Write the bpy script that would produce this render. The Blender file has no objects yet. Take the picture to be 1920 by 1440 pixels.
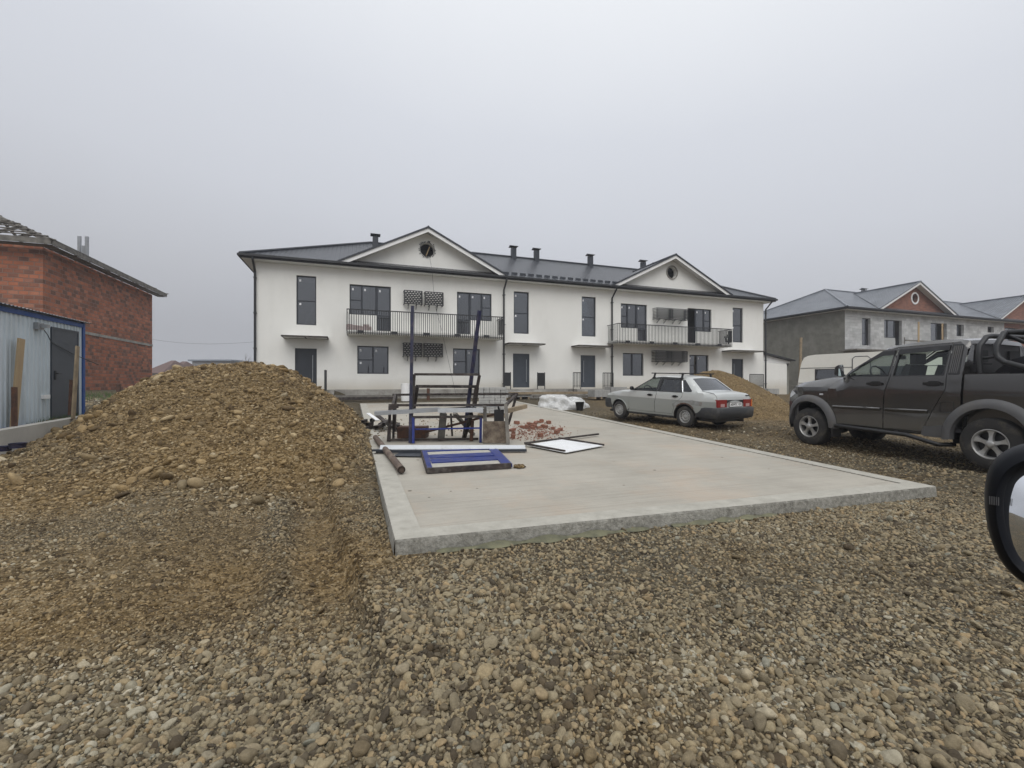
import bpy, bmesh, math, random
import numpy as np
from mathutils import Vector, Matrix
from mathutils.geometry import delaunay_2d_cdt
R = math.radians
scn = bpy.context.scene
col = scn.collection
random.seed(7)

# ---------------------------------------------------------------- camera
cam_d = bpy.data.cameras.new('camera')
cam = bpy.data.objects.new('camera', cam_d); col.objects.link(cam)
cam.location = (0, 0, 1.5); cam.rotation_euler = (R(90), 0, 0)
cam_d.sensor_width = 36; cam_d.lens = 830 / 1920 * 36
cam_d.clip_start = 0.05; cam_d.clip_end = 3000
scn.camera = cam
scn.view_settings.view_transform = 'Standard'; scn.view_settings.look = 'None'
scn.view_settings.exposure = 0.10; scn.view_settings.gamma = 1.0
scn.cycles.max_bounces = 6; scn.cycles.diffuse_bounces = 3; scn.cycles.glossy_bounces = 3
scn.cycles.transparent_max_bounces = 8; scn.cycles.volume_bounces = 0
scn.cycles.use_adaptive_sampling = True
scn.cycles.adaptive_threshold = 0.02
scn.cycles.use_denoising = True

# ---------------------------------------------------------------- overcast sky
world = bpy.data.worlds.new('World'); scn.world = world
world.use_nodes = True
wn = world.node_tree; wn.nodes.clear()
def N(t, ty, **k):
    n = t.nodes.new(ty)
    for a, b in k.items(): setattr(n, a, b)
    return n
def ramp(t, stops, fac=None, interp='LINEAR'):
    n = t.nodes.new('ShaderNodeValToRGB'); cr = n.color_ramp; cr.interpolation = interp
    while len(cr.elements) < len(stops): cr.elements.new(0.5)
    for e, (p, c) in zip(cr.elements, stops):
        e.position = p; e.color = (*c, 1) if len(c) == 3 else c
    if fac is not None: t.links.new(fac, n.inputs[0])
    return n
tc = N(wn, 'ShaderNodeTexCoord'); sp = N(wn, 'ShaderNodeSeparateXYZ')
wn.links.new(tc.outputs['Generated'], sp.inputs[0])
nz = N(wn, 'ShaderNodeTexNoise'); nz.inputs['Scale'].default_value = 1.6; nz.inputs['Detail'].default_value = 3
wn.links.new(tc.outputs['Generated'], nz.inputs['Vector'])
m1 = N(wn, 'ShaderNodeMath', operation='MULTIPLY_ADD'); m1.inputs[1].default_value = 0.10
wn.links.new(nz.outputs['Fac'], m1.inputs[0]); wn.links.new(sp.outputs['Z'], m1.inputs[2])
m2 = N(wn, 'ShaderNodeMath', operation='MULTIPLY_ADD'); m2.inputs[1].default_value = 0.085
wn.links.new(sp.outputs['X'], m2.inputs[0]); wn.links.new(m1.outputs[0], m2.inputs[2])
sk = ramp(wn, [(0.0, (.375, .384, .412)), (0.10, (.40, .409, .44)), (0.22, (.492, .504, .54)), (0.38, (.60, .62, .67)),
               (0.55, (.675, .70, .755)), (0.75, (.86, .885, .92)), (1.0, (1.30, 1.32, 1.36))], m2.outputs[0])
SUN_EL, SUN_AZ = 46, 178           # azimuth clockwise from +Y: behind the camera, a little to the left
nish = N(wn, 'ShaderNodeTexSky', sky_type='NISHITA', sun_disc=False)
nish.sun_elevation = R(SUN_EL); nish.sun_rotation = R(SUN_AZ); nish.dust_density = 6
sc_ = N(wn, 'ShaderNodeVectorMath', operation='SCALE'); sc_.inputs['Scale'].default_value = 0.10
wn.links.new(nish.outputs[0], sc_.inputs[0])
mx = N(wn, 'ShaderNodeMix', data_type='RGBA'); mx.inputs[0].default_value = 0.04
wn.links.new(sk.outputs[0], mx.inputs[6]); wn.links.new(sc_.outputs[0], mx.inputs[7])
bg = N(wn, 'ShaderNodeBackground'); bg.inputs[1].default_value = 1.0
wo = N(wn, 'ShaderNodeOutputWorld')
wn.links.new(mx.outputs[2], bg.inputs[0]); wn.links.new(bg.outputs[0], wo.inputs[0])
sun_d = bpy.data.lights.new('sun', 'SUN'); sun_d.energy = 1.25; sun_d.angle = R(45); sun_d.color = (1, .975, .94)
sun = bpy.data.objects.new('sun', sun_d); col.objects.link(sun)
_e, _a = R(SUN_EL), R(SUN_AZ)
sun.rotation_euler = Vector((math.cos(_e)*math.sin(_a), math.cos(_e)*math.cos(_a), math.sin(_e))).to_track_quat('Z', 'Y').to_euler()

# ---------------------------------------------------------------- helpers
def tag(o, label=None, cat=None, group=None, kind=None):
    if label: o['label'] = label
    if cat: o['category'] = cat
    if group: o['group'] = group
    if kind: o['kind'] = kind
    return o
def empty(name, loc=(0, 0, 0), rz=0.0, parent=None):
    o = bpy.data.objects.new(name, None); col.objects.link(o)
    o.location = loc; o.rotation_euler = (0, 0, rz); o.empty_display_size = .2
    if parent: o.parent = parent
    return o
def children(o): return [c for c in bpy.data.objects if c.parent == o]
def copy_tree(o, parent=None):
    c = o.copy(); col.objects.link(c); c.parent = parent
    for ch in children(o): copy_tree(ch, c)
    return c
def mkobj(name, me, mats, parent=None, smooth=None):
    o = bpy.data.objects.new(name, me); col.objects.link(o)
    for m in (mats if isinstance(mats, (list, tuple)) else [mats]): me.materials.append(m)
    if smooth is not None:
        me.polygons.foreach_set('use_smooth', [True] * len(me.polygons))
        if smooth < 180: me.set_sharp_from_angle(angle=R(smooth))
    if parent: o.parent = parent
    return o
class MB:
    def __init__(s): s.v = []; s.f = []; s.m = []; s.uv = {}
    def add(s, vs, fs, mi=0):
        b = len(s.v); s.v += [tuple(v) for v in vs]
        for f in fs: s.f.append([b + i for i in f]); s.m.append(mi)
        return s
    def box(s, a, b, mi=0):
        x0, x1 = sorted((a[0], b[0])); y0, y1 = sorted((a[1], b[1])); z0, z1 = sorted((a[2], b[2]))
        return s.add([(x0,y0,z0),(x1,y0,z0),(x1,y1,z0),(x0,y1,z0),(x0,y0,z1),(x1,y0,z1),(x1,y1,z1),(x0,y1,z1)],
                     [(0,3,2,1),(4,5,6,7),(0,1,5,4),(1,2,6,5),(2,3,7,6),(3,0,4,7)], mi)
    def beam(s, p, q, w, h, mi=0, up=(0, 0, 1), roll=0):
        p, q = Vector(p), Vector(q); d = (q - p).normalized(); u = Vector(up)
        if abs(d.dot(u)) > .99: u = Vector((0, 1, 0))
        a = d.cross(u).normalized(); b = a.cross(d).normalized()
        if roll: M = Matrix.Rotation(roll, 3, d); a = M @ a; b = M @ b
        vs = [c + a*(sx*w/2) + b*(sz*h/2) for c in (p, q) for sx, sz in ((-1,-1),(1,-1),(1,1),(-1,1))]
        return s.add(vs, [(3,2,1,0),(4,5,6,7),(0,1,5,4),(1,2,6,5),(2,3,7,6),(3,0,4,7)], mi)
    def tube(s, pts, r, n=8, mi=0, caps=True, closed=False):
        pts = [Vector(p) for p in pts]; k = len(pts); rs = r if isinstance(r, (list, tuple)) else [r]*k
        ref = None; rings = []
        for i, p in enumerate(pts):
            if closed: d = pts[(i+1) % k] - pts[i-1]
            else: d = (pts[min(i+1, k-1)] - pts[max(i-1, 0)])
            d = d.normalized() if d.length > 0 else Vector((0,0,1))
            if ref is None: ref = Vector((0,0,1)) if abs(d.z) < .9 else Vector((1,0,0))
            a = d.cross(ref).normalized(); b = a.cross(d).normalized(); ref = b
            rings.append([p + (a*math.cos(2*math.pi*j/n) + b*math.sin(2*math.pi*j/n))*rs[i] for j in range(n)])
        vs = [v for g in rings for v in g]; fs = []
        for i in range(k if closed else k-1):
            o, q = i*n, ((i+1) % k)*n
            for j in range(n): fs.append((o+j, o+(j+1) % n, q+(j+1) % n, q+j))
        if caps and not closed: fs += [tuple(range(n))[::-1], tuple((k-1)*n+j for j in range(n))]
        return s.add(vs, fs, mi)
    def lathe(s, prof, axis='z', n=24, c=(0,0,0), mi=0):
        vs = []; k = len(prof)
        for r, h in prof:
            for j in range(n):
                a = 2*math.pi*j/n; x, y = r*math.cos(a), r*math.sin(a)
                v = (x, y, h) if axis == 'z' else ((x, h, y) if axis == 'y' else (h, x, y))
                vs.append((v[0]+c[0], v[1]+c[1], v[2]+c[2]))
        fs = []
        for i in range(k-1):
            for j in range(n): fs.append((i*n+j, i*n+(j+1) % n, (i+1)*n+(j+1) % n, (i+1)*n+j))
        return s.add(vs, fs, mi)
    def prism(s, loop, f0, f1, mi=0):
        n = len(loop); vs = [f0(*p) for p in loop] + [f1(*p) for p in loop]
        fs = [tuple(range(n)), tuple(range(2*n-1, n-1, -1))] + [(i, (i+1) % n, n+(i+1) % n, n+i) for i in range(n)]
        return s.add(vs, fs, mi)
    def build(s, name, mats, parent=None, smooth=None, fix=True):
        me = bpy.data.meshes.new(name); me.from_pydata(s.v, [], s.f); me.polygons.foreach_set('material_index', s.m)
        if fix:
            bm = bmesh.new(); bm.from_mesh(me); bmesh.ops.recalc_face_normals(bm, faces=bm.faces[:]); bm.to_mesh(me); bm.free()
        me.update()
        return mkobj(name, me, mats, parent, smooth)
def inside(p, loop):
    x, y = p; r = False; n = len(loop)
    for i in range(n):
        x1, y1 = loop[i]; x2, y2 = loop[i-1]
        if (y1 > y) != (y2 > y) and x < (x2-x1)*(y-y1)/(y2-y1)+x1: r = not r
    return r
def densify(loop, step, closed=True):
    out = []; n = len(loop)
    for i in range(n if closed else n-1):
        a, b = loop[i], loop[(i+1) % n]; d = math.hypot(b[0]-a[0], b[1]-a[1]); k = max(1, int(math.ceil(d/step)))
        for j in range(k): out.append((a[0]+(b[0]-a[0])*j/k, a[1]+(b[1]-a[1])*j/k))
    if not closed: out.append(tuple(loop[-1]))
    return out
def plate(mb, outer, holes, fmap, depth_map=None, step=None, mi=0, mi_rev=None, outer_rev=False):
    """triangulated plate in a 2-D chart, mapped to 3-D, with reveals at the holes"""
    loops = [outer] + list(holes)
    if step: loops = [densify(l, step) for l in loops]
    pts = []; edges = []
    for l in loops:
        b = len(pts); pts += l; edges += [(b+i, b+(i+1) % len(l)) for i in range(len(l))]
    if step:
        xs = [p[0] for p in loops[0]]; ys = [p[1] for p in loops[0]]
        bnd = np.array(pts)
        x = min(xs)+step/2
        while x < max(xs):
            y = min(ys)+step/2
            while y < max(ys):
                if inside((x, y), loops[0]) and not any(inside((x, y), h) for h in loops[1:]):
                    if np.min((bnd[:,0]-x)**2+(bnd[:,1]-y)**2) > (step*.45)**2: pts.append((x, y))
                y += step
            x += step
    vs, es, fs, *_ = delaunay_2d_cdt([Vector(p) for p in pts], edges, [], 0, 1e-6)
    F = []
    for f in fs:
        c = (sum(vs[i][0] for i in f)/len(f), sum(vs[i][1] for i in f)/len(f))
        if inside(c, loops[0]) and not any(inside(c, h) for h in loops[1:]): F.append(tuple(f))
    mb.add([fmap(v[0], v[1]) for v in vs], F, mi)
    if depth_map:
        for l in (loops if outer_rev else loops[1:]):
            n = len(l)
            mb.add([fmap(*p) for p in l] + [depth_map(*p) for p in l], [(i, (i+1) % n, n+(i+1) % n, n+i) for i in range(n)], mi if mi_rev is None else mi_rev)
    return mb
def rect(x0, x1, z0, z1): return [(x0, z0), (x1, z0), (x1, z1), (x0, z1)]
def circ(cx, cz, r, n=24): return [(cx+r*math.cos(2*math.pi*i/n), cz+r*math.sin(2*math.pi*i/n)) for i in range(n)]

_rs = np.random.RandomState(5)
_lat = _rs.rand(256, 256)
def vnoise(x, y):
    x = np.asarray(x, float); y = np.asarray(y, float)
    xi = np.floor(x).astype(int); yi = np.floor(y).astype(int); fx = x-xi; fy = y-yi
    fx = fx*fx*(3-2*fx); fy = fy*fy*(3-2*fy)
    g = lambda a, b: _lat[a % 256, b % 256]
    return (g(xi,yi)*(1-fx)+g(xi+1,yi)*fx)*(1-fy)+(g(xi,yi+1)*(1-fx)+g(xi+1,yi+1)*fx)*fy
def fbm(x, y, o=4):
    s = 0; a = .5; t = 0
    for i in range(o):
        s = s+a*vnoise(x*2**i+17.3*i, y*2**i+9.1*i); t += a; a *= .5
    return s/t-.5
def sm(x): x = np.clip(x, 0, 1); return x*x*(3-2*x)

# ---------------------------------------------------------------- materials
def lk(t, a, b): t.links.new(a, b)
def mat(name, c, rough=.8, metal=0, var=.0, vscale=3, bump=0, bscale=40, c2=None, spec=.5, dirt=None, coat=0, ior=1.5, detail=6, dirt_scale=1.5, dirt_amt=.5, stretch=None):
    m = bpy.data.materials.new(name); m.use_nodes = True; t = m.node_tree; b = t.nodes['Principled BSDF']
    b.inputs['Roughness'].default_value = rough; b.inputs['Metallic'].default_value = metal
    b.inputs['Specular IOR Level'].default_value = spec; b.inputs['Coat Weight'].default_value = coat; b.inputs['IOR'].default_value = ior
    b.inputs['Coat Roughness'].default_value = .08
    b.inputs['Base Color'].default_value = (*c, 1)
    co = N(t, 'ShaderNodeTexCoord').outputs['Object']
    if stretch:
        mp = N(t, 'ShaderNodeMapping'); mp.inputs['Scale'].default_value = stretch; lk(t, co, mp.inputs[0]); co = mp.outputs[0]
    out = None
    if var or c2:
        n = N(t, 'ShaderNodeTexNoise'); n.inputs['Scale'].default_value = vscale; n.inputs['Detail'].default_value = detail; n.inputs['Roughness'].default_value = .65
        lk(t, co, n.inputs['Vector'])
        lo = c2 if c2 else tuple(x*(1-var) for x in c); hi = c if c2 else tuple(min(1, x*(1+var)) for x in c)
        out = ramp(t, [(.33, lo), (.67, hi)], n.outputs['Fac']).outputs[0]
    if dirt:
        n2 = N(t, 'ShaderNodeTexNoise'); n2.inputs['Scale'].default_value = dirt_scale; n2.inputs['Detail'].default_value = 8; n2.inputs['Roughness'].default_value = .7
        lk(t, co, n2.inputs['Vector'])
        rr = ramp(t, [(.5, (0,0,0)), (.72, (dirt_amt,)*3)], n2.outputs['Fac'])
        x = N(t, 'ShaderNodeMix', data_type='RGBA'); x.inputs[6].default_value = (*c, 1); x.inputs[7].default_value = (*dirt, 1)
        if out: lk(t, out, x.inputs[6])
        lk(t, rr.outputs[0], x.inputs[0]); out = x.outputs[2]
    if out: lk(t, out, b.inputs['Base Color'])
    if bump:
        n = N(t, 'ShaderNodeTexNoise'); n.inputs['Scale'].default_value = bscale; n.inputs['Detail'].default_value = 5
        lk(t, co, n.inputs['Vector'])
        bp = N(t, 'ShaderNodeBump'); bp.inputs['Strength'].default_value = 1; bp.inputs['Distance'].default_value = bump
        lk(t, n.outputs['Fac'], bp.inputs['Height']); lk(t, bp.outputs[0], b.inputs['Normal'])
    return m
def zband(m, z0, z1, c, noise=.15, lo_side=True, nscale=1.2):
    """mix colour c into material m below object height z0..z1 (dirt band, paint band)"""
    t = m.node_tree; b = t.nodes['Principled BSDF']; co = N(t, 'ShaderNodeTexCoord').outputs['Object']
    s = N(t, 'ShaderNodeSeparateXYZ'); lk(t, co, s.inputs[0])
    n = N(t, 'ShaderNodeTexNoise'); n.inputs['Scale'].default_value = nscale; n.inputs['Detail'].default_value = 6; lk(t, co, n.inputs['Vector'])
    a = N(t, 'ShaderNodeMath', operation='MULTIPLY_ADD'); a.inputs[1].default_value = noise; lk(t, n.outputs['Fac'], a.inputs[0]); lk(t, s.outputs['Z'], a.inputs[2])
    r = N(t, 'ShaderNodeMapRange'); r.inputs[1].default_value = z0+noise*.5; r.inputs[2].default_value = z1+noise*.5; r.inputs[3].default_value = 1; r.inputs[4].default_value = 0
    lk(t, a.outputs[0], r.inputs[0])
    x = N(t, 'ShaderNodeMix', data_type='RGBA'); x.inputs[7].default_value = (*c, 1)
    old = b.inputs['Base Color']
    if old.is_linked: lk(t, old.links[0].from_socket, x.inputs[6])
    else: x.inputs[6].default_value = old.default_value
    lk(t, r.outputs[0], x.inputs[0]); lk(t, x.outputs[2], b.inputs['Base Color'])
    return m
M = {}
M['stucco'] = zband(mat('stucco', (.79, .785, .745), .9, var=.03, vscale=.6, bump=.004, bscale=60, dirt=(.56, .55, .50), dirt_scale=.9, dirt_amt=.24, stretch=(1, 1, .45)), 1.2, 1.85, (.60, .57, .50), .5, nscale=.9)
M['white_trim'] = mat('white_trim', (.80, .80, .79), .6)
M['soffit'] = mat('soffit', (.66, .66, .64), .7)
M['anthracite'] = mat('anthracite', (.026, .031, .040), .45, var=.15, vscale=2)
M['black_metal'] = mat('black_metal', (.017, .018, .020), .5, var=.2)
M['plinth'] = mat('plinth', (.40, .39, .36), .95, c2=(.23, .215, .19), vscale=1.6, bump=.02, bscale=12, dirt=(.13, .12, .10), dirt_scale=2)
M['concrete'] = mat('concrete', (.50, .485, .445), .92, c2=(.36, .345, .31), vscale=1.1, bump=.006, bscale=50)
M['pallet_wood'] = mat('pallet_wood', (.33, .26, .17), .9, c2=(.19, .15, .10), vscale=5, bump=.003, bscale=40)
M['new_wood'] = mat('new_wood', (.48, .36, .21), .85, c2=(.34, .25, .15), vscale=4, stretch=(1, 1, .15))
M['grey_wood'] = mat('grey_wood', (.22, .205, .18), .9, c2=(.10, .095, .085), vscale=4, bump=.004, bscale=30)
M['rust'] = mat('rust', (.12, .055, .032), .85, c2=(.045, .028, .022), vscale=9, bump=.002, bscale=80)
M['rust_dark'] = mat('rust_dark', (.055, .040, .033), .7, c2=(.018, .016, .017), vscale=8, metal=.2, dirt=(.22, .20, .18), dirt_scale=6)
M['blue_paint'] = mat('blue_paint', (.012, .030, .20), .42, c2=(.010, .022, .14), vscale=6, dirt=(.10, .09, .10), dirt_scale=9, dirt_amt=.6)
M['navy_paint'] = mat('navy_paint', (.014, .017, .065), .5, c2=(.012, .014, .030), vscale=5, dirt=(.14, .11, .10), dirt_scale=8, dirt_amt=.6)
M['galv'] = mat('galv', (.34, .355, .37), .38, metal=.4, var=.12, vscale=5, dirt=(.35, .33, .30), dirt_scale=3)
M['white_sheet'] = mat('white_sheet', (.78, .79, .80), .4, var=.04, dirt=(.5, .48, .44), dirt_scale=2.5, dirt_amt=.4)
M['plastic_black'] = mat('plastic_black', (.012, .012, .013), .38)
M['rubber'] = mat('rubber', (.028, .027, .026), .9, dirt=(.16, .135, .10), dirt_scale=7, dirt_amt=.5, bump=.003, bscale=60)
M['paver'] = mat('paver', (.40, .40, .385), .9, c2=(.30, .30, .29), vscale=6)
M['red_brick'] = mat('red_brick', (.27, .105, .062), .9, c2=(.17, .085, .06), vscale=8, bump=.004, bscale=40)
M['geotextile'] = mat('geotextile', (.17, .165, .10), .9, c2=(.08, .08, .055), vscale=8, bump=.01, bscale=10)

def glass_mat(name, tint, refl_ior=1.55, rough=.02, k=1.6):
    m = bpy.data.materials.new(name); m.use_nodes = True; t = m.node_tree; t.nodes.clear()
    tr = N(t, 'ShaderNodeBsdfTransparent'); tr.inputs[0].default_value = (*tint, 1)
    gl = N(t, 'ShaderNodeBsdfGlossy'); gl.inputs['Roughness'].default_value = rough; gl.inputs[0].default_value = (.95, .97, 1, 1)
    fr = N(t, 'ShaderNodeFresnel'); fr.inputs[0].default_value = refl_ior
    mp = N(t, 'ShaderNodeMath', operation='MULTIPLY'); mp.inputs[1].default_value = k; mp.use_clamp = True; lk(t, fr.outputs[0], mp.inputs[0])
    x = N(t, 'ShaderNodeMixShader'); lk(t, mp.outputs[0], x.inputs[0]); lk(t, tr.outputs[0], x.inputs[1]); lk(t, gl.outputs[0], x.inputs[2])
    o = N(t, 'ShaderNodeOutputMaterial'); lk(t, x.outputs[0], o.inputs[0])
    return m
M['house_glass'] = glass_mat('house_glass', (.34, .37, .39), 1.95)
M['car_glass'] = glass_mat('car_glass', (.86, .93, .89), 1.5, k=.7)
M['tinted_glass'] = glass_mat('tinted_glass', (.10, .11, .12), 1.5)
M['interior'] = mat('interior', (.30, .30, .29), .95, var=.2, vscale=.8)
M['mirror'] = mat('mirror', (.86, .88, .90), .01, metal=1)

# ---------------------------------------------------------------- frame of the row of houses
EX, EY = .943, .334                      # along the facades
NX, NY = -.334, .943                     # away from the street
PHI = math.atan2(EY, EX)
def tval(x, y): return x*NX + y*NY
_tz = np.array([[-80, -.2], [-3, -.03], [2, 0], [4, .035], [6, .11], [10, .25], [21, .55], [25.2, .68], [60, .85], [400, 1.2], [3000, 2]])
def terrace(x, y):
    t = tval(x, y); return .45*sm((-x-8.4)/1.2)*sm((t-8.5)/1.2)*sm((-x-8)/1)
def zbase(x, y):
    t = tval(np.asarray(x, float), np.asarray(y, float)); z = np.interp(t, _tz[:,0], _tz[:,1])
    z = z + .11*sm((x-5.6)/1.2)*sm((12-t)/4) + .10*sm((x-2.2)/2)*sm((t-5.5)/3)*sm((22-t)/6)
    return z + terrace(x, y)
SA, SB, SC, SD = (-1.005, 3.81, .16), (5.59, 5.84, .15), (.17, 23.2, .605), (-6.97, 20.3, .596)   # slab corners
def seg(x, y, a, b):
    """signed distance to a line (positive = right of a->b) and parameter"""
    dx, dy = b[0]-a[0], b[1]-a[1]; L = math.hypot(dx, dy); dx /= L; dy /= L
    return (x-a[0])*dy-(y-a[1])*dx, ((x-a[0])*dx+(y-a[1])*dy)/L
def in_slab(x, y, pad=0):
    r = np.ones(np.shape(x), bool)
    for a, b in ((SA, SD), (SD, SC), (SC, SB), (SB, SA)):
        r &= seg(x, y, a, b)[0] > -pad
    return r
def zground(x, y, detail=True):
    x = np.asarray(x, float); y = np.asarray(y, float)
    z = zbase(x, y)
    s, u = seg(x, y, (-.75, 2.6), (-2.65, 6.3))          # bank left of the slab
    f = sm((u+.25)/.35)*sm((1.15-u)/.3)
    z = z + f*(.035*sm(s/.16+.5) - .16*(1-sm(s/.13+.7))*sm((s+1.9)/1.2))
    s2, u2 = seg(x, y, (-1.65, 3.1), (-3.0, 5.7)); z = z + .11*np.exp(-(s2/.12)**2)*sm((u2+.1)/.3)*sm((1.05-u2)/.2)
    s3, u3 = seg(x, y, (7.9, 5.0), (5.1, 12.5)); z = z - .035*np.exp(-(s3/.25)**2)
    if detail:
        near = np.exp(-np.maximum(0, np.hypot(x, y)-20)/40)
        z = z + (.10*fbm(x*.45+3, y*.45, 3) + .045*fbm(x*1.7, y*1.7+4, 3) + .02*fbm(x*6, y*6, 3))*near
        z = z + .05*np.exp(-((y-1.75-.2*x)**2)/.15)*sm((2.2-np.abs(x+.3))/1.5)
    # keep below the slab, banked against it
    zs = slab_z(x, y)
    d = np.minimum.reduce([seg(x, y, a, b)[0] for a, b in ((SA, SD), (SD, SC), (SC, SB), (SB, SA))])
    near_s = sm((d+.8)/.8)
    cap = zs-.135
    z = np.where(near_s > 0, np.minimum(z, cap*near_s+(1-near_s)*np.maximum(cap, z)), z)
    return z
def slab_z(x, y):
    t = tval(x, y); return .16+.0258*(t-4)
def at(px, py, Y): return Vector(((px-960)/830*Y, Y, 1.5+(720-py)/830*Y))
def on_slab(px, py, dz=0):
    r = (px-960)/830; k = (720-py)/830          # 1.5 + k Y = .16+.0258(t-4)+dz ,  t = Y (NX r + NY)
    Y = (.16-.0258*4+dz-1.5)/(k-.0258*(NX*r+NY)); return Vector((r*Y, Y, 1.5+k*Y))
def on_ground(px, py):
    r = (px-960)/830; k = (720-py)/830; Y = .5
    prev = None
    for i in range(1200):
        Y = .8*1.004**i
        if 1.5+k*Y <= float(zground(r*Y, Y, False)): break
    return Vector((r*Y, Y, float(zground(r*Y, Y, False))))
# ---------------------------------------------------------------- ground
def axis(lo, hi, st, far_lo, far_hi, g=1.09):
    a = list(np.arange(lo, hi, st)); s = st; x = a[-1]
    while x < far_hi: s *= g; x += s; a.append(x)
    s = st; x = lo; b = []
    while x > far_lo: s *= g; x -= s; b.append(x)
    return np.array(b[::-1]+a)
def heap_main(x, y):
    g = zground(x, y)-terrace(x, y)
    n = .35*fbm(x*.5+5, y*.5, 3)
    L = .41+np.where(x+y > 0, .57, .30)*(x+y)+.6*n; Rr = (-2.85-x-.32*(y-9.5)+.6*n)*.82; F = (y-5.15+.5*n-.22*np.maximum(0, x+5))*.50; B = (12.9-y+.8*np.minimum(0, x+6.2))*.7; T = 1.71+.08*fbm(x*.9, y*.9, 2)+0*x
    k = 5.0
    z = -np.log(np.exp(-k*L)+np.exp(-k*Rr)+np.exp(-k*F)+np.exp(-k*B)+np.exp(-k*T))/k
    z = np.where(z < .25, .25*np.exp((z-.25)/.25*1.0), z)*1.0-.05
    return g+z+.07*fbm(x*1.6, y*1.6, 4)*sm(z/.3)
def heap_fine(x, y): return .07*fbm(x*4, y*4, 3)+.05*np.abs(fbm(x*2.2+7, y*2.2, 3))*2
def clay_mask(x, y):
    h = heap_main(x, y)-zground(x, y)
    a = sm((h+.10)/.60)
    d = np.hypot((x+5.2)/4.6, (y-6.3)/3.0)
    b = .62*sm((1.55-d)/.9)
    b = np.maximum(b, .62*sm((1.5-np.hypot((x+3.4)/3.2, (y-3.7)/1.6))/1.1))
    sb, ub = seg(x, y, (-.75, 2.6), (-2.65, 6.3)); b = b*(1-.9*sm(sb/.9+.15)*sm((ub+.3)/.6)*sm((1.5-ub)/.3)*sm((-x)/1.0+.6))
    s2b, u2b = seg(x, y, (-1.65, 3.1), (-3.0, 5.7)); b = b*(1-.95*np.exp(-(s2b/.15)**2)*sm((u2b+.1)/.2)*sm((1.05-u2b)/.2))
    c = .55*sm((y-6)/6)*sm((x-2)/3)
    n = fbm(x*.8+1.3, y*.8, 4)
    rut = seg(x, y, (7.9, 5.0), (5.1, 12.5))[0]
    return np.clip(np.maximum(a, np.maximum(b, c)+n*.9)+.9*np.clip(fbm(x*.55+11, y*.75+3, 5)*2.2-.05, 0, 1)*sm((9-y)/3), 0, 1)

gx = axis(-9.5, 10.5, .05, -900, 900); gy = axis(.6, 12.5, .05, -60, 1500)
X, Y = np.meshgrid(gx, gy); Z = zground(X, Y)
def grid_mesh(name, X, Y, Z, keep=None):
    ny, nx = X.shape; v = np.stack([X, Y, Z], -1).reshape(-1, 3)
    i = np.arange(ny*nx).reshape(ny, nx)
    f = np.stack([i[:-1,:-1], i[:-1,1:], i[1:,1:], i[1:,:-1]], -1).reshape(-1, 4)
    if keep is not None:
        k = keep.reshape(-1); f = f[k[f].any(1)]
        used = np.zeros(len(v), bool); used[f.reshape(-1)] = True; mp = np.cumsum(used)-1; v = v[used]; f = mp[f]
    me = bpy.data.meshes.new(name); me.vertices.add(len(v)); me.vertices.foreach_set('co', v.astype(np.float32).reshape(-1))
    me.loops.add(len(f)*4); me.loops.foreach_set('vertex_index', f.reshape(-1).astype(np.int32))
    me.polygons.add(len(f)); me.polygons.foreach_set('loop_start', np.arange(0, len(f)*4, 4, dtype=np.int32))
    me.polygons.foreach_set('use_smooth', np.ones(len(f), bool)); me.update(calc_edges=True); me.validate()
    return me, v
def fattr(me, name, vals):
    a = me.attributes.new(name, 'FLOAT', 'POINT'); a.data.foreach_set('value', np.asarray(vals, np.float32))

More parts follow.
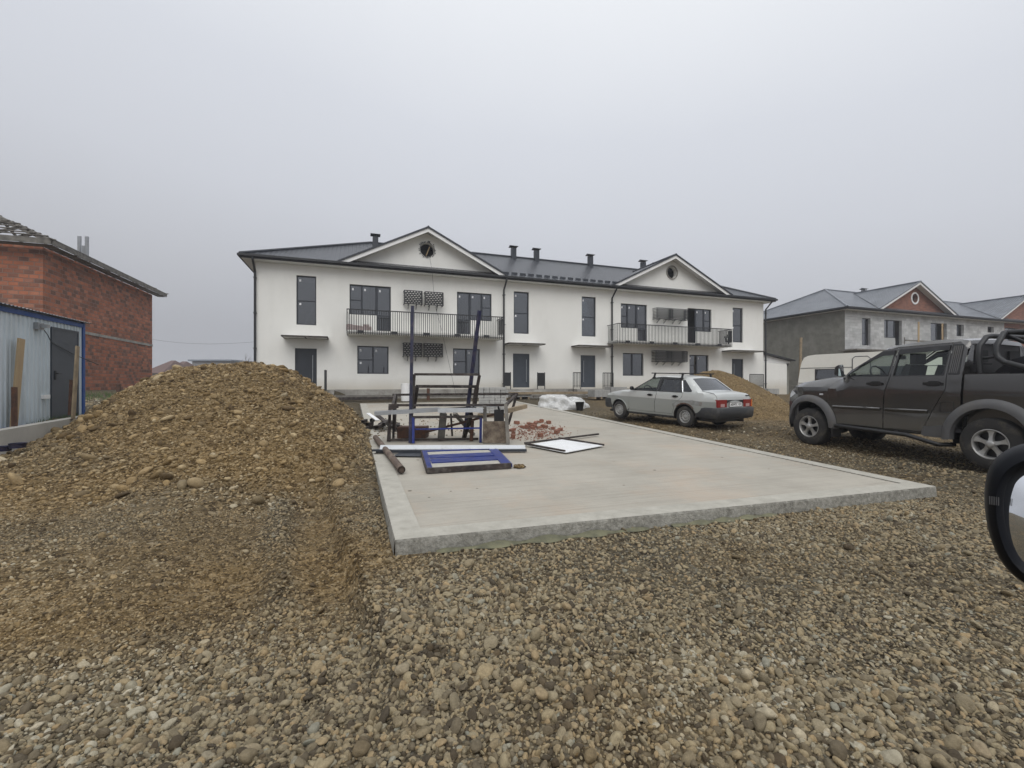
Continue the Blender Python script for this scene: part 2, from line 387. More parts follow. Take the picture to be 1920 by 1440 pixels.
GRAVEL = [(0, (.060, .048, .032)), (.10, (.110, .090, .060)), (.28, (.175, .148, .098)), (.50, (.240, .205, .138)), (.66, (.275, .232, .150)),
          (.80, (.275, .205, .118)), (.87, (.200, .200, .165)), (.94, (.32, .295, .225)), (1, (.38, .355, .285))]
CLAY = [(0, (.075, .048, .020)), (.3, (.150, .102, .044)), (.6, (.235, .165, .078)), (.85, (.31, .228, .120)), (1, (.38, .30, .18))]
def soil_mat(name, fixed_clay=None, fine=1.0):
    m = bpy.data.materials.new(name); m.use_nodes = True; t = m.node_tree; b = t.nodes['Principled BSDF']
    b.inputs['Roughness'].default_value = .92; b.inputs['Specular IOR Level'].default_value = .25
    co = N(t, 'ShaderNodeTexCoord').outputs['Object']
    cols = []; hs = []
    vs = []
    for sc, wgt in ((38*fine, 1), (15*fine, 1)):
        nzz = N(t, 'ShaderNodeTexNoise'); nzz.inputs['Scale'].default_value = sc*.5; nzz.inputs['Detail'].default_value = 2; lk(t, co, nzz.inputs['Vector'])
        ad = N(t, 'ShaderNodeMix', data_type='RGBA', blend_type='LINEAR_LIGHT'); ad.inputs[0].default_value = .015; lk(t, co, ad.inputs[6]); lk(t, nzz.outputs['Color'], ad.inputs[7])
        v = N(t, 'ShaderNodeTexVoronoi'); v.inputs['Scale'].default_value = sc; v.inputs['Randomness'].default_value = 1; lk(t, ad.outputs[2], v.inputs['Vector'])
        vs.append(v)
    s0 = N(t, 'ShaderNodeSeparateColor'); lk(t, vs[0].outputs['Color'], s0.inputs[0])
    s1 = N(t, 'ShaderNodeSeparateColor'); lk(t, vs[1].outputs['Color'], s1.inputs[0])
    pick = N(t, 'ShaderNodeMath', operation='GREATER_THAN'); pick.inputs[1].default_value = .72; lk(t, s1.outputs[1], pick.inputs[0])
    mixv = N(t, 'ShaderNodeMix', data_type='FLOAT'); lk(t, pick.outputs[0], mixv.inputs[0]); lk(t, s0.outputs[0], mixv.inputs[2]); lk(t, s1.outputs[0], mixv.inputs[3])
    crevice_dark = .45  # ground gravel darkened: the shade in crevices between stones is put into its colour
    rg = ramp(t, [(p, tuple(a*crevice_dark for a in c)) for p, c in GRAVEL], mixv.outputs[0]); rc = ramp(t, [(p, tuple(a*.80 for a in c)) for p, c in CLAY], mixv.outputs[0])
    big = N(t, 'ShaderNodeTexNoise'); big.inputs['Scale'].default_value = 1.3; big.inputs['Detail'].default_value = 10; big.inputs['Roughness'].default_value = .75; lk(t, co, big.inputs['Vector'])
    xc = N(t, 'ShaderNodeMix', data_type='RGBA')
    if fixed_clay is None:
        at_ = N(t, 'ShaderNodeAttribute'); at_.attribute_name = 'clay'; lk(t, at_.outputs['Fac'], xc.inputs[0])
    else: xc.inputs[0].default_value = fixed_clay
    lk(t, rg.outputs[0], xc.inputs[6]); lk(t, rc.outputs[0], xc.inputs[7])
    br = ramp(t, [(.3, (.72, .70, .68)), (.7, (1.25, 1.22, 1.18))], big.outputs['Fac'])
    mu = N(t, 'ShaderNodeMix', data_type='RGBA', blend_type='MULTIPLY'); mu.inputs[0].default_value = 1; lk(t, xc.outputs[2], mu.inputs[6]); lk(t, br.outputs[0], mu.inputs[7])
    lk(t, mu.outputs[2], b.inputs['Base Color'])
    h1 = N(t, 'ShaderNodeMath', operation='MULTIPLY_ADD'); h1.inputs[1].default_value = -1.6; lk(t, vs[1].outputs['Distance'], h1.inputs[0])
    h2 = N(t, 'ShaderNodeMath', operation='MULTIPLY'); h2.inputs[1].default_value = -1.0; lk(t, vs[0].outputs['Distance'], h2.inputs[0]); lk(t, h2.outputs[0], h1.inputs[2])
    h3 = N(t, 'ShaderNodeMath', operation='MULTIPLY_ADD'); h3.inputs[1].default_value = 1.5; lk(t, big.outputs['Fac'], h3.inputs[0]); lk(t, h1.outputs[0], h3.inputs[2])
    bp = N(t, 'ShaderNodeBump'); bp.inputs['Strength'].default_value = .9; bp.inputs['Distance'].default_value = .03/fine
    lk(t, h3.outputs[0], bp.inputs['Height']); lk(t, bp.outputs[0], b.inputs['Normal'])
    return m
M['soil'] = soil_mat('soil'); M['clay_soil'] = soil_mat('clay_soil', 1.0); M['sand_soil'] = soil_mat('sand_soil', 1.0, 2.2)
me, v = grid_mesh('ground', X, Y, Z); fattr(me, 'clay', clay_mask(v[:,0], v[:,1]))
ground = mkobj('ground', me, M['soil']); tag(ground, kind='structure')

# ---------------------------------------------------------------- earth heap on the left
hx = np.arange(-11.5, -1.6, .05); hy = np.arange(3.2, 14.6, .05); HX, HY = np.meshgrid(hx, hy); HZ = heap_main(HX, HY)+heap_fine(HX, HY)
me, v = grid_mesh('dirt_pile', HX, HY, HZ, HZ > zground(HX, HY)-.048)
fattr(me, 'clay', clay_mask(v[:,0], v[:,1])); dirt_pile = mkobj('dirt_pile', me, M['soil'])
tag(dirt_pile, 'large flat topped heap of brown clay and river stones left of the concrete slab', 'dirt pile')
# sand heap behind the silver car
SPX, SPY = 7.75, 16.9
def sand_h(x, y):
    g = zground(x, y)
    r = np.hypot((x-SPX), (y-SPY)*.9)+.35*fbm(x*.9, y*.9, 3)
    z = 2.06-np.sqrt((r*.68)**2+.20); z = np.where(z < .2, .2*np.exp((z-.2)/.2), z)-.02
    return g+z-.02+.09*fbm(x*1.5+9, y*1.5, 4)*sm(z/.3)
sx = np.arange(SPX-4.2, SPX+4.2, .06); sy = np.arange(SPY-4.2, SPY+4.2, .06); HX, HY = np.meshgrid(sx, sy); HZ = sand_h(HX, HY)
me, v = grid_mesh('sand_pile', HX, HY, HZ, HZ > zground(HX, HY)-.03)
sand_pile = mkobj('sand_pile', me, M['sand_soil'])
tag(sand_pile, 'tan heap of sandy soil behind the silver sedan', 'sand pile')

# ---------------------------------------------------------------- loose stones: instanced pebbles (countless)
def stone_proto(k, sub, seed):
    rs = np.random.RandomState(seed)
    bm = bmesh.new(); bmesh.ops.create_icosphere(bm, subdivisions=sub, radius=1)
    sc = np.array([1, rs.uniform(.62, .88), rs.uniform(.36, .60)])
    dirs = rs.normal(size=(5, 3)); dirs /= np.linalg.norm(dirs, axis=1)[:, None]; off = rs.uniform(.62, .9, 5)
    ph = rs.uniform(0, 6, 6)
    for vv in bm.verts:
        p = np.array(vv.co); p = p*(1+.10*math.sin(2.1*p[0]+ph[0])*math.cos(1.7*p[1]+ph[1])+.06*math.sin(3.7*p[2]+ph[2]+2*p[0]))
        if k % 3 != 1:
            for d, o in zip(dirs[:2+k % 3], off):
                e = p.dot(d)-o
                if e > 0: p = p-d*e*.85
        vv.co = p*sc
    me = bpy.data.meshes.new('pebble_shape'); bm.to_mesh(me); bm.free()
    me.polygons.foreach_set('use_smooth', [True]*len(me.polygons))
    return me
def stone_mat():
    m = bpy.data.materials.new('pebble'); m.use_nodes = True; t = m.node_tree; b = t.nodes['Principled BSDF']
    b.inputs['Roughness'].default_value = .78; b.inputs['Specular IOR Level'].default_value = .35
    a1 = N(t, 'ShaderNodeAttribute', attribute_type='INSTANCER'); a1.attribute_name = 'tone'
    a2 = N(t, 'ShaderNodeAttribute', attribute_type='INSTANCER'); a2.attribute_name = 'clay'
    rg = ramp(t, [(p, tuple(min(1, a*1.12) for a in c)) for p, c in GRAVEL], a1.outputs['Fac']); rc = ramp(t, [(p, tuple(min(1, a*1.12) for a in c)) for p, c in CLAY], a1.outputs['Fac'])
    x = N(t, 'ShaderNodeMix', data_type='RGBA'); lk(t, a2.outputs['Fac'], x.inputs[0]); lk(t, rg.outputs[0], x.inputs[6]); lk(t, rc.outputs[0], x.inputs[7])
    co = N(t, 'ShaderNodeTexCoord').outputs['Object']; oi = N(t, 'ShaderNodeObjectInfo')
    va = N(t, 'ShaderNodeVectorMath', operation='ADD'); sc2 = N(t, 'ShaderNodeMath', operation='MULTIPLY'); sc2.inputs[1].default_value = 100
    lk(t, oi.outputs['Random'], sc2.inputs[0]); lk(t, co, va.inputs[0]); lk(t, sc2.outputs[0], va.inputs[1])
    n = N(t, 'ShaderNodeTexNoise'); n.inputs['Scale'].default_value = 1.6; n.inputs['Detail'].default_value = 6; n.inputs['Roughness'].default_value = .7; lk(t, va.outputs[0], n.inputs['Vector'])
    r = ramp(t, [(.3, (.70, .68, .64)), (.7, (1.22, 1.20, 1.16))], n.outputs['Fac'])
    mu = N(t, 'ShaderNodeMix', data_type='RGBA', blend_type='MULTIPLY'); mu.inputs[0].default_value = 1; lk(t, x.outputs[2], mu.inputs[6]); lk(t, r.outputs[0], mu.inputs[7])
    lk(t, mu.outputs[2], b.inputs['Base Color'])
    bp = N(t, 'ShaderNodeBump'); bp.inputs['Strength'].default_value = .35; bp.inputs['Distance'].default_value = .1; lk(t, n.outputs['Fac'], bp.inputs['Height']); lk(t, bp.outputs[0], b.inputs['Normal'])
    return m
M['pebble'] = stone_mat()
def proto_coll(name, sub, n, seed):
    c = bpy.data.collections.new(name)
    for k in range(n):
        me = stone_proto(k, sub, seed+k); me.materials.append(M['pebble'])
        o = bpy.data.objects.new('pebble_shape', me); c.objects.link(o)
    return c
PN = 9
coll_hi = proto_coll('pebbles_fine', 3, PN, 11); coll_lo = proto_coll('pebbles_coarse', 2, PN, 11)
def gn_scatter(name, coll):
    ng = bpy.data.node_groups.new(name, 'GeometryNodeTree')
    ng.interface.new_socket('Geometry', in_out='INPUT', socket_type='NodeSocketGeometry')
    ng.interface.new_socket('Geometry', in_out='OUTPUT', socket_type='NodeSocketGeometry')
    gi = ng.nodes.new('NodeGroupInput'); go = ng.nodes.new('NodeGroupOutput')
    ci = ng.nodes.new('GeometryNodeCollectionInfo'); ci.inputs['Collection'].default_value = coll
    ci.inputs['Separate Children'].default_value = True; ci.inputs['Reset Children'].default_value = True
    ip = ng.nodes.new('GeometryNodeInstanceOnPoints'); ip.inputs['Pick Instance'].default_value = True
    def at_(n, ty):
        a = ng.nodes.new('GeometryNodeInputNamedAttribute'); a.data_type = ty; a.inputs['Name'].default_value = n; return a.outputs['Attribute']
    L = ng.links.new
    L(gi.outputs[0], ip.inputs['Points']); L(ci.outputs[0], ip.inputs['Instance'])
    L(at_('idx', 'INT'), ip.inputs['Instance Index']); L(at_('rot', 'FLOAT_VECTOR'), ip.inputs['Rotation']); L(at_('scl', 'FLOAT_VECTOR'), ip.inputs['Scale'])
    L(ip.outputs[0], go.inputs[0])
    return ng
NG_HI, NG_LO = gn_scatter('pebble_scatter_fine', coll_hi), gn_scatter('pebble_scatter_coarse', coll_lo)
def scatter(name, P, S, clay, ng, seed, parent=None, tilt=.45):
    rs = np.random.RandomState(seed); n = len(P)
    me = bpy.data.meshes.new(name); me.vertices.add(n); me.vertices.foreach_set('co', P.astype(np.float32).reshape(-1)); me.update()
    rot = np.stack([rs.normal(0, tilt, n), rs.normal(0, tilt, n), rs.uniform(0, 6.28, n)], 1)
    a = me.attributes.new('rot', 'FLOAT_VECTOR', 'POINT'); a.data.foreach_set('vector', rot.astype(np.float32).reshape(-1))
    scl = S[:, None]*rs.uniform(.85, 1.15, (n, 3))
    a = me.attributes.new('scl', 'FLOAT_VECTOR', 'POINT'); a.data.foreach_set('vector', scl.astype(np.float32).reshape(-1))
    a = me.attributes.new('idx', 'INT', 'POINT'); a.data.foreach_set('value', rs.randint(0, PN, n).astype(np.int32))
    fattr(me, 'tone', np.clip(rs.rand(n)+.45*fbm(P[:,0]*.9+40, P[:,1]*.9, 4)-.04, 0, 1)); fattr(me, 'clay', np.clip(clay+rs.normal(0, .18, n), 0, 1))
    o = bpy.data.objects.new(name, me); col.objects.link(o)
    md = o.modifiers.new('scatter', 'NODES'); md.node_group = ng
    if parent: o.parent = parent
    tag(o, kind='stuff')
    return o
def jitter(x0, x1, y0, y1, sp, rs):
    xs = np.arange(x0, x1, sp); ys = np.arange(y0, y1, sp); a, b = np.meshgrid(xs, ys); a = a.ravel(); b = b.ravel()
    return a+rs.uniform(-.55, .55, a.shape)*sp, b+rs.uniform(-.55, .55, a.shape)*sp
rs = np.random.RandomState(3)
def size(n, med, sg, lo, hi): return np.clip(np.exp(rs.normal(math.log(med), sg, n)), lo, hi)/2
def patchy(x, y): return fbm(x*.7+30, y*.7, 4)
layers = []
def layer(y0, y1, sp, med, sg, lo, hi, ng, dens=None, wide=1.42, lift=.25, extra=.9):
    x, y = jitter(-wide*y1-extra, wide*y1+extra, y0, y1, sp, rs)
    k = (np.abs(x) < wide*y+extra) & ~in_slab(x, y, .02)
    h = heap_main(x, y)-zground(x, y); k &= h < .02
    k &= (sand_h(x, y)-zground(x, y, False) < .05)
    if dens is not None: k &= rs.rand(len(x)) < dens(x, y)
    x, y = x[k], y[k]
    s = size(len(x), med, sg, lo, hi)*(1+.7*patchy(x, y))*(1-.35*clay_mask(x, y))*.9
    z = zground(x, y)+s*lift*rs.uniform(-.6, 1.2, len(x))
    layers.append((np.stack([x, y, z], 1), s, .85*clay_mask(x, y), ng))
# the further from the heap, the less mud between the stones
def cl(x, y): return np.clip(1.05-.35*sm(clay_mask(x, y)*1.1)*sm((y-2.4)/.8), .6, 1)*np.clip(1+1.3*patchy(x+50, y), .45, 1)
layer(1.0, 3.2, .0180, .026, .40, .012, .085, NG_HI, lambda x, y: cl(x, y))
layer(1.0, 3.2, .050, .044, .38, .03, .095, NG_HI, lambda x, y: cl(x, y)*.45, lift=.7)
layer(3.2, 6.0, .0245, .030, .35, .014, .085, NG_LO, lambda x, y: cl(x, y))
layer(3.2, 6.0, .085, .048, .40, .03, .11, NG_LO, lambda x, y: cl(x, y)*.45, lift=.6)
layer(6.0, 10., .050, .036, .35, .02, .10, NG_LO, lambda x, y: cl(x, y)*.85, wide=1.3)
layer(10., 17, .11, .055, .35, .03, .12, NG_LO, lambda x, y: cl(x, y)*.7, wide=1.2)
for ng, nm in ((NG_HI, 'gravel'), (NG_LO, 'gravel')):
    ls = [l for l in layers if l[3] is ng]
    scatter(nm, np.concatenate([l[0] for l in ls]), np.concatenate([l[1] for l in ls]), np.concatenate([l[2] for l in ls]), ng, 4, tilt=.6)
# stones bedded in the earth heap
x, y = jitter(-11, -2, 4.9, 12.5, .105, rs)
k = heap_main(x, y)-zground(x, y) > .02; k &= rs.rand(len(x)) < .8
x, y = x[k], y[k]; s = size(len(x), .052, .52, .02, .24)
x2, y2 = jitter(-11, -2, 4.2, 11.5, .038, rs); k = (heap_main(x2, y2)-zground(x2, y2) > .0) & (rs.rand(len(x2)) < np.clip(.8+1.5*patchy(x2*1.6, y2*1.6), .35, 1))
x2, y2 = x2[k], y2[k]; s2 = size(len(x2), .030, .35, .014, .06)
x3, y3 = jitter(-11, -2, 4.9, 12, .34, rs); k = (heap_main(x3, y3)-zground(x3, y3) > .02) & (rs.rand(len(x3)) < .8); x3, y3 = x3[k], y3[k]; s3 = size(len(x3), .105, .35, .06, .26)
x = np.r_[x, x3]; y = np.r_[y, y3]; s = np.r_[s, s3]
x = np.r_[x, x2]; y = np.r_[y, y2]; s = np.r_[s, s2]
z = heap_main(x, y)+heap_fine(x, y)+s*.12
scatter('loose_stones', np.stack([x, y, z], 1), s, .93*clay_mask(x, y), NG_LO, 8, dirt_pile)
x, y = jitter(SPX-3.5, SPX+3.5, SPY-3.8, SPY+2, .11, rs); k = (sand_h(x, y)-zground(x, y, False) > .02) & (rs.rand(len(x)) < .4); x, y = x[k], y[k]
s = size(len(x), .04, .4, .02, .11)
scatter('loose_stones', np.stack([x, y, sand_h(x, y)+s*.1], 1), s, np.full(len(x), 1.), NG_LO, 9, sand_pile)

# ---------------------------------------------------------------- concrete slab
def slab_mat():
    m = mat('slab_concrete', (.395, .368, .315), .86, c2=(.315, .295, .25), vscale=.9, detail=8, dirt=(.44, .32, .225), dirt_scale=.6, dirt_amt=.5)
    t = m.node_tree; b = t.nodes['Principled BSDF']; co = N(t, 'ShaderNodeTexCoord').outputs['Object']
    mp = N(t, 'ShaderNodeMapping'); mp.inputs['Rotation'].default_value = (0, 0, -PHI); lk(t, co, mp.inputs[0])
    mp2 = N(t, 'ShaderNodeMapping'); mp2.inputs['Scale'].default_value = (.8, 26, 1); lk(t, mp.outputs[0], mp2.inputs[0])
    n = N(t, 'ShaderNodeTexNoise'); n.inputs['Scale'].default_value = 1; n.inputs['Detail'].default_value = 6; lk(t, mp2.outputs[0], n.inputs['Vector'])
    n3 = N(t, 'ShaderNodeTexNoise'); n3.inputs['Scale'].default_value = 30; n3.inputs['Detail'].default_value = 6; lk(t, co, n3.inputs['Vector'])
    a = N(t, 'ShaderNodeMath', operation='MULTIPLY_ADD'); a.inputs[1].default_value = .5; lk(t, n3.outputs['Fac'], a.inputs[0]); lk(t, n.outputs['Fac'], a.inputs[2])
    bp = N(t, 'ShaderNodeBump'); bp.inputs['Distance'].default_value = .010; lk(t, a.outputs[0], bp.inputs['Height']); lk(t, bp.outputs[0], b.inputs['Normal'])
    old = b.inputs['Base Color'].links[0].from_socket
    r = ramp(t, [(.30, (.80, .79, .77)), (.5, (1, 1, 1)), (.72, (1.10, 1.09, 1.07))], n.outputs['Fac'])
    mu = N(t, 'ShaderNodeMix', data_type='RGBA', blend_type='MULTIPLY'); mu.inputs[0].default_value = .5; lk(t, old, mu.inputs[6]); lk(t, r.outputs[0], mu.inputs[7])
    # spots of grime
    v = N(t, 'ShaderNodeTexNoise'); v.inputs['Scale'].default_value = 2.6; v.inputs['Detail'].default_value = 10; v.inputs['Roughness'].default_value = .8; lk(t, co, v.inputs['Vector'])
    r2 = ramp(t, [(.60, (0, 0, 0)), (.72, (.5, .5, .5))], v.outputs['Fac'])
    x = N(t, 'ShaderNodeMix', data_type='RGBA'); x.inputs[7].default_value = (.26, .22, .17, 1); lk(t, r2.outputs[0], x.inputs[0]); lk(t, mu.outputs[2], x.inputs[6])
    vo = N(t, 'ShaderNodeTexVoronoi'); vo.inputs['Scale'].default_value = 3.2; lk(t, co, vo.inputs['Vector'])
    sv = N(t, 'ShaderNodeSeparateColor'); lk(t, vo.outputs['Color'], sv.inputs[0])
    th = N(t, 'ShaderNodeMath', operation='MULTIPLY'); th.inputs[1].default_value = .085; lk(t, sv.outputs[0], th.inputs[0])
    lt = N(t, 'ShaderNodeMath', operation='LESS_THAN'); lk(t, vo.outputs['Distance'], lt.inputs[0]); lk(t, th.outputs[0], lt.inputs[1])
    y = N(t, 'ShaderNodeMix', data_type='RGBA'); y.inputs[7].default_value = (.09, .075, .055, 1); lk(t, lt.outputs[0], y.inputs[0]); lk(t, x.outputs[2], y.inputs[6])
    # hairline crack and saw joint
    lk(t, y.outputs[2], b.inputs['Base Color'])
    return m
M['slab'] = slab_mat()
M['slab_edge'] = mat('slab_edge', (.43, .412, .36), .88, c2=(.34, .325, .28), vscale=5, bump=.006, bscale=45, dirt=(.25, .24, .20), dirt_scale=7, dirt_amt=.55)
M['slab_side'] = mat('slab_side', (.34, .33, .29), .95, c2=(.14, .135, .115), vscale=22, detail=10, bump=.012, bscale=60, dirt=(.45, .44, .40), dirt_scale=1.6, dirt_amt=.6)
corners = [Vector(c) for c in (SA, SB, SC, SD)]
for c in corners: c.z = float(slab_z(c.x, c.y))
def lerp2(u, w):                                  # u along the front, w to the back
    p = corners[0]*(1-u)*(1-w)+corners[1]*u*(1-w)+corners[2]*u*w+corners[3]*(1-u)*w; return p
slab = MB(); e = .24/6.7; e2 = .24/18
for iu, (u0, u1) in enumerate(((0, e), (e, 1-e), (1-e, 1))):
    for iw, (w0, w1) in enumerate(((0, e2), (e2, 1-e2), (1-e2, 1))):
        nu = 40 if iu == 1 else 1; nw = 90 if iw == 1 else 1
        inner = iu == 1 and iw == 1; dz = -.014 if inner else 0
        vs = [lerp2(u0+(u1-u0)*i/nu, w0+(w1-w0)*j/nw)+Vector((0, 0, dz)) for j in range(nw+1) for i in range(nu+1)]
        slab.add(vs, [(j*(nu+1)+i, j*(nu+1)+i+1, (j+1)*(nu+1)+i+1, (j+1)*(nu+1)+i) for j in range(nw) for i in range(nu)], 0 if inner else 1)
c = [lerp2(e, e2), lerp2(1-e, e2), lerp2(1-e, 1-e2), lerp2(e, 1-e2)]
slab.add(c+[p+Vector((0, 0, -.014)) for p in c], [(i, (i+1) % 4, 4+(i+1) % 4, 4+i) for i in range(4)], 2)
rsl = random.Random(4)
for a_, b_ in ((0, 1), (1, 2), (2, 3), (3, 0)):
    p, q = corners[a_], corners[b_]; n = 60 if a_ in (0, 3) else 30
    out = Vector(((q-p).y, -(q-p).x, 0)).normalized()
    rows = []
    for r_, (o_, z_) in enumerate(((0, 0), (.006, -.02), (.012, -.10), (.02, -.34))):
        rows.append([p.lerp(q, i/n)+out*(o_+(rsl.uniform(-.003, .004) if r_ and 0 < i < n else 0))+Vector((0, 0, z_)) for i in range(n+1)])
    vs = [v for r_ in rows for v in r_]
    slab.add(vs, [(r_*(n+1)+i, (r_+1)*(n+1)+i, (r_+1)*(n+1)+i+1, r_*(n+1)+i+1) for r_ in range(3) for i in range(n)], 2)
so = slab.build('concrete_slab', [M['slab'], M['slab_edge'], M['slab_side']], fix=False)
tag(so, kind='structure')
# strip of geotextile peeping out under the front edge
def strip(x0, x1, name_label, amp):
    g = MB(); n = 60; rows = []
    for i in range(n+1):
        u = x0+(x1-x0)*i/n; p = lerp2(u, 0); out = Vector((.334, -.943, 0)); e_ = math.sin(math.pi*i/n)**.5
        w1 = .5+.5*math.sin(i*.45+1); hz = float(zground(p.x, p.y))
        a_ = p+out*.03; a_.z = min(p.z-.05, hz+.02+amp*.035*w1*e_); b_ = p+out*(.05+.02*w1); b_.z = hz+.02+.02*w1*e_; c_ = p+out*(.07+.06*e_*w1); c_.z = float(zground(c_.x, c_.y))+.012
        rows += [a_, b_, c_]
    g.add(rows, [(3*i+k, 3*i+k+1, 3*i+4+k, 3*i+3+k) for i in range(n) for k in (0, 1)])
    o = g.build('geotextile_strip', M['geotextile'], smooth=180)
    tag(o, name_label, 'fabric strip', 'strips of green fabric under the slab edge')
strip(.05, .36, 'crumpled green fabric under the slab front edge by its near left corner', 1.0)
strip(.40, .60, 'thin green fabric strip under the middle of the slab front edge', .7)
# ---------------------------------------------------------------- the row of houses
def tile_mat(name, c, ch):
    """metal roof tile: waves across, steps down the slope (uv in metres)"""
    m = bpy.data.materials.new(name); m.use_nodes = True; t = m.node_tree; b = t.nodes['Principled BSDF']
    b.inputs['Roughness'].default_value = .27; b.inputs['Specular IOR Level'].default_value = .55
    uv = N(t, 'ShaderNodeUVMap'); s = N(t, 'ShaderNodeSeparateXYZ'); lk(t, uv.outputs[0], s.inputs[0])
    wx = N(t, 'ShaderNodeMath', operation='MULTIPLY'); wx.inputs[1].default_value = 2*math.pi/.22; lk(t, s.outputs['X'], wx.inputs[0])
    sn = N(t, 'ShaderNodeMath', operation='SINE'); lk(t, wx.outputs[0], sn.inputs[0])
    fy = N(t, 'ShaderNodeMath', operation='DIVIDE'); fy.inputs[1].default_value = .35; lk(t, s.outputs['Y'], fy.inputs[0])
    fr = N(t, 'ShaderNodeMath', operation='FRACT'); lk(t, fy.outputs[0], fr.inputs[0])
    pw = N(t, 'ShaderNodeMath', operation='POWER'); pw.inputs[1].default_value = 6; lk(t, fr.outputs[0], pw.inputs[0])
    h = N(t, 'ShaderNodeMath', operation='MULTIPLY_ADD'); h.inputs[1].default_value = -.9; lk(t, pw.outputs[0], h.inputs[0]); 
    h2 = N(t, 'ShaderNodeMath', operation='MULTIPLY_ADD'); h2.inputs[1].default_value = .5; lk(t, sn.outputs[0], h2.inputs[0]); lk(t, h.outputs[0], h2.inputs[2])
    bp = N(t, 'ShaderNodeBump'); bp.inputs['Strength'].default_value = 1; bp.inputs['Distance'].default_value = .07
    lk(t, h2.outputs[0], bp.inputs['Height']); lk(t, bp.outputs[0], b.inputs['Normal'])
    co = N(t, 'ShaderNodeTexCoord').outputs['Object']
    n = N(t, 'ShaderNodeTexNoise'); n.inputs['Scale'].default_value = 1.1; n.inputs['Detail'].default_value = 6; lk(t, co, n.inputs['Vector'])
    r = ramp(t, [(.3, tuple(x*.8 for x in c)), (.7, ch)], n.outputs['Fac']); lk(t, r.outputs[0], b.inputs['Base Color'])
    return m
M['tile_dark'] = tile_mat('tile_dark', (.020, .023, .032), (.028, .032, .043))
M['tile_grey'] = tile_mat('tile_grey', (.115, .13, .15), (.15, .165, .19))
M['board'] = mat('bargeboard', (.78, .78, .765), .6)

def blocks_mat(name, c, c2, mortar, bw, bh, light=None, bump=.012, vs=1.1, patch=None, msize=.02, chaos=.0):
    """masonry on a wall chart: uv in metres"""
    m = bpy.data.materials.new(name); m.use_nodes = True; t = m.node_tree; b = t.nodes['Principled BSDF']; b.inputs['Roughness'].default_value = .93; b.inputs['Specular IOR Level'].default_value = .25
    uv = N(t, 'ShaderNodeUVMap')
    br = N(t, 'ShaderNodeTexBrick'); br.inputs['Scale'].default_value = 1; br.inputs['Brick Width'].default_value = bw; br.inputs['Row Height'].default_value = bh
    br.inputs['Mortar Size'].default_value = msize; br.inputs['Mortar Smooth'].default_value = .3; br.inputs['Bias'].default_value = 0
    br.inputs['Color1'].default_value = (0, 0, 0, 1); br.inputs['Color2'].default_value = (1, 1, 1, 1); br.inputs['Mortar'].default_value = (.5, .5, .5, 1)
    nz = N(t, 'ShaderNodeTexNoise'); nz.inputs['Scale'].default_value = 7; lk(t, uv.outputs[0], nz.inputs['Vector'])
    ad = N(t, 'ShaderNodeMix', data_type='RGBA', blend_type='LINEAR_LIGHT'); ad.inputs[0].default_value = .012; lk(t, uv.outputs[0], ad.inputs[6]); lk(t, nz.outputs['Color'], ad.inputs[7])
    lk(t, ad.outputs[2], br.inputs['Vector'])
    r = ramp(t, [(0, c2), (.35, tuple((p+q)/2 for p, q in zip(c, c2))), (.6, c), (.85, tuple(min(1, p*1.15) for p in c)), (1, light or c)], br.outputs['Color'])
    n = N(t, 'ShaderNodeTexNoise'); n.inputs['Scale'].default_value = vs; n.inputs['Detail'].default_value = 8; n.inputs['Roughness'].default_value = .7; lk(t, uv.outputs[0], n.inputs['Vector'])
    r2 = ramp(t, [(.3, (.72, .70, .70)), (.7, (1.2, 1.2, 1.2))], n.outputs['Fac'])
    mu = N(t, 'ShaderNodeMix', data_type='RGBA', blend_type='MULTIPLY'); mu.inputs[0].default_value = 1; lk(t, r.outputs[0], mu.inputs[6]); lk(t, r2.outputs[0], mu.inputs[7])
    x = N(t, 'ShaderNodeMix', data_type='RGBA'); lk(t, br.outputs['Fac'], x.inputs[0]); lk(t, mu.outputs[2], x.inputs[6]); x.inputs[7].default_value = (*mortar, 1)
    out = x.outputs[2]
    if patch:                                        # mortar / efflorescence smears
        n2 = N(t, 'ShaderNodeTexNoise'); n2.inputs['Scale'].default_value = 3.2; n2.inputs['Detail'].default_value = 10; n2.inputs['Roughness'].default_value = .8
        mp = N(t, 'ShaderNodeMapping'); mp.inputs['Scale'].default_value = (.6, 1.6, 1); lk(t, uv.outputs[0], mp.inputs[0]); lk(t, mp.outputs[0], n2.inputs['Vector'])
        r3 = ramp(t, [(.56, (0, 0, 0)), (.72, (.6, .6, .6))], n2.outputs['Fac'])
        y = N(t, 'ShaderNodeMix', data_type='RGBA'); lk(t, r3.outputs[0], y.inputs[0]); lk(t, out, y.inputs[6]); y.inputs[7].default_value = (*patch, 1); out = y.outputs[2]
    lk(t, out, b.inputs['Base Color'])
    hh = N(t, 'ShaderNodeMath', operation='MULTIPLY_ADD'); hh.inputs[1].default_value = -1; lk(t, br.outputs['Fac'], hh.inputs[0]); lk(t, n.outputs['Fac'], hh.inputs[2])
    bp = N(t, 'ShaderNodeBump'); bp.inputs['Distance'].default_value = bump; lk(t, hh.outputs[0], bp.inputs['Height']); lk(t, bp.outputs[0], b.inputs['Normal'])
    return m
M['brick_wall'] = blocks_mat('brick_wall', (.39, .150, .085), (.17, .10, .078), (.27, .185, .15), .36, .19, light=(.42, .20, .13), patch=(.32, .235, .20), msize=.018, bump=.03)
M['brick_gable'] = blocks_mat('brick_gable', (.30, .12, .078), (.21, .09, .06), (.30, .23, .19), .26, .088, msize=.01)
M['gas_block'] = blocks_mat('gas_block', (.47, .48, .475), (.41, .42, .415), (.40, .41, .40), .62, .25, light=(.53, .54, .535), patch=(.42, .42, .41), msize=.008, vs=.7)
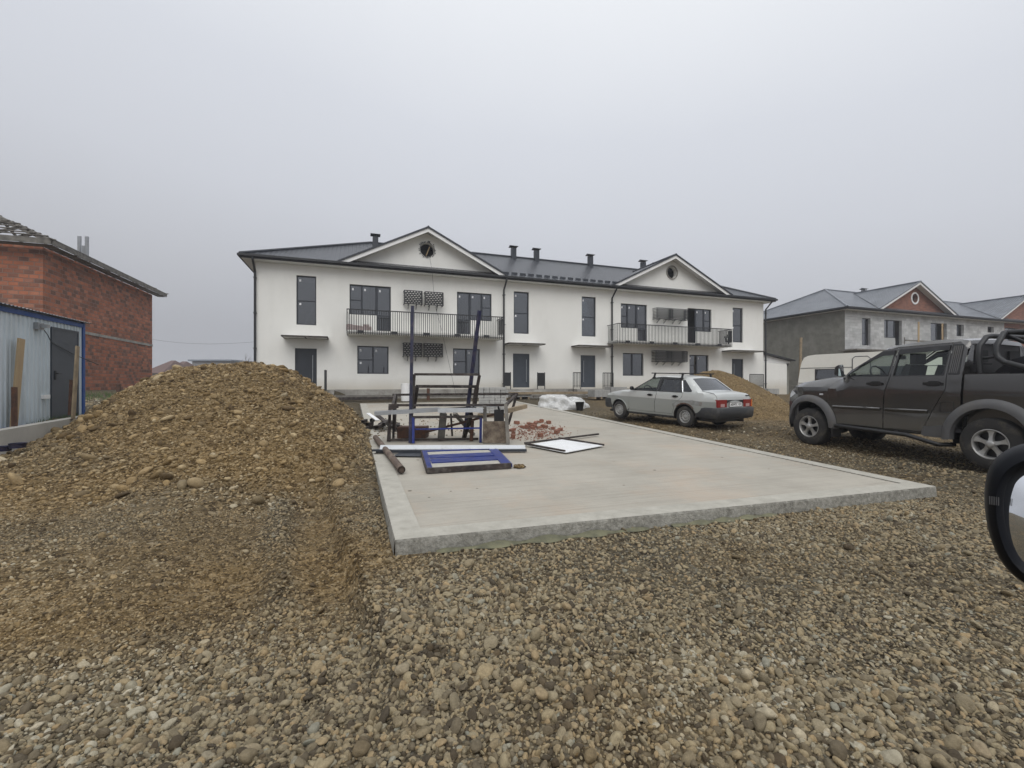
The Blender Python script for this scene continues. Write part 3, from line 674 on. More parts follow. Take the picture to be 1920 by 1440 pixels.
M['render_grey'] = mat('render_grey', (.205, .20, .172), .95, c2=(.135, .130, .108), vscale=1.3, detail=8, bump=.01, bscale=9, dirt=(.29, .285, .255), dirt_scale=.55, dirt_amt=.6)
M['corrugated'] = mat('corrugated', (.60, .67, .71), .42, metal=.1, c2=(.52, .585, .625), vscale=.9, dirt=(.30, .31, .29), dirt_scale=1.6, stretch=(1, 1, .3))
M['door_grey'] = mat('door_grey', (.055, .065, .08), .4, var=.1)
M['blue_trim'] = mat('blue_trim', (.022, .070, .24), .45, var=.15)

def uvplane(me, fn):
    l = me.uv_layers.new(name='UVMap'); co = [v.co for v in me.vertices]
    for lo in me.loops: l.data[lo.index].uv = fn(co[lo.vertex_index])

ZE, RISE, DEP, OV = 7.96, .488, 11.5, .6            # eave height, roof slope, depth, overhang
def pxL(P0, px, off=0):
    r = (px-960)/830
    return (r*(P0[1]+EY*0+NY*off)-P0[0]-NX*off)/(EX-EY*r)
def pxF(P0, px, py, off=0):
    L = pxL(P0, px, off); Yd = P0[1]+EY*L+NY*off
    return L, 1.5+(720-py)/830*Yd

def window(root, x0, x1, z0, z1, vm=(), hm=(), fr=.065, name='window', y=.10, stick=True, door=False):
    """frame with mullions, glass as a sub-part. vm: x positions; hm: (xa, xb, z) rails"""
    f = MB(); d0, d1 = y, y+.07
    f.box((x0, d0, z0), (x0+fr, d1, z1)); f.box((x1-fr, d0, z0), (x1, d1, z1))
    f.box((x0+fr, d0, z0), (x1-fr, d1, z0+fr)); f.box((x0+fr, d0, z1-fr), (x1-fr, d1, z1))
    for v in vm: f.box((v-fr*.75, d0-.004, z0+fr), (v+fr*.75, d1-.004, z1-fr))
    for a, b, z in hm: f.box((a, d0+.003, z-fr*.45), (b, d1-.008, z+fr*.45))
    o = f.build(name, M['anthracite'], root)
    g = MB().box((x0+fr*.6, y+.036, z0+fr*.6), (x1-fr*.6, y+.040, z1-fr*.6)); g.build('pane', M['house_glass'], o)
    if stick:
        xs = [x0]+list(vm)
        for a in xs: MB().box((a+fr+.06, y+.031, z1-fr-.24), (a+fr+.15, y+.034, z1-fr-.12)).build('sticker', M['white_sheet'], o)
        for a, b, z in hm:
            if b-a > .7: MB().box((a+.07, y+.031, z-.22), (a+.16, y+.034, z-.11)).build('sticker', M['white_sheet'], o)
    return o
def ac_basket(root, x0, x1, z0, z1, dep=.48, n=1):
    a = MB(); t = .045
    w = (x1-x0)/n
    for k in range(n):
        u0, u1 = x0+k*w+(.015 if n > 1 else 0), x0+(k+1)*w-(.015 if n > 1 else 0)
        for (p, q) in (((u0,-dep,z0),(u1,-dep,z0)), ((u0,-dep,z1),(u1,-dep,z1)), ((u0,-dep,z0),(u0,-dep,z1)), ((u1,-dep,z0),(u1,-dep,z1)),
                       ((u0,0,z1),(u0,-dep,z1)), ((u1,0,z1),(u1,-dep,z1)), ((u0,0,z0),(u0,-dep,z0)), ((u1,0,z0),(u1,-dep,z0))):
            a.beam(p, q, t, t)
        # perforated front: staggered slots between bars
        rows = 7; hh = (z1-z0)/rows
        for r_ in range(1, rows): a.beam((u0, -dep, z0+r_*hh), (u1, -dep, z0+r_*hh), .006, .062)
        for r_ in range(rows):
            k2 = 6
            for c_ in range(k2):
                xx = u0+(c_+(.5 if r_ % 2 else .95))*(u1-u0)/k2
                if xx < u1-.01: a.beam((xx, -dep, z0+r_*hh), (xx, -dep, z0+(r_+1)*hh), .065, .006, up=(0, 1, 0))
        for yy in (-dep*.33, -dep*.66):
            for r_ in range(1, rows):
                for sx in (u0, u1): a.beam((sx, 0, z0+r_*hh), (sx, -dep, z0+r_*hh), .006, .05) if yy < -dep*.5 else None
        for xx in (u0+(u1-u0)*.25, u0+(u1-u0)*.7):
            a.beam((xx, 0, z0-.02), (xx, -dep*.9, z0-.02), .045, .045); a.beam((xx, -.02, z0-.24), (xx, -dep*.7, z0-.03), .03, .03)
    return a.build('air_conditioner_basket', M['black_metal'], root)
def railing(x0, x1, y0, z0, z1, sides=(), pitch=.115, mb=None, solid=()):
    a = mb or MB()
    a.beam((x0, y0, z1), (x1, y0, z1), .04, .05); a.beam((x0, y0, z0+.10), (x1, y0, z0+.10), .03, .025)
    n = max(2, int((x1-x0)/pitch))
    for i in range(n+1): a.beam((x0+(x1-x0)*i/n, y0, z0), (x0+(x1-x0)*i/n, y0, z1), .032, .022)
    for sx in sides:
        a.beam((sx, y0, z1), (sx, 0, z1), .04, .03); a.beam((sx, y0, z0+.10), (sx, 0, z0+.10), .03, .025)
        m = max(2, int(abs(y0)/pitch))
        for i in range(m): a.beam((sx, y0*(1-i/m), z0), (sx, y0*(1-i/m), z1), .018, .018)
    return a
def hip_roof(root, Lt, tile, gables, gap=.0, ze=ZE, right_hip=True, pm='stucco', barge='board', pits=()):
    zr = ze+(DEP/2+OV)*RISE; h = DEP/2
    A, B, C, D = (-OV, -OV, ze), (Lt+OV, -OV, ze), (Lt+OV, DEP+OV, ze), (-OV, DEP+OV, ze)
    E, F = (h, h, zr), (Lt-h, h, zr)
    r = MB(); r.v = [A, B, C, D, E, F]; r.f = [[0,1,5,4],[2,3,4,5],[3,0,4],[1,2,5]]; r.m = [0]*4
    me_o = r.build('roof', tile, root)
    k = math.sqrt(1+RISE*RISE)
    l = me_o.data.uv_layers.new(name='UVMap')
    for p in me_o.data.polygons:
        for li in p.loop_indices:
            co = me_o.data.vertices[me_o.data.loops[li].vertex_index].co
            l.data[li].uv = (co.x, (co.z-ze)/RISE*k) if abs(p.normal.y) > abs(p.normal.x) else (co.y, (co.z-ze)/RISE*k)
    # ridge caps, gutter and fascia
    cp = MB()
    for a, b in ((A, E), (D, E), (B, F), (C, F), (E, F)): cp.tube([Vector(a)+Vector((0, 0, .02)), Vector(b)+Vector((0, 0, .02))], .075, 6)
    cp.build('ridge_cap', tile if tile is not M['tile_dark'] else M['anthracite'], me_o, smooth=40)
    g = MB(); zg_ = ze-.055
    for a, b in (((-OV-.05, -OV-.05), (Lt+OV+.05, -OV-.05)), ((-OV-.05, -OV-.05), (-OV-.05, DEP+OV)), ((Lt+OV+.05, -OV-.05), (Lt+OV+.05, DEP+OV))):
        g.beam((*a, zg_), (*b, zg_), .12, .11)
    for a, b in (((-OV, -OV+.03), (Lt+OV, -OV+.03)),): g.beam((*a, ze-.13), (*b, ze-.13), .03, .14)
    for xx in (-OV+.03, Lt+OV-.03): g.beam((xx, -OV+.05, ze-.13), (xx, DEP+OV, ze-.13), .03, .14)
    g.build('gutter', M['black_metal'], me_o)
    s = MB(); zs = ze-.20
    s.add([(-OV+.04, -OV+.04, zs), (Lt+OV-.04, -OV+.04, zs), (Lt+OV-.04, .0, zs), (-OV+.04, .0, zs)], [(0, 1, 2, 3)])
    s.add([(-OV+.04, .0, zs), (0, .0, zs), (0, DEP+OV-.04, zs), (-OV+.04, DEP+OV-.04, zs)], [(0, 1, 2, 3)])
    s.add([(Lt, .0, zs), (Lt+OV-.04, .0, zs), (Lt+OV-.04, DEP+OV-.04, zs), (Lt, DEP+OV-.04, zs)], [(0, 1, 2, 3)])
    s.build('soffit', M['soffit'], me_o)
    for (c, hw, zt, hole) in gables:
        z0 = ze+.03; sl = (zt-z0)/hw; yb = -OV+(zt-z0)/RISE      # where the gable ridge meets the main slope
        gr = MB(); gr.v = [(c-hw, -OV-.05, z0), (c, -OV-.05, zt), (c, yb, zt), (c+hw, -OV-.05, z0)]; gr.f = [[0, 1, 2], [1, 3, 2]]; gr.m = [0, 0]
        go = gr.build('gable_roof', tile, me_o)
        l = go.data.uv_layers.new(name='UVMap'); kk = math.sqrt(1+sl*sl)
        for lo in go.data.loops:
            co = go.data.vertices[lo.vertex_index].co; l.data[lo.index].uv = (co.y, (co.z-z0)/sl*kk)
        e = MB()
        for sg in (-1, 1): e.beam((c+sg*(hw+.05), -OV-.06, z0-.02), (c, -OV-.06, zt+.02), .05, .09)
        e.tube([(c, -OV-.09, zt+.03), (c, yb, zt+.03)], .07, 6); e.build('ridge_cap', M['anthracite'] if tile is M['tile_dark'] else tile, go)
        bb = MB()
        for sg in (-1, 1):
            n = Vector((-sg*sl, 0, -1)).normalized() if sg < 0 else Vector((-sl, 0, -1)).normalized()
            p, q = Vector((c+sg*(hw-.10), -OV-.03, z0+.0)), Vector((c, -OV-.03, zt-.0))
            d = Vector((0, 0, -.24)); dy = Vector((0, .03, 0))
            p2 = Vector((c+sg*(hw-.10-.24/sl*.8), -OV-.03, z0+.0-.02))
            # bargeboard as a parallelogram prism
            bb.add([p, q, q+d, p2, p+dy, q+dy, q+d+dy, p2+dy], [(0,1,2,3),(7,6,5,4),(0,4,5,1),(1,5,6,2),(2,6,7,3),(3,7,4,0)])
            # sloping soffit
            a1, a2 = p+Vector((0, .04, -.06)), q+Vector((0, .04, -.10)); b1, b2 = a1+Vector((0, OV-.04, 0)), a2+Vector((0, OV-.04, 0))
            bb.add([a1, a2, b2, b1], [(0, 1, 2, 3)])
        bb.build('bargeboard', M[barge], go)
        # pediment wall standing on the tiled skirt, pierced by the round hole
        zb = ze+OV*RISE-.02; hb = hw*(zt-zb)/(zt-z0)
        pw = MB(); holes = [circ(hole[0], hole[1], hole[2], 28)] if hole else []
        plate(pw, [(c-hb, zb), (c+hb, zb), (c, zt-.12)], holes, lambda x, z: (x, -.02, z), lambda x, z: (x, .28, z), mi_rev=0)
        po = pw.build('pediment', M[pm], go, fix=False)
        uvplane(po.data, lambda v: (v.x, v.z))
        if hole:
            bk = MB().box((c-1.2, .7, zb+.1), (c+1.2, .74, zt-.9)); bk.build('dark_attic_sheet', M['black_metal'], po)  # black sheet standing in for the darkness of the attic behind the hole
    return me_o
def vent(roof, x, y, h=.75, ze=ZE):
    z = ze+(y+OV)*RISE
    v = MB(); v.box((x-.17, y-.17, z-.3), (x+.17, y+.17, z+h)); 
    for sx in (-.13, .13):
        for sy in (-.13, .13): v.box((x+sx-.02, y+sy-.02, z+h), (x+sx+.02, y+sy+.02, z+h+.12))
    v.add([(x-.3, y-.3, z+h+.12), (x+.3, y-.3, z+h+.12), (x+.3, y+.3, z+h+.12), (x-.3, y+.3, z+h+.12), (x-.3, y, z+h+.24), (x+.3, y, z+h+.24)],
          [(0,1,5,4), (2,3,4,5), (0,4,3), (1,2,5), (0,3,2,1)])
    v.build('chimney', M['anthracite'], roof)
def downpipe(root, x, ztop=ZE-.12, zbot=.9, r=.055, wall=-.09, bracket=True):
    p = MB(); p.tube([(x, -OV-.03, ztop+.02), (x, -OV-.03, ztop-.12), (x, wall, ztop-.62), (x, wall, zbot)], r, 8)
    if bracket:
        for z in np.arange(zbot+.6, ztop-.8, 1.8): p.box((x-.075, wall-.07, z), (x+.075, -.002, z+.04))
    return p.build('downpipe', M['black_metal'], root, smooth=40)

# ---------------------------------------------------------------- white two-storey row house
H1 = (-13.07, 22.6); LT = 34.4
house = empty('row_house', (H1[0], H1[1], 0), PHI)
tag(house, 'long white two storey house with dark tiled roof and two gables, finished', 'house')
F1 = lambda px, py, off=0: pxF(H1, px, py, off)
def R1(a, b, c, d):                                # pixel box -> wall box
    x0, z1 = F1(a, b); x1, z0 = F1(c, d); return x0, x1, z0, z1
ZT = 1.26                                           # door sill level
op = {}
op['tall'] = [R1(555.6, 519, 593, 613), R1(963.5, 549, 992, 629.6), R1(1091, 557.5, 1117.6, 634.8), R1(1374, 578, 1393.5, 645.7)]
op['low'] = [R1(670, 644.6, 728.7, 701), R1(849.6, 650.6, 900, 699.5), R1(1168, 660.6, 1207, 706), R1(1293, 664.9, 1329, 703)]
op['door'] = [R1(553, 653, 594, 728.5), R1(962, 665, 993, 729.5), R1(1089, 667.7, 1116.8, 729.5), R1(1372.6, 675, 1394, 728)]
# balcony openings: window + door polygons (x of window outer, split, door outer)
blocks = [(655.5, 706, 733, 526.5, 584), (922, 882, 857, 543, 598), (1164.3, 1195, 1213.6, 564, 610.5), (1334.5, 1306, 1289.5, 573.5, 617.8)]
holes = []
def q(v, z=None): return v
for k, lst in op.items():
    for i, (x0, x1, z0, z1) in enumerate(lst):
        if k == 'door': z0, z1 = ZT+.02, ZT+2.12
        if k == 'tall': z0, z1 = 4.62, 7.22
        if k == 'low': z0, z1 = 2.06, 3.60
        lst[i] = (x0, x1, z0, z1); holes.append([(x0, z0), (x1, z0), (x1, z1), (x0, z1)])
ZD, ZW, ZWT = 4.38, 5.30, 6.95
bl = []
for wx, sx, dx, _, _ in blocks:
    a, s, d = pxL(H1, wx), pxL(H1, sx), pxL(H1, dx); bl.append((a, s, d))
    if a < d: holes.append([(a, ZW), (s, ZW), (s, ZD), (d, ZD), (d, ZWT), (a, ZWT)])
    else: holes.append([(d, ZD), (s, ZD), (s, ZW), (a, ZW), (a, ZWT), (d, ZWT)])
w = MB()
plate(w, rect(0, LT, ZT-.06, ZE-.205), holes, lambda x, z: (x, 0, z), lambda x, z: (x, .20, z))
w.add([(0, 0, ZT-.06), (0, DEP, ZT-.06), (0, DEP, ZE-.205), (0, 0, ZE-.205)], [(0, 1, 2, 3)])
w.add([(LT, 0, ZT-.06), (LT, DEP, ZT-.06), (LT, DEP, ZE-.205), (LT, 0, ZE-.205)], [(3, 2, 1, 0)])
w.add([(0, DEP, ZT-.06), (LT, DEP, ZT-.06), (LT, DEP, ZE-.205), (0, DEP, ZE-.205)], [(0, 1, 2, 3)])
w.build('wall', M['stucco'], house, fix=False)
pl = MB(); pl.box((-.03, -.035, .2), (LT+.03, .3, ZT-.06)); pl.box((-.03, .31, .2), (.2, DEP, ZT-.06)); pl.box((LT-.2, .31, .2), (LT+.03, DEP, ZT-.06))
pl.build('plinth', M['plinth'], house)
# rooms behind the glass
rm = MB(); rm.box((.3, 3.4, ZT-.05), (LT-.3, 3.5, ZE-.3)); rm.box((.3, .22, 4.15), (LT-.3, 3.4, 4.30)); rm.box((.3, .22, ZT-.05), (LT-.3, 3.4, ZT)); rm.box((.3, .22, 7.55), (LT-.3, 3.4, 7.6))
for x in (.3, 5.6, 12.6, 17.2, 21.0, 29.4, LT-.35): rm.box((x, .22, ZT), (x+.1, 3.4, 7.55))
rm.build('interior', M['interior'], house)
for i, (x0, x1, z0, z1) in enumerate(op['tall']):
    o = window(house, x0, x1, z0, z1, hm=[(x0+.06, x1-.06, z0+(z1-z0)*.49)])
    if i == 0:
        MB().beam((x0+.35, .35, z0+.06), (x1-.04, .30, z0+1.2), .05, .03).beam((x1-.22, .33, z0+.05), (x1-.03, .33, z0+.42), .05, .03).build('leaning_batten', M['white_trim'], o)
for i, (x0, x1, z0, z1) in enumerate(op['low']):
    m_ = x0+(x1-x0)*(.5 if i < 2 else (.48 if i == 2 else .42))
    window(house, x0, x1, z0, z1, vm=[m_], hm=[(x0+.06, m_, z0+(z1-z0)*.5)] if i != 2 else [], stick=i != 2)
for i, (x0, x1, z0, z1) in enumerate(op['door']):
    d = MB(); fr = .07
    d.box((x0, .06, z0), (x0+fr, .16, z1)); d.box((x1-fr, .06, z0), (x1, .16, z1)); d.box((x0+fr, .06, z1-fr), (x1-fr, .16, z1))
    d.box((x0+fr, .09, z0), (x1-fr, .14, z1-fr))
    for k in range(1, 5):
        if i != 3: d.box((x0+fr+.05, .084, z0+k*(z1-z0)/5), (x1-fr-.05, .0895, z0+k*(z1-z0)/5+.012))
    do = d.build('door', M['anthracite'] if i in (0, 3) else M['door_grey'], house)
    hx_ = (x1-fr-.13) if i in (0, 1) else (x0+fr+.16)
    hb = MB().tube([(hx_, .03, z0+.35), (hx_, .03, z1-.35)], .02, 8)
    for zz in (z0+.55, z1-.55): hb.tube([(hx_, .03, zz), (hx_, .09, zz)], .012, 6)
    hb.build('handle', M['galv'], do, smooth=40)
for i, (a, s, d) in enumerate(bl):
    sg = 1 if a < d else -1
    lo, hi = min(a, s), max(a, s)
    npx = lo+(hi-lo)*.45 if sg > 0 else hi-(hi-lo)*.45
    window(house, lo, hi, ZW, ZWT, vm=[npx], hm=[(lo+.06, npx, ZW+.8)] if sg > 0 else [(npx, hi-.06, ZW+.8)])
    lo, hi = min(d, s), max(d, s)
    if i == 3:                                       # stands open: an empty doorway with its frame
        f = MB(); f.box((lo, .1, ZD), (lo+.06, .17, ZWT)); f.box((hi-.06, .1, ZD), (hi, .17, ZWT)); f.box((lo+.06, .1, ZWT-.06), (hi-.06, .17, ZWT)); f.box((lo+.06, .1, ZD), (hi-.06, .17, ZD+.05))
        f.box((lo+.07, .18, ZD+.05), (lo+.12, .9, ZWT-.06))
        f.build('balcony_door', M['anthracite'], house)
    else: window(house, lo, hi, ZD, ZWT, hm=[(lo+.06, hi-.06, ZW)], fr=.08, name='balcony_door')
# balconies: slab and railing
for i, (pa, pb) in enumerate(((650.5, 944), (1158.6, 1372.5))):
    y0 = -1.25; xa, xb = pxL(H1, pa, y0), pxL(H1, pb, y0)
    b = MB().box((xa+.03, y0+.04, 4.14), (xb-.03, -.002, 4.32)); bo = b.build('balcony', M['stucco'], house)
    rl = railing(xa, xb, y0, 4.10, 5.38, sides=(xa, xb)); 
    rl.box((xb-.01, y0, 4.45), (xb+.01, y0+.85 if i == 0 else y0+.3, 5.3))
    for k in range(5): xx = xa+(xb-xa)*(k+.3)/5; rl.box((xx, y0-.065, 4.17), (xx+.32, y0-.005, 4.30))
    rl.build('railing', M['black_metal'], bo)
# entrance canopies (bare frames) and porch rails
for (pa, pb, py) in ((527, 613.6, 634), (948, 1021, 649), (1077, 1148, 653), (1363, 1433, 661)):
    y0 = -1.0; xa, xb = pxL(H1, pa+3, y0*.6), pxL(H1, pb, y0*.9); z = 3.92
    c = MB()
    for p_, q_ in (((xa, y0, z), (xb, y0, z)), ((xa, -.02, z), (xb, -.02, z)), ((xa, y0, z), (xa, 0, z)), ((xb, y0, z), (xb, 0, z)), ((xa+(xb-xa)/2, y0, z), (xa+(xb-xa)/2, 0, z))): c.beam(p_, q_, .06, .07)
    co_ = c.build('canopy', M['rust_dark'], house)
    MB().box((xa+.03, y0+.04, z-.028), (xb-.03, -.05, z-.018)).build('canopy_sheet', M['soffit'], co_)
def porch_rail(pa, pb, solid=False, y0=-.9):
    xa, xb = pxL(H1, pa, y0), pxL(H1, pb, y0)
    r_ = MB()
    if solid:
        r_.box((xa, y0-.01, ZT+.12), (xb, y0+.01, ZT+.92)); r_.beam((xa, y0, ZT-.2), (xa, y0, ZT+.95), .04, .04); r_.beam((xb, y0, ZT-.2), (xb, y0, ZT+.95), .04, .04)
    else: railing(xa, xb, y0, ZT+.02, ZT+.95, sides=(), pitch=.10, mb=r_); r_.beam((xa, y0, ZT-.25), (xa, y0, ZT+.95), .035, .035); r_.beam((xb, y0, ZT-.25), (xb, y0, ZT+.95), .035, .035)
    r_.build('porch_railing', M['black_metal'], house)
porch_rail(945, 957.5, True); porch_rail(1008, 1021.5, True)
porch_rail(1075, 1089); porch_rail(1131, 1150); porch_rail(1406, 1432)
xx = pxL(H1, 611, -.9); MB().box((xx-.04, -1.5, ZT-.2), (xx+.04, -.6, ZT+.95)).build('porch_railing', M['black_metal'], house)
# porch slabs / steps
for (x0, x1, z0, z1) in op['door']:
    st = MB(); st.box((x0-.9, -1.25, .35), (x1+.9, -.036, ZT-.08)); st.box((x0-.5, -1.6, .35), (x1+.5, -1.252, ZT-.30)); st.build('porch_step', M['plinth'], house)
# air conditioner baskets
for a in ((758.5, 791.6, 530, 554.5, 1), (797.7, 831, 533, 557.5, 1), (757, 791, 646.5, 669, 1), (796, 830, 648.5, 671, 1), (1232, 1290, 565, 585, 2), (1230, 1289, 663, 681, 2)):
    y0 = -.48; xa, z1_ = F1(a[0], a[2], y0); xb, z0_ = F1(a[1], a[3], y0)
    zc = 6.35 if z1_ > 5 else 3.42
    ac_basket(house, xa, xb, zc-.36, zc+.36, n=a[4])
g1 = F1(801.3, 468.5); g2 = F1(1259.5, 511)
LG = [(pxL(H1, 803, -OV), (pxL(H1, 948, -OV)-pxL(H1, 632, -OV))/2, 10.30, (g1[0], g1[1], .40)), (pxL(H1, 1267, -OV), (pxL(H1, 1378, -OV)-pxL(H1, 1150, -OV))/2-.15, 10.42, (g2[0], g2[1], .42))]
rf = hip_roof(house, LT, M['tile_dark'], LG)
# ring of the right-hand hole, ragged foam of the left-hand one
ring = MB(); hc = LG[1][3]
for i in range(28):
    a0, a1 = 2*math.pi*i/28, 2*math.pi*(i+1)/28
    ring.beam((hc[0]+hc[2]*1.08*math.cos(a0), -.04, hc[1]+hc[2]*1.08*math.sin(a0)), (hc[0]+hc[2]*1.08*math.cos(a1), -.04, hc[1]+hc[2]*1.08*math.sin(a1)), .05, .11, up=(0, 1, 0))
ring.build('window_surround', M['plinth'], house)
rag = MB(); hc = LG[0][3]; rr_ = random.Random(3)
for i in range(34):
    a0 = 2*math.pi*i/34; r0 = hc[2]*rr_.uniform(.93, 1.02); r1 = hc[2]*rr_.uniform(1.08, 1.32)
    rag.beam((hc[0]+r0*math.cos(a0), -.03, hc[1]+r0*math.sin(a0)), (hc[0]+r1*math.cos(a0+rr_.uniform(-.1, .1)), -.04, hc[1]+r1*math.sin(a0)), rr_.uniform(.03, .07), .03)
rag.build('ragged_edge', M['plastic_black'], house)
MB().beam((hc[0]-.05, .12, hc[1]-.3), (hc[0]+.16, .18, hc[1]+.25), .09, .03).build('attic_board', M['new_wood'], house)
for px, off in ((704, 3.9), (963, 5.3), (1006, 5.3), (1107, 5.3), (1206, 5.3), (1230, 4.6)): vent(rf, pxL(H1, px, off), off, h=.72)
for px in (478, 945, 1148, 1436): downpipe(house, pxL(H1, px, -.09))
# snow guards along the eave
sg_ = MB()
for a, b in ((12.2, 21.4),):
    for x in np.arange(a, b, .55): sg_.box((x, .02, ZE+.28), (x+.38, .05, ZE+.42))
sg_.build('snow_guard', M['anthracite'], rf)

# low garage-like annex at its right end
annex = empty('annex', (H1[0]+EX*(LT+.02), H1[1]+EY*(LT+.02), 0), PHI)
tag(annex, 'low white annex with sloping dark roof edge at the white house end', 'annex')
a = MB(); a.box((0.02, .3, .4), (2.75, 6, 3.15)); a.box((.10, .18, .4), (2.65, .298, 3.05)); a.build('wall', M['stucco'], annex)
a = MB(); a.prism([(0.02, 3.16), (3.1, 3.16), (3.1, 3.30), (0.02, 3.86)], lambda x, z: (x, .28, z), lambda x, z: (x, 5.9, z)); ao = a.build('roof', M['board'], annex)
a = MB().beam((-.05, .2, 3.92), (3.3, .2, 3.36), .5, .09); a.box((2.75, .2, 2.95), (2.85, 1, 3.14)); a.build('fascia', M['black_metal'], ao)
a = MB().box((2.76, .6, .4), (3.4, .8, 3.1)); a.build('side_wall', M['render_grey'], annex)

# ---------------------------------------------------------------- unfinished house further along
H2 = (28.2, 37.5); LT2 = 34.4
F2 = lambda px, py, off=0: pxF(H2, px, py, off)
house2 = empty('row_house', (H2[0], H2[1], 0), PHI)
tag(house2, 'unfinished grey block house with light grey roof and brick gables behind the caravan', 'house')
holes2 = []
def R2(a, b, c, d): x0, z1 = F2(a, b); x1, z0 = F2(c, d); return x0, x1, z0, z1
wins2 = [R2(1616, 596, 1632.5, 648), R2(1658, 599, 1691, 648), R2(1745, 605, 1775.6, 640), R2(1793.6, 608, 1807.5, 631), R2(1852, 612, 1864, 624), R2(1884, 614, 1909, 640)]
for x0, x1, z0, z1 in wins2: holes2.append(rect(x0, x1, z0, z1))
xb_ = pxL(H2, 1883)
w = MB(); plate(w, rect(0, xb_, .3, ZE-.205), [h for h in holes2 if h[0][0] < xb_-.2], lambda x, z: (x, 0, z), lambda x, z: (x, .22, z))
wo_ = w.build('wall', M['gas_block'], house2, fix=False); uvplane(wo_.data, lambda v: (v.x, v.z))
w = MB(); plate(w, rect(xb_, LT2, .3, ZE-.205), [h for h in holes2 if h[0][0] > xb_-.2], lambda x, z: (x, 0, z), lambda x, z: (x, .22, z))
wo_ = w.build('wall', M['brick_gable'], house2, fix=False); uvplane(wo_.data, lambda v: (v.x, v.z))
w = MB(); w.add([(0, 0, .3), (0, DEP, .3), (0, DEP, ZE-.205), (0, 0, ZE-.205)], [(0, 1, 2, 3)]); w.add([(0, DEP, .3), (LT2, DEP, .3), (LT2, DEP, ZE-.205), (0, DEP, ZE-.205)], [(0, 1, 2, 3)])
w.build('end_wall', M['render_grey'], house2, fix=False)
rm = MB(); rm.box((.3, 3.2, .4), (LT2-.3, 3.3, ZE-.3)); rm.box((.3, .3, 4.1), (LT2-.3, 3.2, 4.3)); rm.box((.1, .3, .4), (.2, 3.2, 7.6)); rm.build('interior', M['interior'], house2)
for i, (x0, x1, z0, z1) in enumerate(wins2):
    if i == 4: continue
    xm = x0+(x1-x0)*(.62 if i < 2 else .45)
    if i == 1: window(house2, x0, xm+.1, z0+.65, z1, vm=[x0+.6], hm=[], stick=False); MB().box((x0, .05, z0), (xm+.1, .2, z0+.645)).build('infill', M['gas_block'], house2)
    else: window(house2, x0, xm, z0, z1, vm=[], hm=[(x0, xm, z0+(z1-z0)*.45)] if i == 0 else [], stick=False)
g = F2(1718, 550)
rf2 = hip_roof(house2, LT2, M['tile_grey'], [(pxL(H2, 1725, -OV), (pxL(H2, 1797, -OV)-pxL(H2, 1650, -OV))/2, 10.72, (pxL(H2, 1714.5), 9.35, .42)), (LT2-pxL(H2, 1725, -OV)+1.2, 5.4, 10.72, None)], pm='brick_gable')
hcx = pxL(H2, 1714.5); MB().lathe([(.56, -.03), (.56, -.07), (.42, -.07), (.42, -.03)], 'y', 24, (hcx, 0, 9.35)).build('window_surround', M['white_trim'], rf2)
for px in (1620, 1679, 1893): vent(rf2, pxL(H2, px, 4.8), 4.8, h=.5)
# balcony slab with plank guard of scaffolding
sc = empty('scaffold', (H2[0], H2[1], 0), PHI); tag(sc, 'timber scaffold with pale upright posts on the front of the grey house', 'scaffold')
xa, xb = pxL(H2, 1694, -1.3), pxL(H2, 1830, -1.3)
MB().box((xa, -1.4, 4.1), (xb, -.01, 4.28)).build('deck', M['plinth'], sc)
for px in (1722.5, 1767):
    x_ = pxL(H2, px, -1.5); MB().beam((x_, -1.5, .5), (x_, -1.5, 6.9), .17, .06, up=(0, 1, 0)).build('post', M['new_wood'], sc)
x_ = pxL(H2, 1745, -1.5); MB().beam((x_-1.2, -1.45, 4.25), (pxL(H2, 1766, -1.5), -1.45, 5.2), .04, .15).build('brace', M['new_wood'], sc)
r_ = MB().beam((xa, -1.42, 5.25), (xb+3, -1.42, 5.25), .04, .12); r_.beam((xa, -1.42, 4.75), (xb, -1.42, 4.75), .04, .10)
for px in (1697, 1757, 1787, 1812, 1824): x_ = pxL(H2, px, -1.42); r_.beam((x_, -1.38, 4.2), (x_, -1.38, 5.5), .05, .05)
r_.build('guard_rail', M['grey_wood'], sc)
x0_, x1_ = pxL(H2, 1597, -1.2), pxL(H2, 1667, -1.2)
MB().box((x0_, -1.6, 4.25), (x1_, -.01, 4.36)).build('deck', M['grey_wood'], sc)
po_ = empty('timber_post', (0, 0, 0)); 
p_ = at(1502, 633, 29.0); MB().beam((p_.x-.1, 29.0, .8), (p_.x, 29.0, p_.z), .13, .10, up=(0, 1, 0)).build('post', M['pallet_wood'], po_)
tag(po_, 'tall leaning timber post standing beside the front of the caravan', 'post')

# ---------------------------------------------------------------- brick shell on the left
xg = -9.0
H3x, H3y = H1[0]+EX*xg, H1[1]+EY*xg
H3x, H3y = -21.35, 20.15
brick = empty('brick_house', (H3x, H3y, 0), PHI)         # local x runs to -L
tag(brick, 'unfinished red brick house with bare grey roof battens at the left edge', 'house')
LT3 = 26
w = MB(); w.box((-LT3, 0, .3), (0, .3, ZE-.22)); w.box((-.3, .3, .3), (0, DEP, ZE-.22)); w.box((-LT3, DEP-.3, .3), (-.3, DEP, ZE-.22))
wo_ = w.build('wall', M['brick_wall'], brick)
l = wo_.data.uv_layers.new(name='UVMap')
for p in wo_.data.polygons:
    for li in p.loop_indices:
        c_ = wo_.data.vertices[wo_.data.loops[li].vertex_index].co; l.data[li].uv = (c_.x+.13, c_.z) if abs(p.normal.y) > .5 else (c_.y, c_.z)
MB().box((-.01, .0, 4.12), (.035, DEP, 4.27)).box((-LT3, -.035, 4.12), (-.0, -.002, 4.27)).build('concrete_belt', M['plinth'], brick)
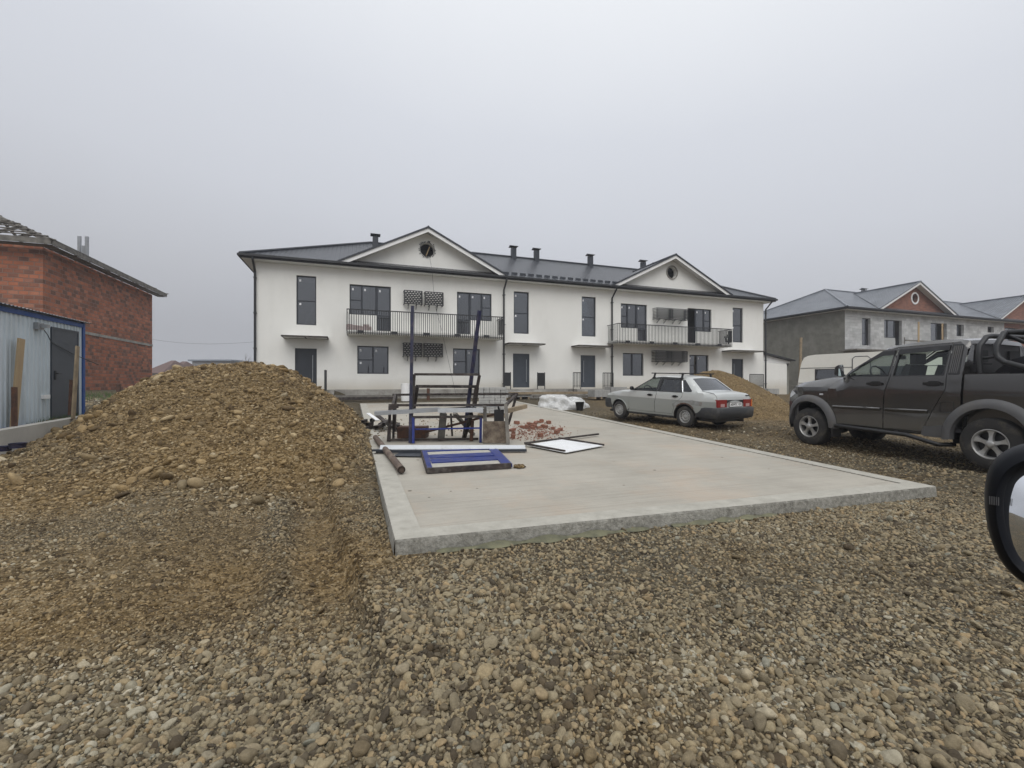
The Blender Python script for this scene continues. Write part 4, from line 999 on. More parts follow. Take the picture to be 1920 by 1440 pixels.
MB().box((-.05, -.05, .2), (.06, DEP+.05, 1.02)).build('plinth', M['plinth'], brick)
bt = MB(); h = DEP/2; zr = ZE+(h+OV)*RISE; rnd = random.Random(2)
n = 12
for i in range(n+1):                                   # battens, side and front slopes
    u = i/n; 
    if rnd.random() < .04: continue
    x1 = OV-(h+OV)*u; z = ZE+(zr-ZE)*u+rnd.uniform(-.02, .02); j = rnd.uniform(-.04, .04)
    bt.beam((x1, -OV+(h+OV)*u+j-.1, z), (x1, DEP+OV-(h+OV)*u+.1, z+j*.5), .12, .035)
    y1 = -OV+(h+OV)*u
    bt.beam((-LT3, y1, z), (x1+.15, y1, z+j*.4), .10, .035)
    bt.beam((-LT3, DEP-y1, z), (x1+.15, DEP-y1, z), .10, .035)
bt.build('batten', M['grey_wood'], brick)
rt = MB()
for a_, b_ in (((OV, -OV, ZE), (-h, h, zr)), ((OV, DEP+OV, ZE), (-h, h, zr)), ((-h, h, zr), (-LT3, h, zr))):
    rt.beam(Vector(a_)+Vector((0, 0, -.10)), Vector(b_)+Vector((0, 0, -.10)), .08, .2)
for i in range(1, 19):
    y = -OV+(DEP+2*OV)*i/19; u = 1-abs(y-h)/(h+OV); rt.beam((OV, y, ZE-.10), (OV-(h+OV)*u, y, ZE-.10+(zr-ZE)*u), .05, .15)
for x in np.arange(-LT3, OV, 1.1):
    u = min(1, (OV-x)/(h+OV)); rt.beam((x, -OV, ZE-.10), (x, -OV+(h+OV)*u, ZE-.10+(zr-ZE)*u), .05, .15); rt.beam((x, DEP+OV, ZE-.10), (x, DEP+OV-(h+OV)*u, ZE-.10+(zr-ZE)*u), .05, .15)
rt.build('rafter', M['grey_wood'], brick)
fs = MB(); fs.beam((OV+.05, -OV, ZE-.12), (OV+.05, DEP+OV, ZE-.12), .035, .20); fs.beam((-LT3, -OV-.04, ZE-.12), (OV, -OV-.04, ZE-.12), .035, .20)
for k in range(4): fs.beam((OV-.09-.13*k, -OV, ZE-.235), (OV-.09-.13*k, DEP+OV+rnd.uniform(-.4, .1), ZE-.235+rnd.uniform(-.02, .02)), .11, .02); fs.beam((-LT3, -OV+.06+.13*k, ZE-.235), (OV, -OV+.06+.13*k, ZE-.235), .11, .02)
fs.build('eave_board', M['grey_wood'], brick)
po_ = empty('steel_studs', (0, 0, 0)); Yp = 27.0
st = MB()
for px, py in ((149, 443), (163, 443.5), (157.5, 461)): p = at(px, py, Yp); st.beam((p.x, Yp, 8.4), p, .17, .10, up=(0, 1, 0))
sto = st.build('stud', M['galv'], brick); sto.matrix_parent_inverse = (Matrix.Translation((H3x, H3y, 0)) @ Matrix.Rotation(PHI, 4, 'Z')).inverted(); bpy.data.objects.remove(po_)

# ---------------------------------------------------------------- corrugated cabin in front of it
CB = (-10.02, 10.3)
cabin = empty('site_cabin', (CB[0], CB[1], 0), math.atan2(-NY, -NX))      # local x toward the street, local y to the right
tag(cabin, 'pale blue corrugated metal cabin with dark blue trim and grey door', 'cabin')
Lc, z0c, z1c = 5.5, .66, 2.92
w = MB(); pitch = .12; n = int(Lc/pitch)
dx0, dx1 = .22, 1.10
def corr(y, xs, zl, zh):
    vs = []; fs = []
    for x in xs:
        for k, (o, d) in enumerate(((0, 0), (.030, 0), (.042, .022), (.078, .022), (.09, 0))):
            vs += [(x+o, y+d, zl), (x+o, y+d, zh)]
    m = len(vs)//2; fs = [(2*i, 2*i+2, 2*i+3, 2*i+1) for i in range(m-1)]
    w.add(vs, fs)
corr(0, [i*pitch for i in range(n) if (i+1)*pitch <= dx0+.02], z0c, z1c-.05)
corr(0, [dx1+.02+i*pitch for i in range(int((Lc-dx1)/pitch))], z0c, z1c-.05)
corr(0, [dx0+i*pitch for i in range(int((dx1-dx0)/pitch)+1)], z0c+2.02, z1c-.05)
w.add([(0, -2.4, z0c), (0, 0, z0c), (0, 0, z1c-.05), (0, -2.4, z1c-.05)], [(0, 1, 2, 3)]); w.add([(Lc, -2.4, z0c), (Lc, 0, z0c), (Lc, 0, z1c-.05), (Lc, -2.4, z1c-.05)], [(0, 1, 2, 3)])
w.build('wall', M['corrugated'], cabin, fix=False)
t_ = MB(); t_.box((-.05, .0, z0c-.06), (.03, .05, z1c)); t_.box((-.05, .0, z1c-.11), (Lc, .045, z1c-.02)); t_.box((1.12, .0, z0c-.06), (Lc, .045, z0c+.05)); t_.box((-.05, -.05, z0c-.06), (.0, -.001, z1c))
t_.build('trim', M['blue_trim'], cabin)
r_ = MB(); vs = []
for i in range(int((Lc+.2)/.05)+1):
    x = -.12+i*.05; dz = .018*(i % 2); vs += [(x, .14, z1c+dz), (x, -2.5, z1c+dz+.12)]
r_.add(vs, [(2*i, 2*i+2, 2*i+3, 2*i+1) for i in range(len(vs)//2-1)]); r_.build('roof', M['galv'], cabin, fix=False)
d = MB(); d.box((dx0, -.03, z0c+.04), (dx1, .03, z0c+2.0)); d.box((dx0-.04, .0, z0c), (dx0, .04, z0c+2.04)); d.box((dx1, .0, z0c), (dx1+.04, .04, z0c+2.04)); d.box((dx0-.04, .0, z0c+2.0), (dx1+.04, .041, z0c+2.04))
do = d.build('door', M['door_grey'], cabin)
hb = MB(); hb.box((dx1-.10, .03, z0c+.93), (dx1-.06, .045, z0c+1.12)); hb.tube([(dx1-.08, .045, z0c+1.06), (dx1-.08, .08, z0c+1.06), (dx1-.20, .08, z0c+1.06)], .01, 6); hb.build('handle', M['plastic_black'], do)
MB().box((1.5, .03, 2.58), (1.68, .10, 2.72)).box((1.56, .1, 2.62), (1.63, .22, 2.69)).build('wall_lamp', M['galv'], cabin)
MB().box((1.25, .02, 1.2), (1.45, .07, 1.28)).build('socket', M['white_trim'], cabin)
MB().box((-.0, .06, z0c-.13), (1.35, .75, z0c-.02)).build('door_step', M['plinth'], cabin)
cb = MB().tube([(1.6, .1, 2.66), (1.35, .08, 2.5), (1.2, .06, 2.36), (.4, .06, 2.16), (-.05, .3, 1.95)], .008, 5); cb.build('cable', M['plastic_black'], cabin)
# planks leaning in front of the cabin
def plank(label, pt, pb, w_, th, m_, name='plank', g=None):
    o = MB().beam(pb, pt, w_, th, up=(.943, .334, 0)).build(name, m_); tag(o, label, 'plank' if 'post' not in name else 'post', g); return o
Yk = 8.3
plank('tall pale plank leaning on the cabin wall, left of the grey door', at(40, 635, 8.25), at(25, 806, 8.1), .16, .03, M['new_wood'])
plank('weathered plank leaning beside the right edge of the cabin door', at(145.5, 649, 9.2), at(137, 786, 9.05), .10, .03, M['pallet_wood'])
plank('short dark plank stub right behind the door plank', at(133.5, 712, 9.25), at(130.5, 778, 9.2), .07, .03, M['rust'])
plank('rusty steel angle post upright in front of the tall pale plank', at(27, 726, 7.75), at(27, 806, 7.7), .07, .05, M['rust'], name='steel_post')
plank('rusty stake at the foot of the brick wall behind the dirt heap', at(222, 721, 19), at(222, 736, 19), .12, .12, M['rust'], name='steel_post')
# low concrete kerb wall and blue drums in front of it
kw = MB(); ka, kb = Vector((-8.35, 7.25, 0)), Vector((-9.35, 9.7, 0))
kw.beam(ka+Vector((.3, -.9, .12)), kb+Vector((0, 0, .20)), .18, 1.22); o = kw.build('kerb_wall', M['concrete']); tag(o, 'low concrete block wall in front of the corrugated cabin', 'low wall')
# ---------------------------------------------------------------- vehicles
def paint(name, c, rough=.32, coat=.6, metal=.3, dirtc=(.20, .175, .135), band=(.25, .7)):
    m = mat(name, c, rough, metal=metal, var=.05, vscale=1.5, coat=coat)
    return zband(m, band[0], band[1], dirtc, .25, nscale=2.5)
M['silver_paint'] = zband(paint('silver_paint', (.50, .515, .50), .36, .5, .25, (.26, .24, .20), (.15, .42)), .722, .726, (.30, .315, .30), .0)
# the darker lower band is paint: crisp edge at .72, then road dirt under it again
M['silver_roof'] = M['silver_paint']
M['grey_paint'] = paint('grey_paint', (.042, .040, .038), .24, 1.0, .35, (.050, .045, .038), (.35, .8))
M['flare'] = mat('flare_plastic', (.088, .088, .090), .6, var=.1, dirt=(.15, .13, .10), dirt_scale=2.5, dirt_amt=.4)
M['alloy'] = mat('alloy', (.40, .40, .39), .38, metal=.6, dirt=(.20, .17, .14), dirt_scale=9, dirt_amt=.5)
M['steel_rim'] = mat('steel_rim', (.36, .36, .35), .5, metal=.4, dirt=(.17, .15, .12), dirt_scale=9, dirt_amt=.6)
M['seat_cloth'] = mat('seat_cloth', (.035, .035, .038), .95)
M['red_lamp'] = mat('red_lamp', (.22, .012, .015), .12, coat=.8)
M['pink_lamp'] = mat('pink_lamp', (.45, .28, .28), .15, coat=.8)
M['orange_lamp'] = mat('orange_lamp', (.55, .13, .02), .15, coat=.8)
M['chrome'] = mat('chrome', (.75, .76, .78), .15, metal=1)
M['clear_lamp'] = mat('clear_lamp', (.55, .57, .6), .1, coat=1)

def arc(cx, cz, r, a0, a1, n=18): return [(cx+r*math.cos(R(a0+(a1-a0)*i/n)), cz+r*math.sin(R(a0+(a1-a0)*i/n))) for i in range(n+1)]
def make_wheel(parent, x, y, z, r, wd, side, style, rr, name='wheel'):
    """tyre with a rim child; y is the outer face"""
    t = MB(); yo = y; yi = y-side*wd
    pr = [(rr*.97, -.0), (rr*1.03, .012), (rr*1.12, .018), (r*.93, .012), (r*.975, -.006), (r, -.03), (r, -wd+.03), (r*.975, -wd+.006), (r*.93, -wd-.0), (rr, -wd)]
    t.lathe([(a, side*b) for a, b in pr], 'y', 44, (x, y, z))
    n = 44                                                   # tread blocks
    for i in range(n):
        a = 2*math.pi*(i+.5)/n
        for k, yy in enumerate((-.055, -wd/2, -wd+.055)):
            aa = a+(.07 if k == 1 else 0); c_, s_ = math.cos(aa), math.sin(aa)
            t.beam((x+(r-.004)*c_, y+side*(yy-.028), z+(r-.004)*s_), (x+(r-.004)*c_, y+side*(yy+.028), z+(r-.004)*s_), .018, 2*math.pi*r/n*.62, up=(c_, 0, s_)) if False else None
    w_ = t.build(name, M['rubber'], parent, smooth=50)
    k = MB()
    if style == 'alloy':
        k.lathe([(rr*.985, side*-.005), (rr*1.01, side*.010), (rr*.965, side*.012), (rr*.90, side*-.004), (rr*.885, side*-.10)], 'y', 44, (x, y, z))
        k.lathe([(rr*.26, side*-.05), (rr*.25, side*.012), (rr*.21, side*.024), (rr*.10, side*.030), (.001, side*.030)], 'y', 30, (x, y, z))
        for i in range(5):
            a = 2*math.pi*i/5+.33
            def P(rad, off, yy):
                return (x+rad*math.cos(a)-off*math.sin(a), y+side*yy, z+rad*math.sin(a)+off*math.cos(a))
            lo = [(.20, .17, .006), (.45, .125, -.006), (.70, .165, -.012), (.90, .30, -.004)]
            vs = []
            for (ra_, hw, yy) in lo:
                vs += [P(rr*ra_, -rr*hw, yy-.035), P(rr*ra_, -rr*hw*.75, yy), P(rr*ra_, rr*hw*.75, yy), P(rr*ra_, rr*hw, yy-.035)]
            k.add(vs, [(4*i_+j, 4*i_+j+1, 4*i_+5+j, 4*i_+4+j) for i_ in range(3) for j in range(3)])
        rim = k.build('rim', M['alloy'], w_, smooth=45, fix=True)
        b = MB(); b.lathe([(rr*.9, side*-.10), (rr*.5, side*-.09), (.01, side*-.08)], 'y', 30, (x, y, z)); b.build('brake_disc', M['plastic_black'], w_, smooth=40)
    else:
        k.lathe([(rr*.985, side*-.004), (rr*1.02, side*.010), (rr*.95, side*.012), (rr*.90, side*-.02), (rr*.86, side*-.03), (rr*.78, side*-.022), (rr*.62, side*-.006), (rr*.50, side*-.004), (rr*.42, side*-.02), (rr*.34, side*-.02), (rr*.30, side*-.002), (rr*.20, side*.004), (.001, side*.004)], 'y', 36, (x, y, z))
        rim = k.build('rim', M['steel_rim'], w_, smooth=40)
        b = MB()
        for i in range(12):
            a = 2*math.pi*i/12; b.lathe([(.013, side*-.0), (.001, side*-.0)], 'y', 8, (x+rr*.70*math.cos(a), y-side*.009, z+rr*.70*math.sin(a)))
        b.build('vent_hole', M['plastic_black'], rim, fix=False)
    return w_
class CarShape:
    def __init__(s, outline, wfun, crown): s.o = outline; s.w = wfun; s.cr = crown
    def skin(s, i0, i1, ny=14, step=.06, off=0, inset=0, mb=None, sub=None):
        """loft across the car along the outline from vertex i0 to i1"""
        pts = densify(s.o[i0:i1+1], step, closed=False); mb = mb or MB(); n = len(pts); rows = []
        for i, (x, z) in enumerate(pts):
            a, b = pts[max(i-1, 0)], pts[min(i+1, n-1)]; d = Vector((b[0]-a[0], 0, b[1]-a[1])).normalized(); nn = Vector((d.z, 0, -d.x))
            if s.flip: nn = -nn
            wt = s.w(x, z)-inset; c = s.cr(x, z)
            for j in range(ny+1):
                v = -1+2*j/ny; v = math.sin(v*math.pi/2)*.55+v*.45
                p = Vector((x, v*wt, z))+nn*(c*(1-v*v)+off); rows.append(p)
        mb.add(rows, [(i*(ny+1)+j, i*(ny+1)+j+1, (i+1)*(ny+1)+j+1, (i+1)*(ny+1)+j) for i in range(n-1) for j in range(ny)])
        return mb
def pmap(sh, side, off=0): return lambda x, z: (x, side*(sh.w(x, z)+off), z)
def shrink(loop, d):
    """inset a convex-ish loop by moving points towards its centroid-normal"""
    n = len(loop); out = []
    ar = sum(loop[i-1][0]*loop[i][1]-loop[i][0]*loop[i-1][1] for i in range(n)); sg = 1 if ar > 0 else -1
    for i in range(n):
        p0, p, p1 = Vector(loop[i-1]), Vector(loop[i]), Vector(loop[(i+1) % n])
        e0 = (p-p0).normalized(); e1 = (p1-p).normalized(); n0 = Vector((-e0.y, e0.x)); n1 = Vector((-e1.y, e1.x)); m = (n0+n1)
        m = m/max(.5, m.length_squared)*2 if m.length > .01 else n0
        out.append(tuple(p+m*d*sg))
    return out
def seat(parent, x, y, z, back=True, w=.5):
    s = MB(); s.box((x-.25, y-w/2, z), (x+.25, y+w/2, z+.16))
    s.add([(x-.22, y-w/2, z+.1), (x-.10, y-w/2, z+.1), (x-.10, y+w/2, z+.1), (x-.22, y+w/2, z+.1), (x-.36, y-w/2+.04, z+.68), (x-.27, y-w/2+.04, z+.70), (x-.27, y+w/2-.04, z+.70), (x-.36, y+w/2-.04, z+.68)],
          [(0,3,2,1), (4,5,6,7), (0,1,5,4), (1,2,6,5), (2,3,7,6), (3,0,4,7)])
    s.box((x-.38, y-.13, z+.70), (x-.29, y+.13, z+.88))
    return s.build('seat', M['seat_cloth'], parent)
def steering(parent, x, y, z, r=.19, tilt=.45):
    t = MB(); pts = []
    for i in range(28):
        a = 2*math.pi*i/28; u, v = r*math.cos(a), r*math.sin(a); pts.append((x+v*math.sin(tilt), y+u, z+v*math.cos(tilt)))
    t.tube(pts, .015, 6, closed=True); t.beam((x, y-r, z), (x, y+r, z), .05, .02); t.tube([(x, y, z), (x+.35, y, z-.15)], .03, 6)
    return t.build('steering_wheel', M['plastic_black'], parent, smooth=50)

# ---- silver sedan
hd = R(31)
car = empty('parked_car'); tag(car, 'silver four door sedan with black roof rack bars and rust by its rear wheel', 'car')
hv = Vector((-math.sin(hd), math.cos(hd), 0)); lv = Vector((-math.cos(hd), -math.sin(hd), 0))
rw = Vector((4.63, 11.9, 0)); c0 = rw+hv*1.2-lv*.78
z_r = 1.5-1.16; z_f = 1.5-1.09
car.location = (c0.x, c0.y, (z_r+z_f)/2); car.rotation_euler = (0, -math.atan2(z_f-z_r, 2.4), hd+math.pi/2)
OS = [(-2.12, .50), (-2.10, .74), (-2.085, .865), (-2.055, .91), (-1.99, .935), (-1.62, .985), (-1.22, 1.295), (-1.13, 1.335), (-.95, 1.36), (-.5, 1.378), (-.1, 1.36), (.06, 1.325), (.66, .965), (.72, .945), (1.2, .895), (1.62, .825), (1.78, .775), (1.84, .70), (1.86, .50)]
_ox = np.array([p[0] for p in OS[2:-2]]); _oz = np.array([p[1] for p in OS[2:-2]])
def wS(x, z):
    zt = float(np.interp(x, _ox, _oz))
    b = .80 if z > .35 else .80-(.35-z)*.25
    b = float(np.interp(z, [.2, .35, .55, .74, .93, 1.34], [.765, .79, .812, .808, .785, .600]))
    b -= .085*sm((x-1.25)/.65)**1.0*1.0 + .055*sm((-x-1.55)/.6)
    r = .045; u = min(1, max(0, (z-(zt-r))/r)); b -= r*(1-math.sqrt(max(0, 1-u*u)))
    return float(b)
SS = CarShape(OS, wS, lambda x, z: .030); SS.flip = True
AR_F, AR_R = (1.22, .28), (-1.21, .28); ra = .345
def arch(c, r, zb): 
    a = math.degrees(math.asin((zb-c[1])/r)); return c, r, a
zb = .27
def side_loop_S():
    lo = [(1.80, .42), ]
    lo = [(1.86, .45)] + [p for p in arc(AR_F[0], AR_F[1], ra, 20, 160, 16)]
    lo += [(AR_F[0]-ra-.01, .27), (AR_R[0]+ra+.01, .27)] + arc(AR_R[0], AR_R[1], ra, 20, 160, 16) + [(-2.12, .42)]
    lo += OS[0:1]+OS[1:-1]
    return lo
fdoor = [(.80, .33), (.80, .86), (.69, .945), (.10, 1.305), (-.27, 1.325), (-.25, .93), (-.19, .60), (-.19, .33)]
rdoor = [(-.205, .33), (-.205, .60), (-.265, .93), (-.285, 1.325), (-.95, 1.30), (-1.14, .93), (-1.10, .80), (-.90, .62), (-.80, .33)]
fwin = [(.60, .945), (.065, 1.275), (-.225, 1.29), (-.215, .945)]
rwin = [(-.325, .945), (-.335, 1.29), (-.915, 1.272), (-1.04, .945)]
qwin = [(-1.155, .945), (-1.02, 1.265), (-1.10, 1.262), (-1.40, .985), (-1.39, .950)]
b_ = MB()
for sd in (1, -1):
    plate(b_, side_loop_S(), [shrink(fdoor, -.006), shrink(rdoor, -.006), qwin], pmap(SS, sd), step=.07)
for i0, i1 in ((0, 5), (6, 11), (12, 18)): SS.skin(i0, i1, mb=b_)
bo = b_.build('body', M['silver_paint'], car, smooth=32)
SS.skin(5, 6, off=-.004, inset=.06).build('rear_window', M['tinted_glass'], car, smooth=60)
SS.skin(11, 12, off=-.004, inset=.03).build('windscreen', M['car_glass'], car, smooth=60)
for nm, i in (('rear_window', 5), ('windscreen', 11)):      # pillars framing the glass
    pf = MB(); a, c = OS[i], OS[i+1]
    for sd in (1, -1):
        w0, w1 = wS(*a), wS(*c); pw_ = .075 if i == 5 else .04
        pf.add([(a[0], sd*w0, a[1]), (c[0], sd*w1, c[1]), (c[0]+(0 if i == 5 else 0), sd*(w1-pw_), c[1]+.008), (a[0], sd*(w0-pw_), a[1]+.010)], [(0, 1, 2, 3)])
    pf.build('pillar', M['silver_paint'], car)
for sd in (1, -1):
    for nm, lo, wi in (('front_door', fdoor, fwin), ('rear_door', rdoor, rwin)):
        m_ = MB(); plate(m_, lo, [wi], pmap(SS, sd, .002), step=.07); do = m_.build(nm, M['silver_paint'], car, smooth=32)
        # black frame round the glass, then glass
        top = [p for p in lo if p[1] > .9]
        fr_ = MB(); outer = shrink(wi, -.053)
        outer = [(x, min(z, float(np.interp(x, _ox, _oz))-.02)) for x, z in outer]
        outer = [(x, max(z, .925)) for x, z in outer]
        plate(fr_, outer, [wi], pmap(SS, sd, .006), pmap(SS, sd, -.01), step=.06); fr_.build('window_frame', M['plastic_black'], do, smooth=30)
        g = MB(); plate(g, wi, [], pmap(SS, sd, -.012), step=.12); g.build('glass', M['car_glass'] if nm == 'front_door' else M['tinted_glass'], do, smooth=60)
        hx = (-.02 if nm == 'front_door' else -.90)
        h_ = MB(); yb = sd*wS(hx, .81)
        for u0, u1, zz, hh in ((hx-.09, hx+.09, .815, .016), (hx-.035, hx+.05, .815, .03)): h_.box((u0, yb-.01*sd, zz-hh), (u1, yb+.028*sd, zz+hh))
        h_.build('handle', M['plastic_black'], do)
    g = MB(); plate(g, qwin, [], pmap(SS, sd, -.006), step=.12); g.build('quarter_window', M['tinted_glass'], car)
    g = MB(); g.tube([(-1.125, sd*(wS(-1.1, .95)+.012), .945), (-.985, sd*(wS(-.98, 1.28)+.010), 1.27)], .007, 6); g.build('chrome_strip', M['chrome'], car)
    # sill and rust
    s_ = MB(); s_.box((-.86, sd*.70, .21), (.87, sd*.775, .275)); s_.build('sill', M['plastic_black'], car)
    # arches
    for c, nmm in ((AR_F, 'f'), (AR_R, 'r')):
        a_ = MB(); pts = [(x, sd*(wS(x, z)+.002), z) for x, z in arc(c[0], c[1], ra, 0, 180, 24)]; a_.tube(pts, .012, 6); a_.build('wheel_arch', M['silver_paint'] if nmm == 'f' else M['rust_dark'], car, smooth=60)
        wl = MB(); vs = []
        for x, z in arc(c[0], c[1], ra-.004, -10, 190, 20): vs += [(x, sd*.78, z), (x, sd*.45, z)]
        wl.add(vs, [(2*i, 2*i+2, 2*i+3, 2*i+1) for i in range(20)]); wl.build('wheel_well', M['plastic_black'], car, fix=False)
    for c in (AR_F, AR_R): make_wheel(car, c[0], sd*.775, .285, .285, .17, sd, 'steel', .17)
    m_ = MB(); 
    m_.lathe([(.001, .0), (.05, .0), (.062, .03), (.058, .07), (.03, .095), (.001, .10)], 'x', 14, (.56, sd*.90, .985)); m_.beam((.56, sd*.78, .95), (.60, sd*.88, .97), .05, .03)
    m_.build('door_mirror', M['plastic_black'], car, smooth=40)
rs_ = MB(); plate(rs_, [(-.86, .50), (-.98, .60), (-1.2, .632), (-1.50, .615), (-1.72, .60), (-1.74, .70), (-1.45, .74), (-1.2, .72), (-.95, .69), (-.80, .60)], [], pmap(SS, 1, .0035), step=.08)
M['primer'] = mat('primer', (.235, .24, .232), .6, var=.25, vscale=7, dirt=(.16, .09, .06), dirt_scale=6, dirt_amt=.6)
rs_.build('primer_patch', M['primer'], bo)
rs_ = MB(); plate(rs_, arc(AR_R[0], AR_R[1], ra+.035, 45, 140, 12)+arc(AR_R[0], AR_R[1], ra+.008, 140, 45, 12), [], pmap(SS, 1, .006), step=.08); rs_.build('rust_edge', M['rust'], bo)
rs_ = MB(); plate(rs_, [(.84, .28), (.76, .42), (.80, .36), (.90, .30)], [], pmap(SS, 1, .005)); rs_.build('rust_hole', M['plastic_black'], bo)
# bumpers
def bumper(xc, z0, z1, w_, prot, side_len, m_, name, sg):
    b = MB(); loop = []
    n = 10; pts = []
    pts.append((xc-sg*side_len, w_+.012)); pts.append((xc-sg*.12, w_+.015))
    for i in range(5): a = R(90*i/4); pts.append((xc-sg*.10+sg*.10*math.sin(a)+sg*prot*0, w_-.085+.09*math.cos(a)))
    full = pts+[(x, -y) for x, y in reversed(pts)]
    vs = []; prof = [(0, z0, -.02), (0, z0+.05, .02), (0, z1-.03, .03), (0, z1, .0)]
    for k, (_, z, o) in enumerate(prof):
        for x, y in full:
            l_ = math.hypot(x-xc*.5, y); vs.append((x+sg*o, y+(o*.4 if y > 0 else -o*.4), z))
    m2 = len(full); fs = [(k*m2+i, k*m2+i+1, (k+1)*m2+i+1, (k+1)*m2+i) for k in range(3) for i in range(m2-1)]; b.add(vs, fs)
    b.add([(x+sg*0, y, z1) for x, y in full]+[(x-sg*.12, y*.93, z1-.005) for x, y in full], [(i, i+1, m2+i+1, m2+i) for i in range(m2-1)])
    b.add([(x+sg*0, y, z0) for x, y in full]+[(x-sg*.12, y*.93, z0) for x, y in full], [(i, i+1, m2+i+1, m2+i) for i in range(m2-1)])
    return b.build(name, m_, car, smooth=50)
M['bumper'] = mat('bumper_plastic', (.024, .025, .027), .6, var=.15, dirt=(.13, .115, .09), dirt_scale=3, dirt_amt=.4)
bumper(-2.18, .30, .575, .775, 0, .66, M['bumper'], 'rear_bumper', -1); bumper(1.93, .33, .63, .735, 0, .42, M['bumper'], 'front_bumper', 1)
# tail panel
tb = MB().box((-2.118, -.74, .585), (-2.128, .74, .775)); tb.build('tail_panel', M['plastic_black'], car)
for sd in (1, -1):
    lm = MB().box((-2.10, sd*.745, .59), (-2.14, sd*.36, .785)).build('tail_light', M['red_lamp'], car)
    MB().box((-2.05, sd*.752, .60), (-2.142, sd*.70, .78)).build('indicator', M['orange_lamp'] if sd < 0 else M['red_lamp'], lm)
    MB().box((-2.141, sd*.62, .60), (-2.146, sd*.46, .68)).build('reversing_lamp', M['pink_lamp'], lm)
    MB().box((1.80, sd*.66, .66), (1.868, sd*.40, .76)).build('headlight', M['clear_lamp'], car)
pt = MB().box((-2.14, -.27, .60), (-2.152, .27, .72)).build('number_plate', M['white_trim'], car)
pf = MB(); 
for p_, q_ in (((-2.153, -.27, .72), (-2.153, .27, .72)), ((-2.153, -.27, .60), (-2.153, .27, .60)), ((-2.153, -.27, .60), (-2.153, -.27, .72)), ((-2.153, .27, .60), (-2.153, .27, .72))): pf.beam(p_, q_, .008, .012)
pf.build('plate_frame', M['plastic_black'], pt)
def text_mesh(s, size, name, m_, parent, loc, rot, ext=.001, bold=0):
    cu = bpy.data.curves.new('t', 'FONT'); cu.body = s; cu.size = size; cu.extrude = ext; cu.offset = bold; cu.align_x = 'CENTER'; cu.align_y = 'CENTER'
    o = bpy.data.objects.new('t', cu); col.objects.link(o); dg = bpy.context.evaluated_depsgraph_get()
    me = bpy.data.meshes.new_from_object(o.evaluated_get(dg)); bpy.data.objects.remove(o); me.name = name
    o = mkobj(name, me, m_, parent); o.location = loc; o.rotation_euler = rot; return o
text_mesh('A034TC 123', .088, 'lettering', M['plastic_black'], pt, (-2.1535, 0, .659), (R(90), 0, R(-90)), bold=.0015)
MB().box((-2.10, -.66, .868), (-2.112, -.50, .895)).build('badge', M['plastic_black'], car); MB().lathe([(.018, -.005), (.001, -.006)], 'x', 10, (-2.096, 0, .85)).build('boot_lock', M['plastic_black'], car)
tl = MB(); tl.tube([(-2.0, .71, .936), (-2.083, .71, .86), (-2.10, .71, .79)], .005, 5); tl.tube([(-2.0, -.71, .936), (-2.083, -.71, .86), (-2.10, -.71, .79)], .005, 5); tl.tube([(-1.66, .69, .988), (-2.0, .71, .938)], .005, 5)
tl.build('boot_seam', M['plastic_black'], bo)
# roof rack
for x in (-.02, -.98):
    r_ = MB(); zt = 1.445; r_.beam((x, -.74, zt), (x, .74, zt), .032, .03)
    for sd in (1, -1): r_.beam((x, sd*.60, zt), (x, sd*.645, 1.30), .05, .03); r_.box((x-.04, sd*.62, 1.285), (x+.04, sd*.67, 1.33))
    r_.build('roof_rack_bar', M['plastic_black'], car)
# underside, seats
MB().box((-2.0, -.62, .2), (1.8, .62, .26)).box((-2.08, -.70, .27), (-1.6, .70, .30)).build('underbody', M['plastic_black'], car)
MB().tube([(-1.2, -.35, .2), (-2.16, -.35, .22)], .022, 8).build('exhaust', M['rust_dark'], car)
li = MB(); li.box((-1.6, -.70, .26), (.8, .70, .30)); li.box((.55, -.68, .5), (.78, .68, .93)); li.box((-1.62, -.66, .85), (-1.15, .66, .90)); li.build('cabin_lining', M['seat_cloth'], car)
for y in (.36, -.36): seat(car, .02, y, .42)
s_ = MB(); s_.box((-1.05, -.62, .35), (-.55, .62, .55)); s_.add([(-.95, -.62, .5), (-.85, -.62, .5), (-.85, .62, .5), (-.95, .62, .5), (-1.18, -.58, 1.08), (-1.10, -.58, 1.1), (-1.10, .58, 1.1), (-1.18, .58, 1.08)], [(0,3,2,1), (4,5,6,7), (0,1,5,4), (1,2,6,5), (2,3,7,6), (3,0,4,7)]); s_.build('rear_seat', M['seat_cloth'], car)
steering(car, .42, .36, .90)
for k in range(7): pass

# ---- dark grey pickup
hd2 = math.atan2(.287, .958)
truck = empty('pickup_truck'); tag(truck, 'dark grey double cab pickup with black roll bar and side steps', 'pickup truck')
hv = Vector((-.287, .958, 0)); lv = Vector((-.958, -.287, 0)); mid = Vector(((7.03+6.21)/2, (6.51+9.25)/2, 0))-lv*.90
truck.scale = (1, 1, 1.025); truck.location = (mid.x, mid.y, 1.5-1.27); truck.rotation_euler = (0, 0, math.atan2(.958, -.287))
OT = [(-1.085, 1.42), (-1.085, 1.84), (-1.06, 1.905), (-.95, 1.935), (-.6, 1.95), (-.3, 1.94), (.02, 1.90), (.12, 1.865), (.80, 1.40), (.88, 1.36), (1.3, 1.335), (1.72, 1.275), (1.92, 1.195), (2.0, 1.09), (2.03, .85), (2.03, .55)]
_tx = np.array([p[0] for p in OT[1:-2]]); _tz2 = np.array([p[1] for p in OT[1:-2]])
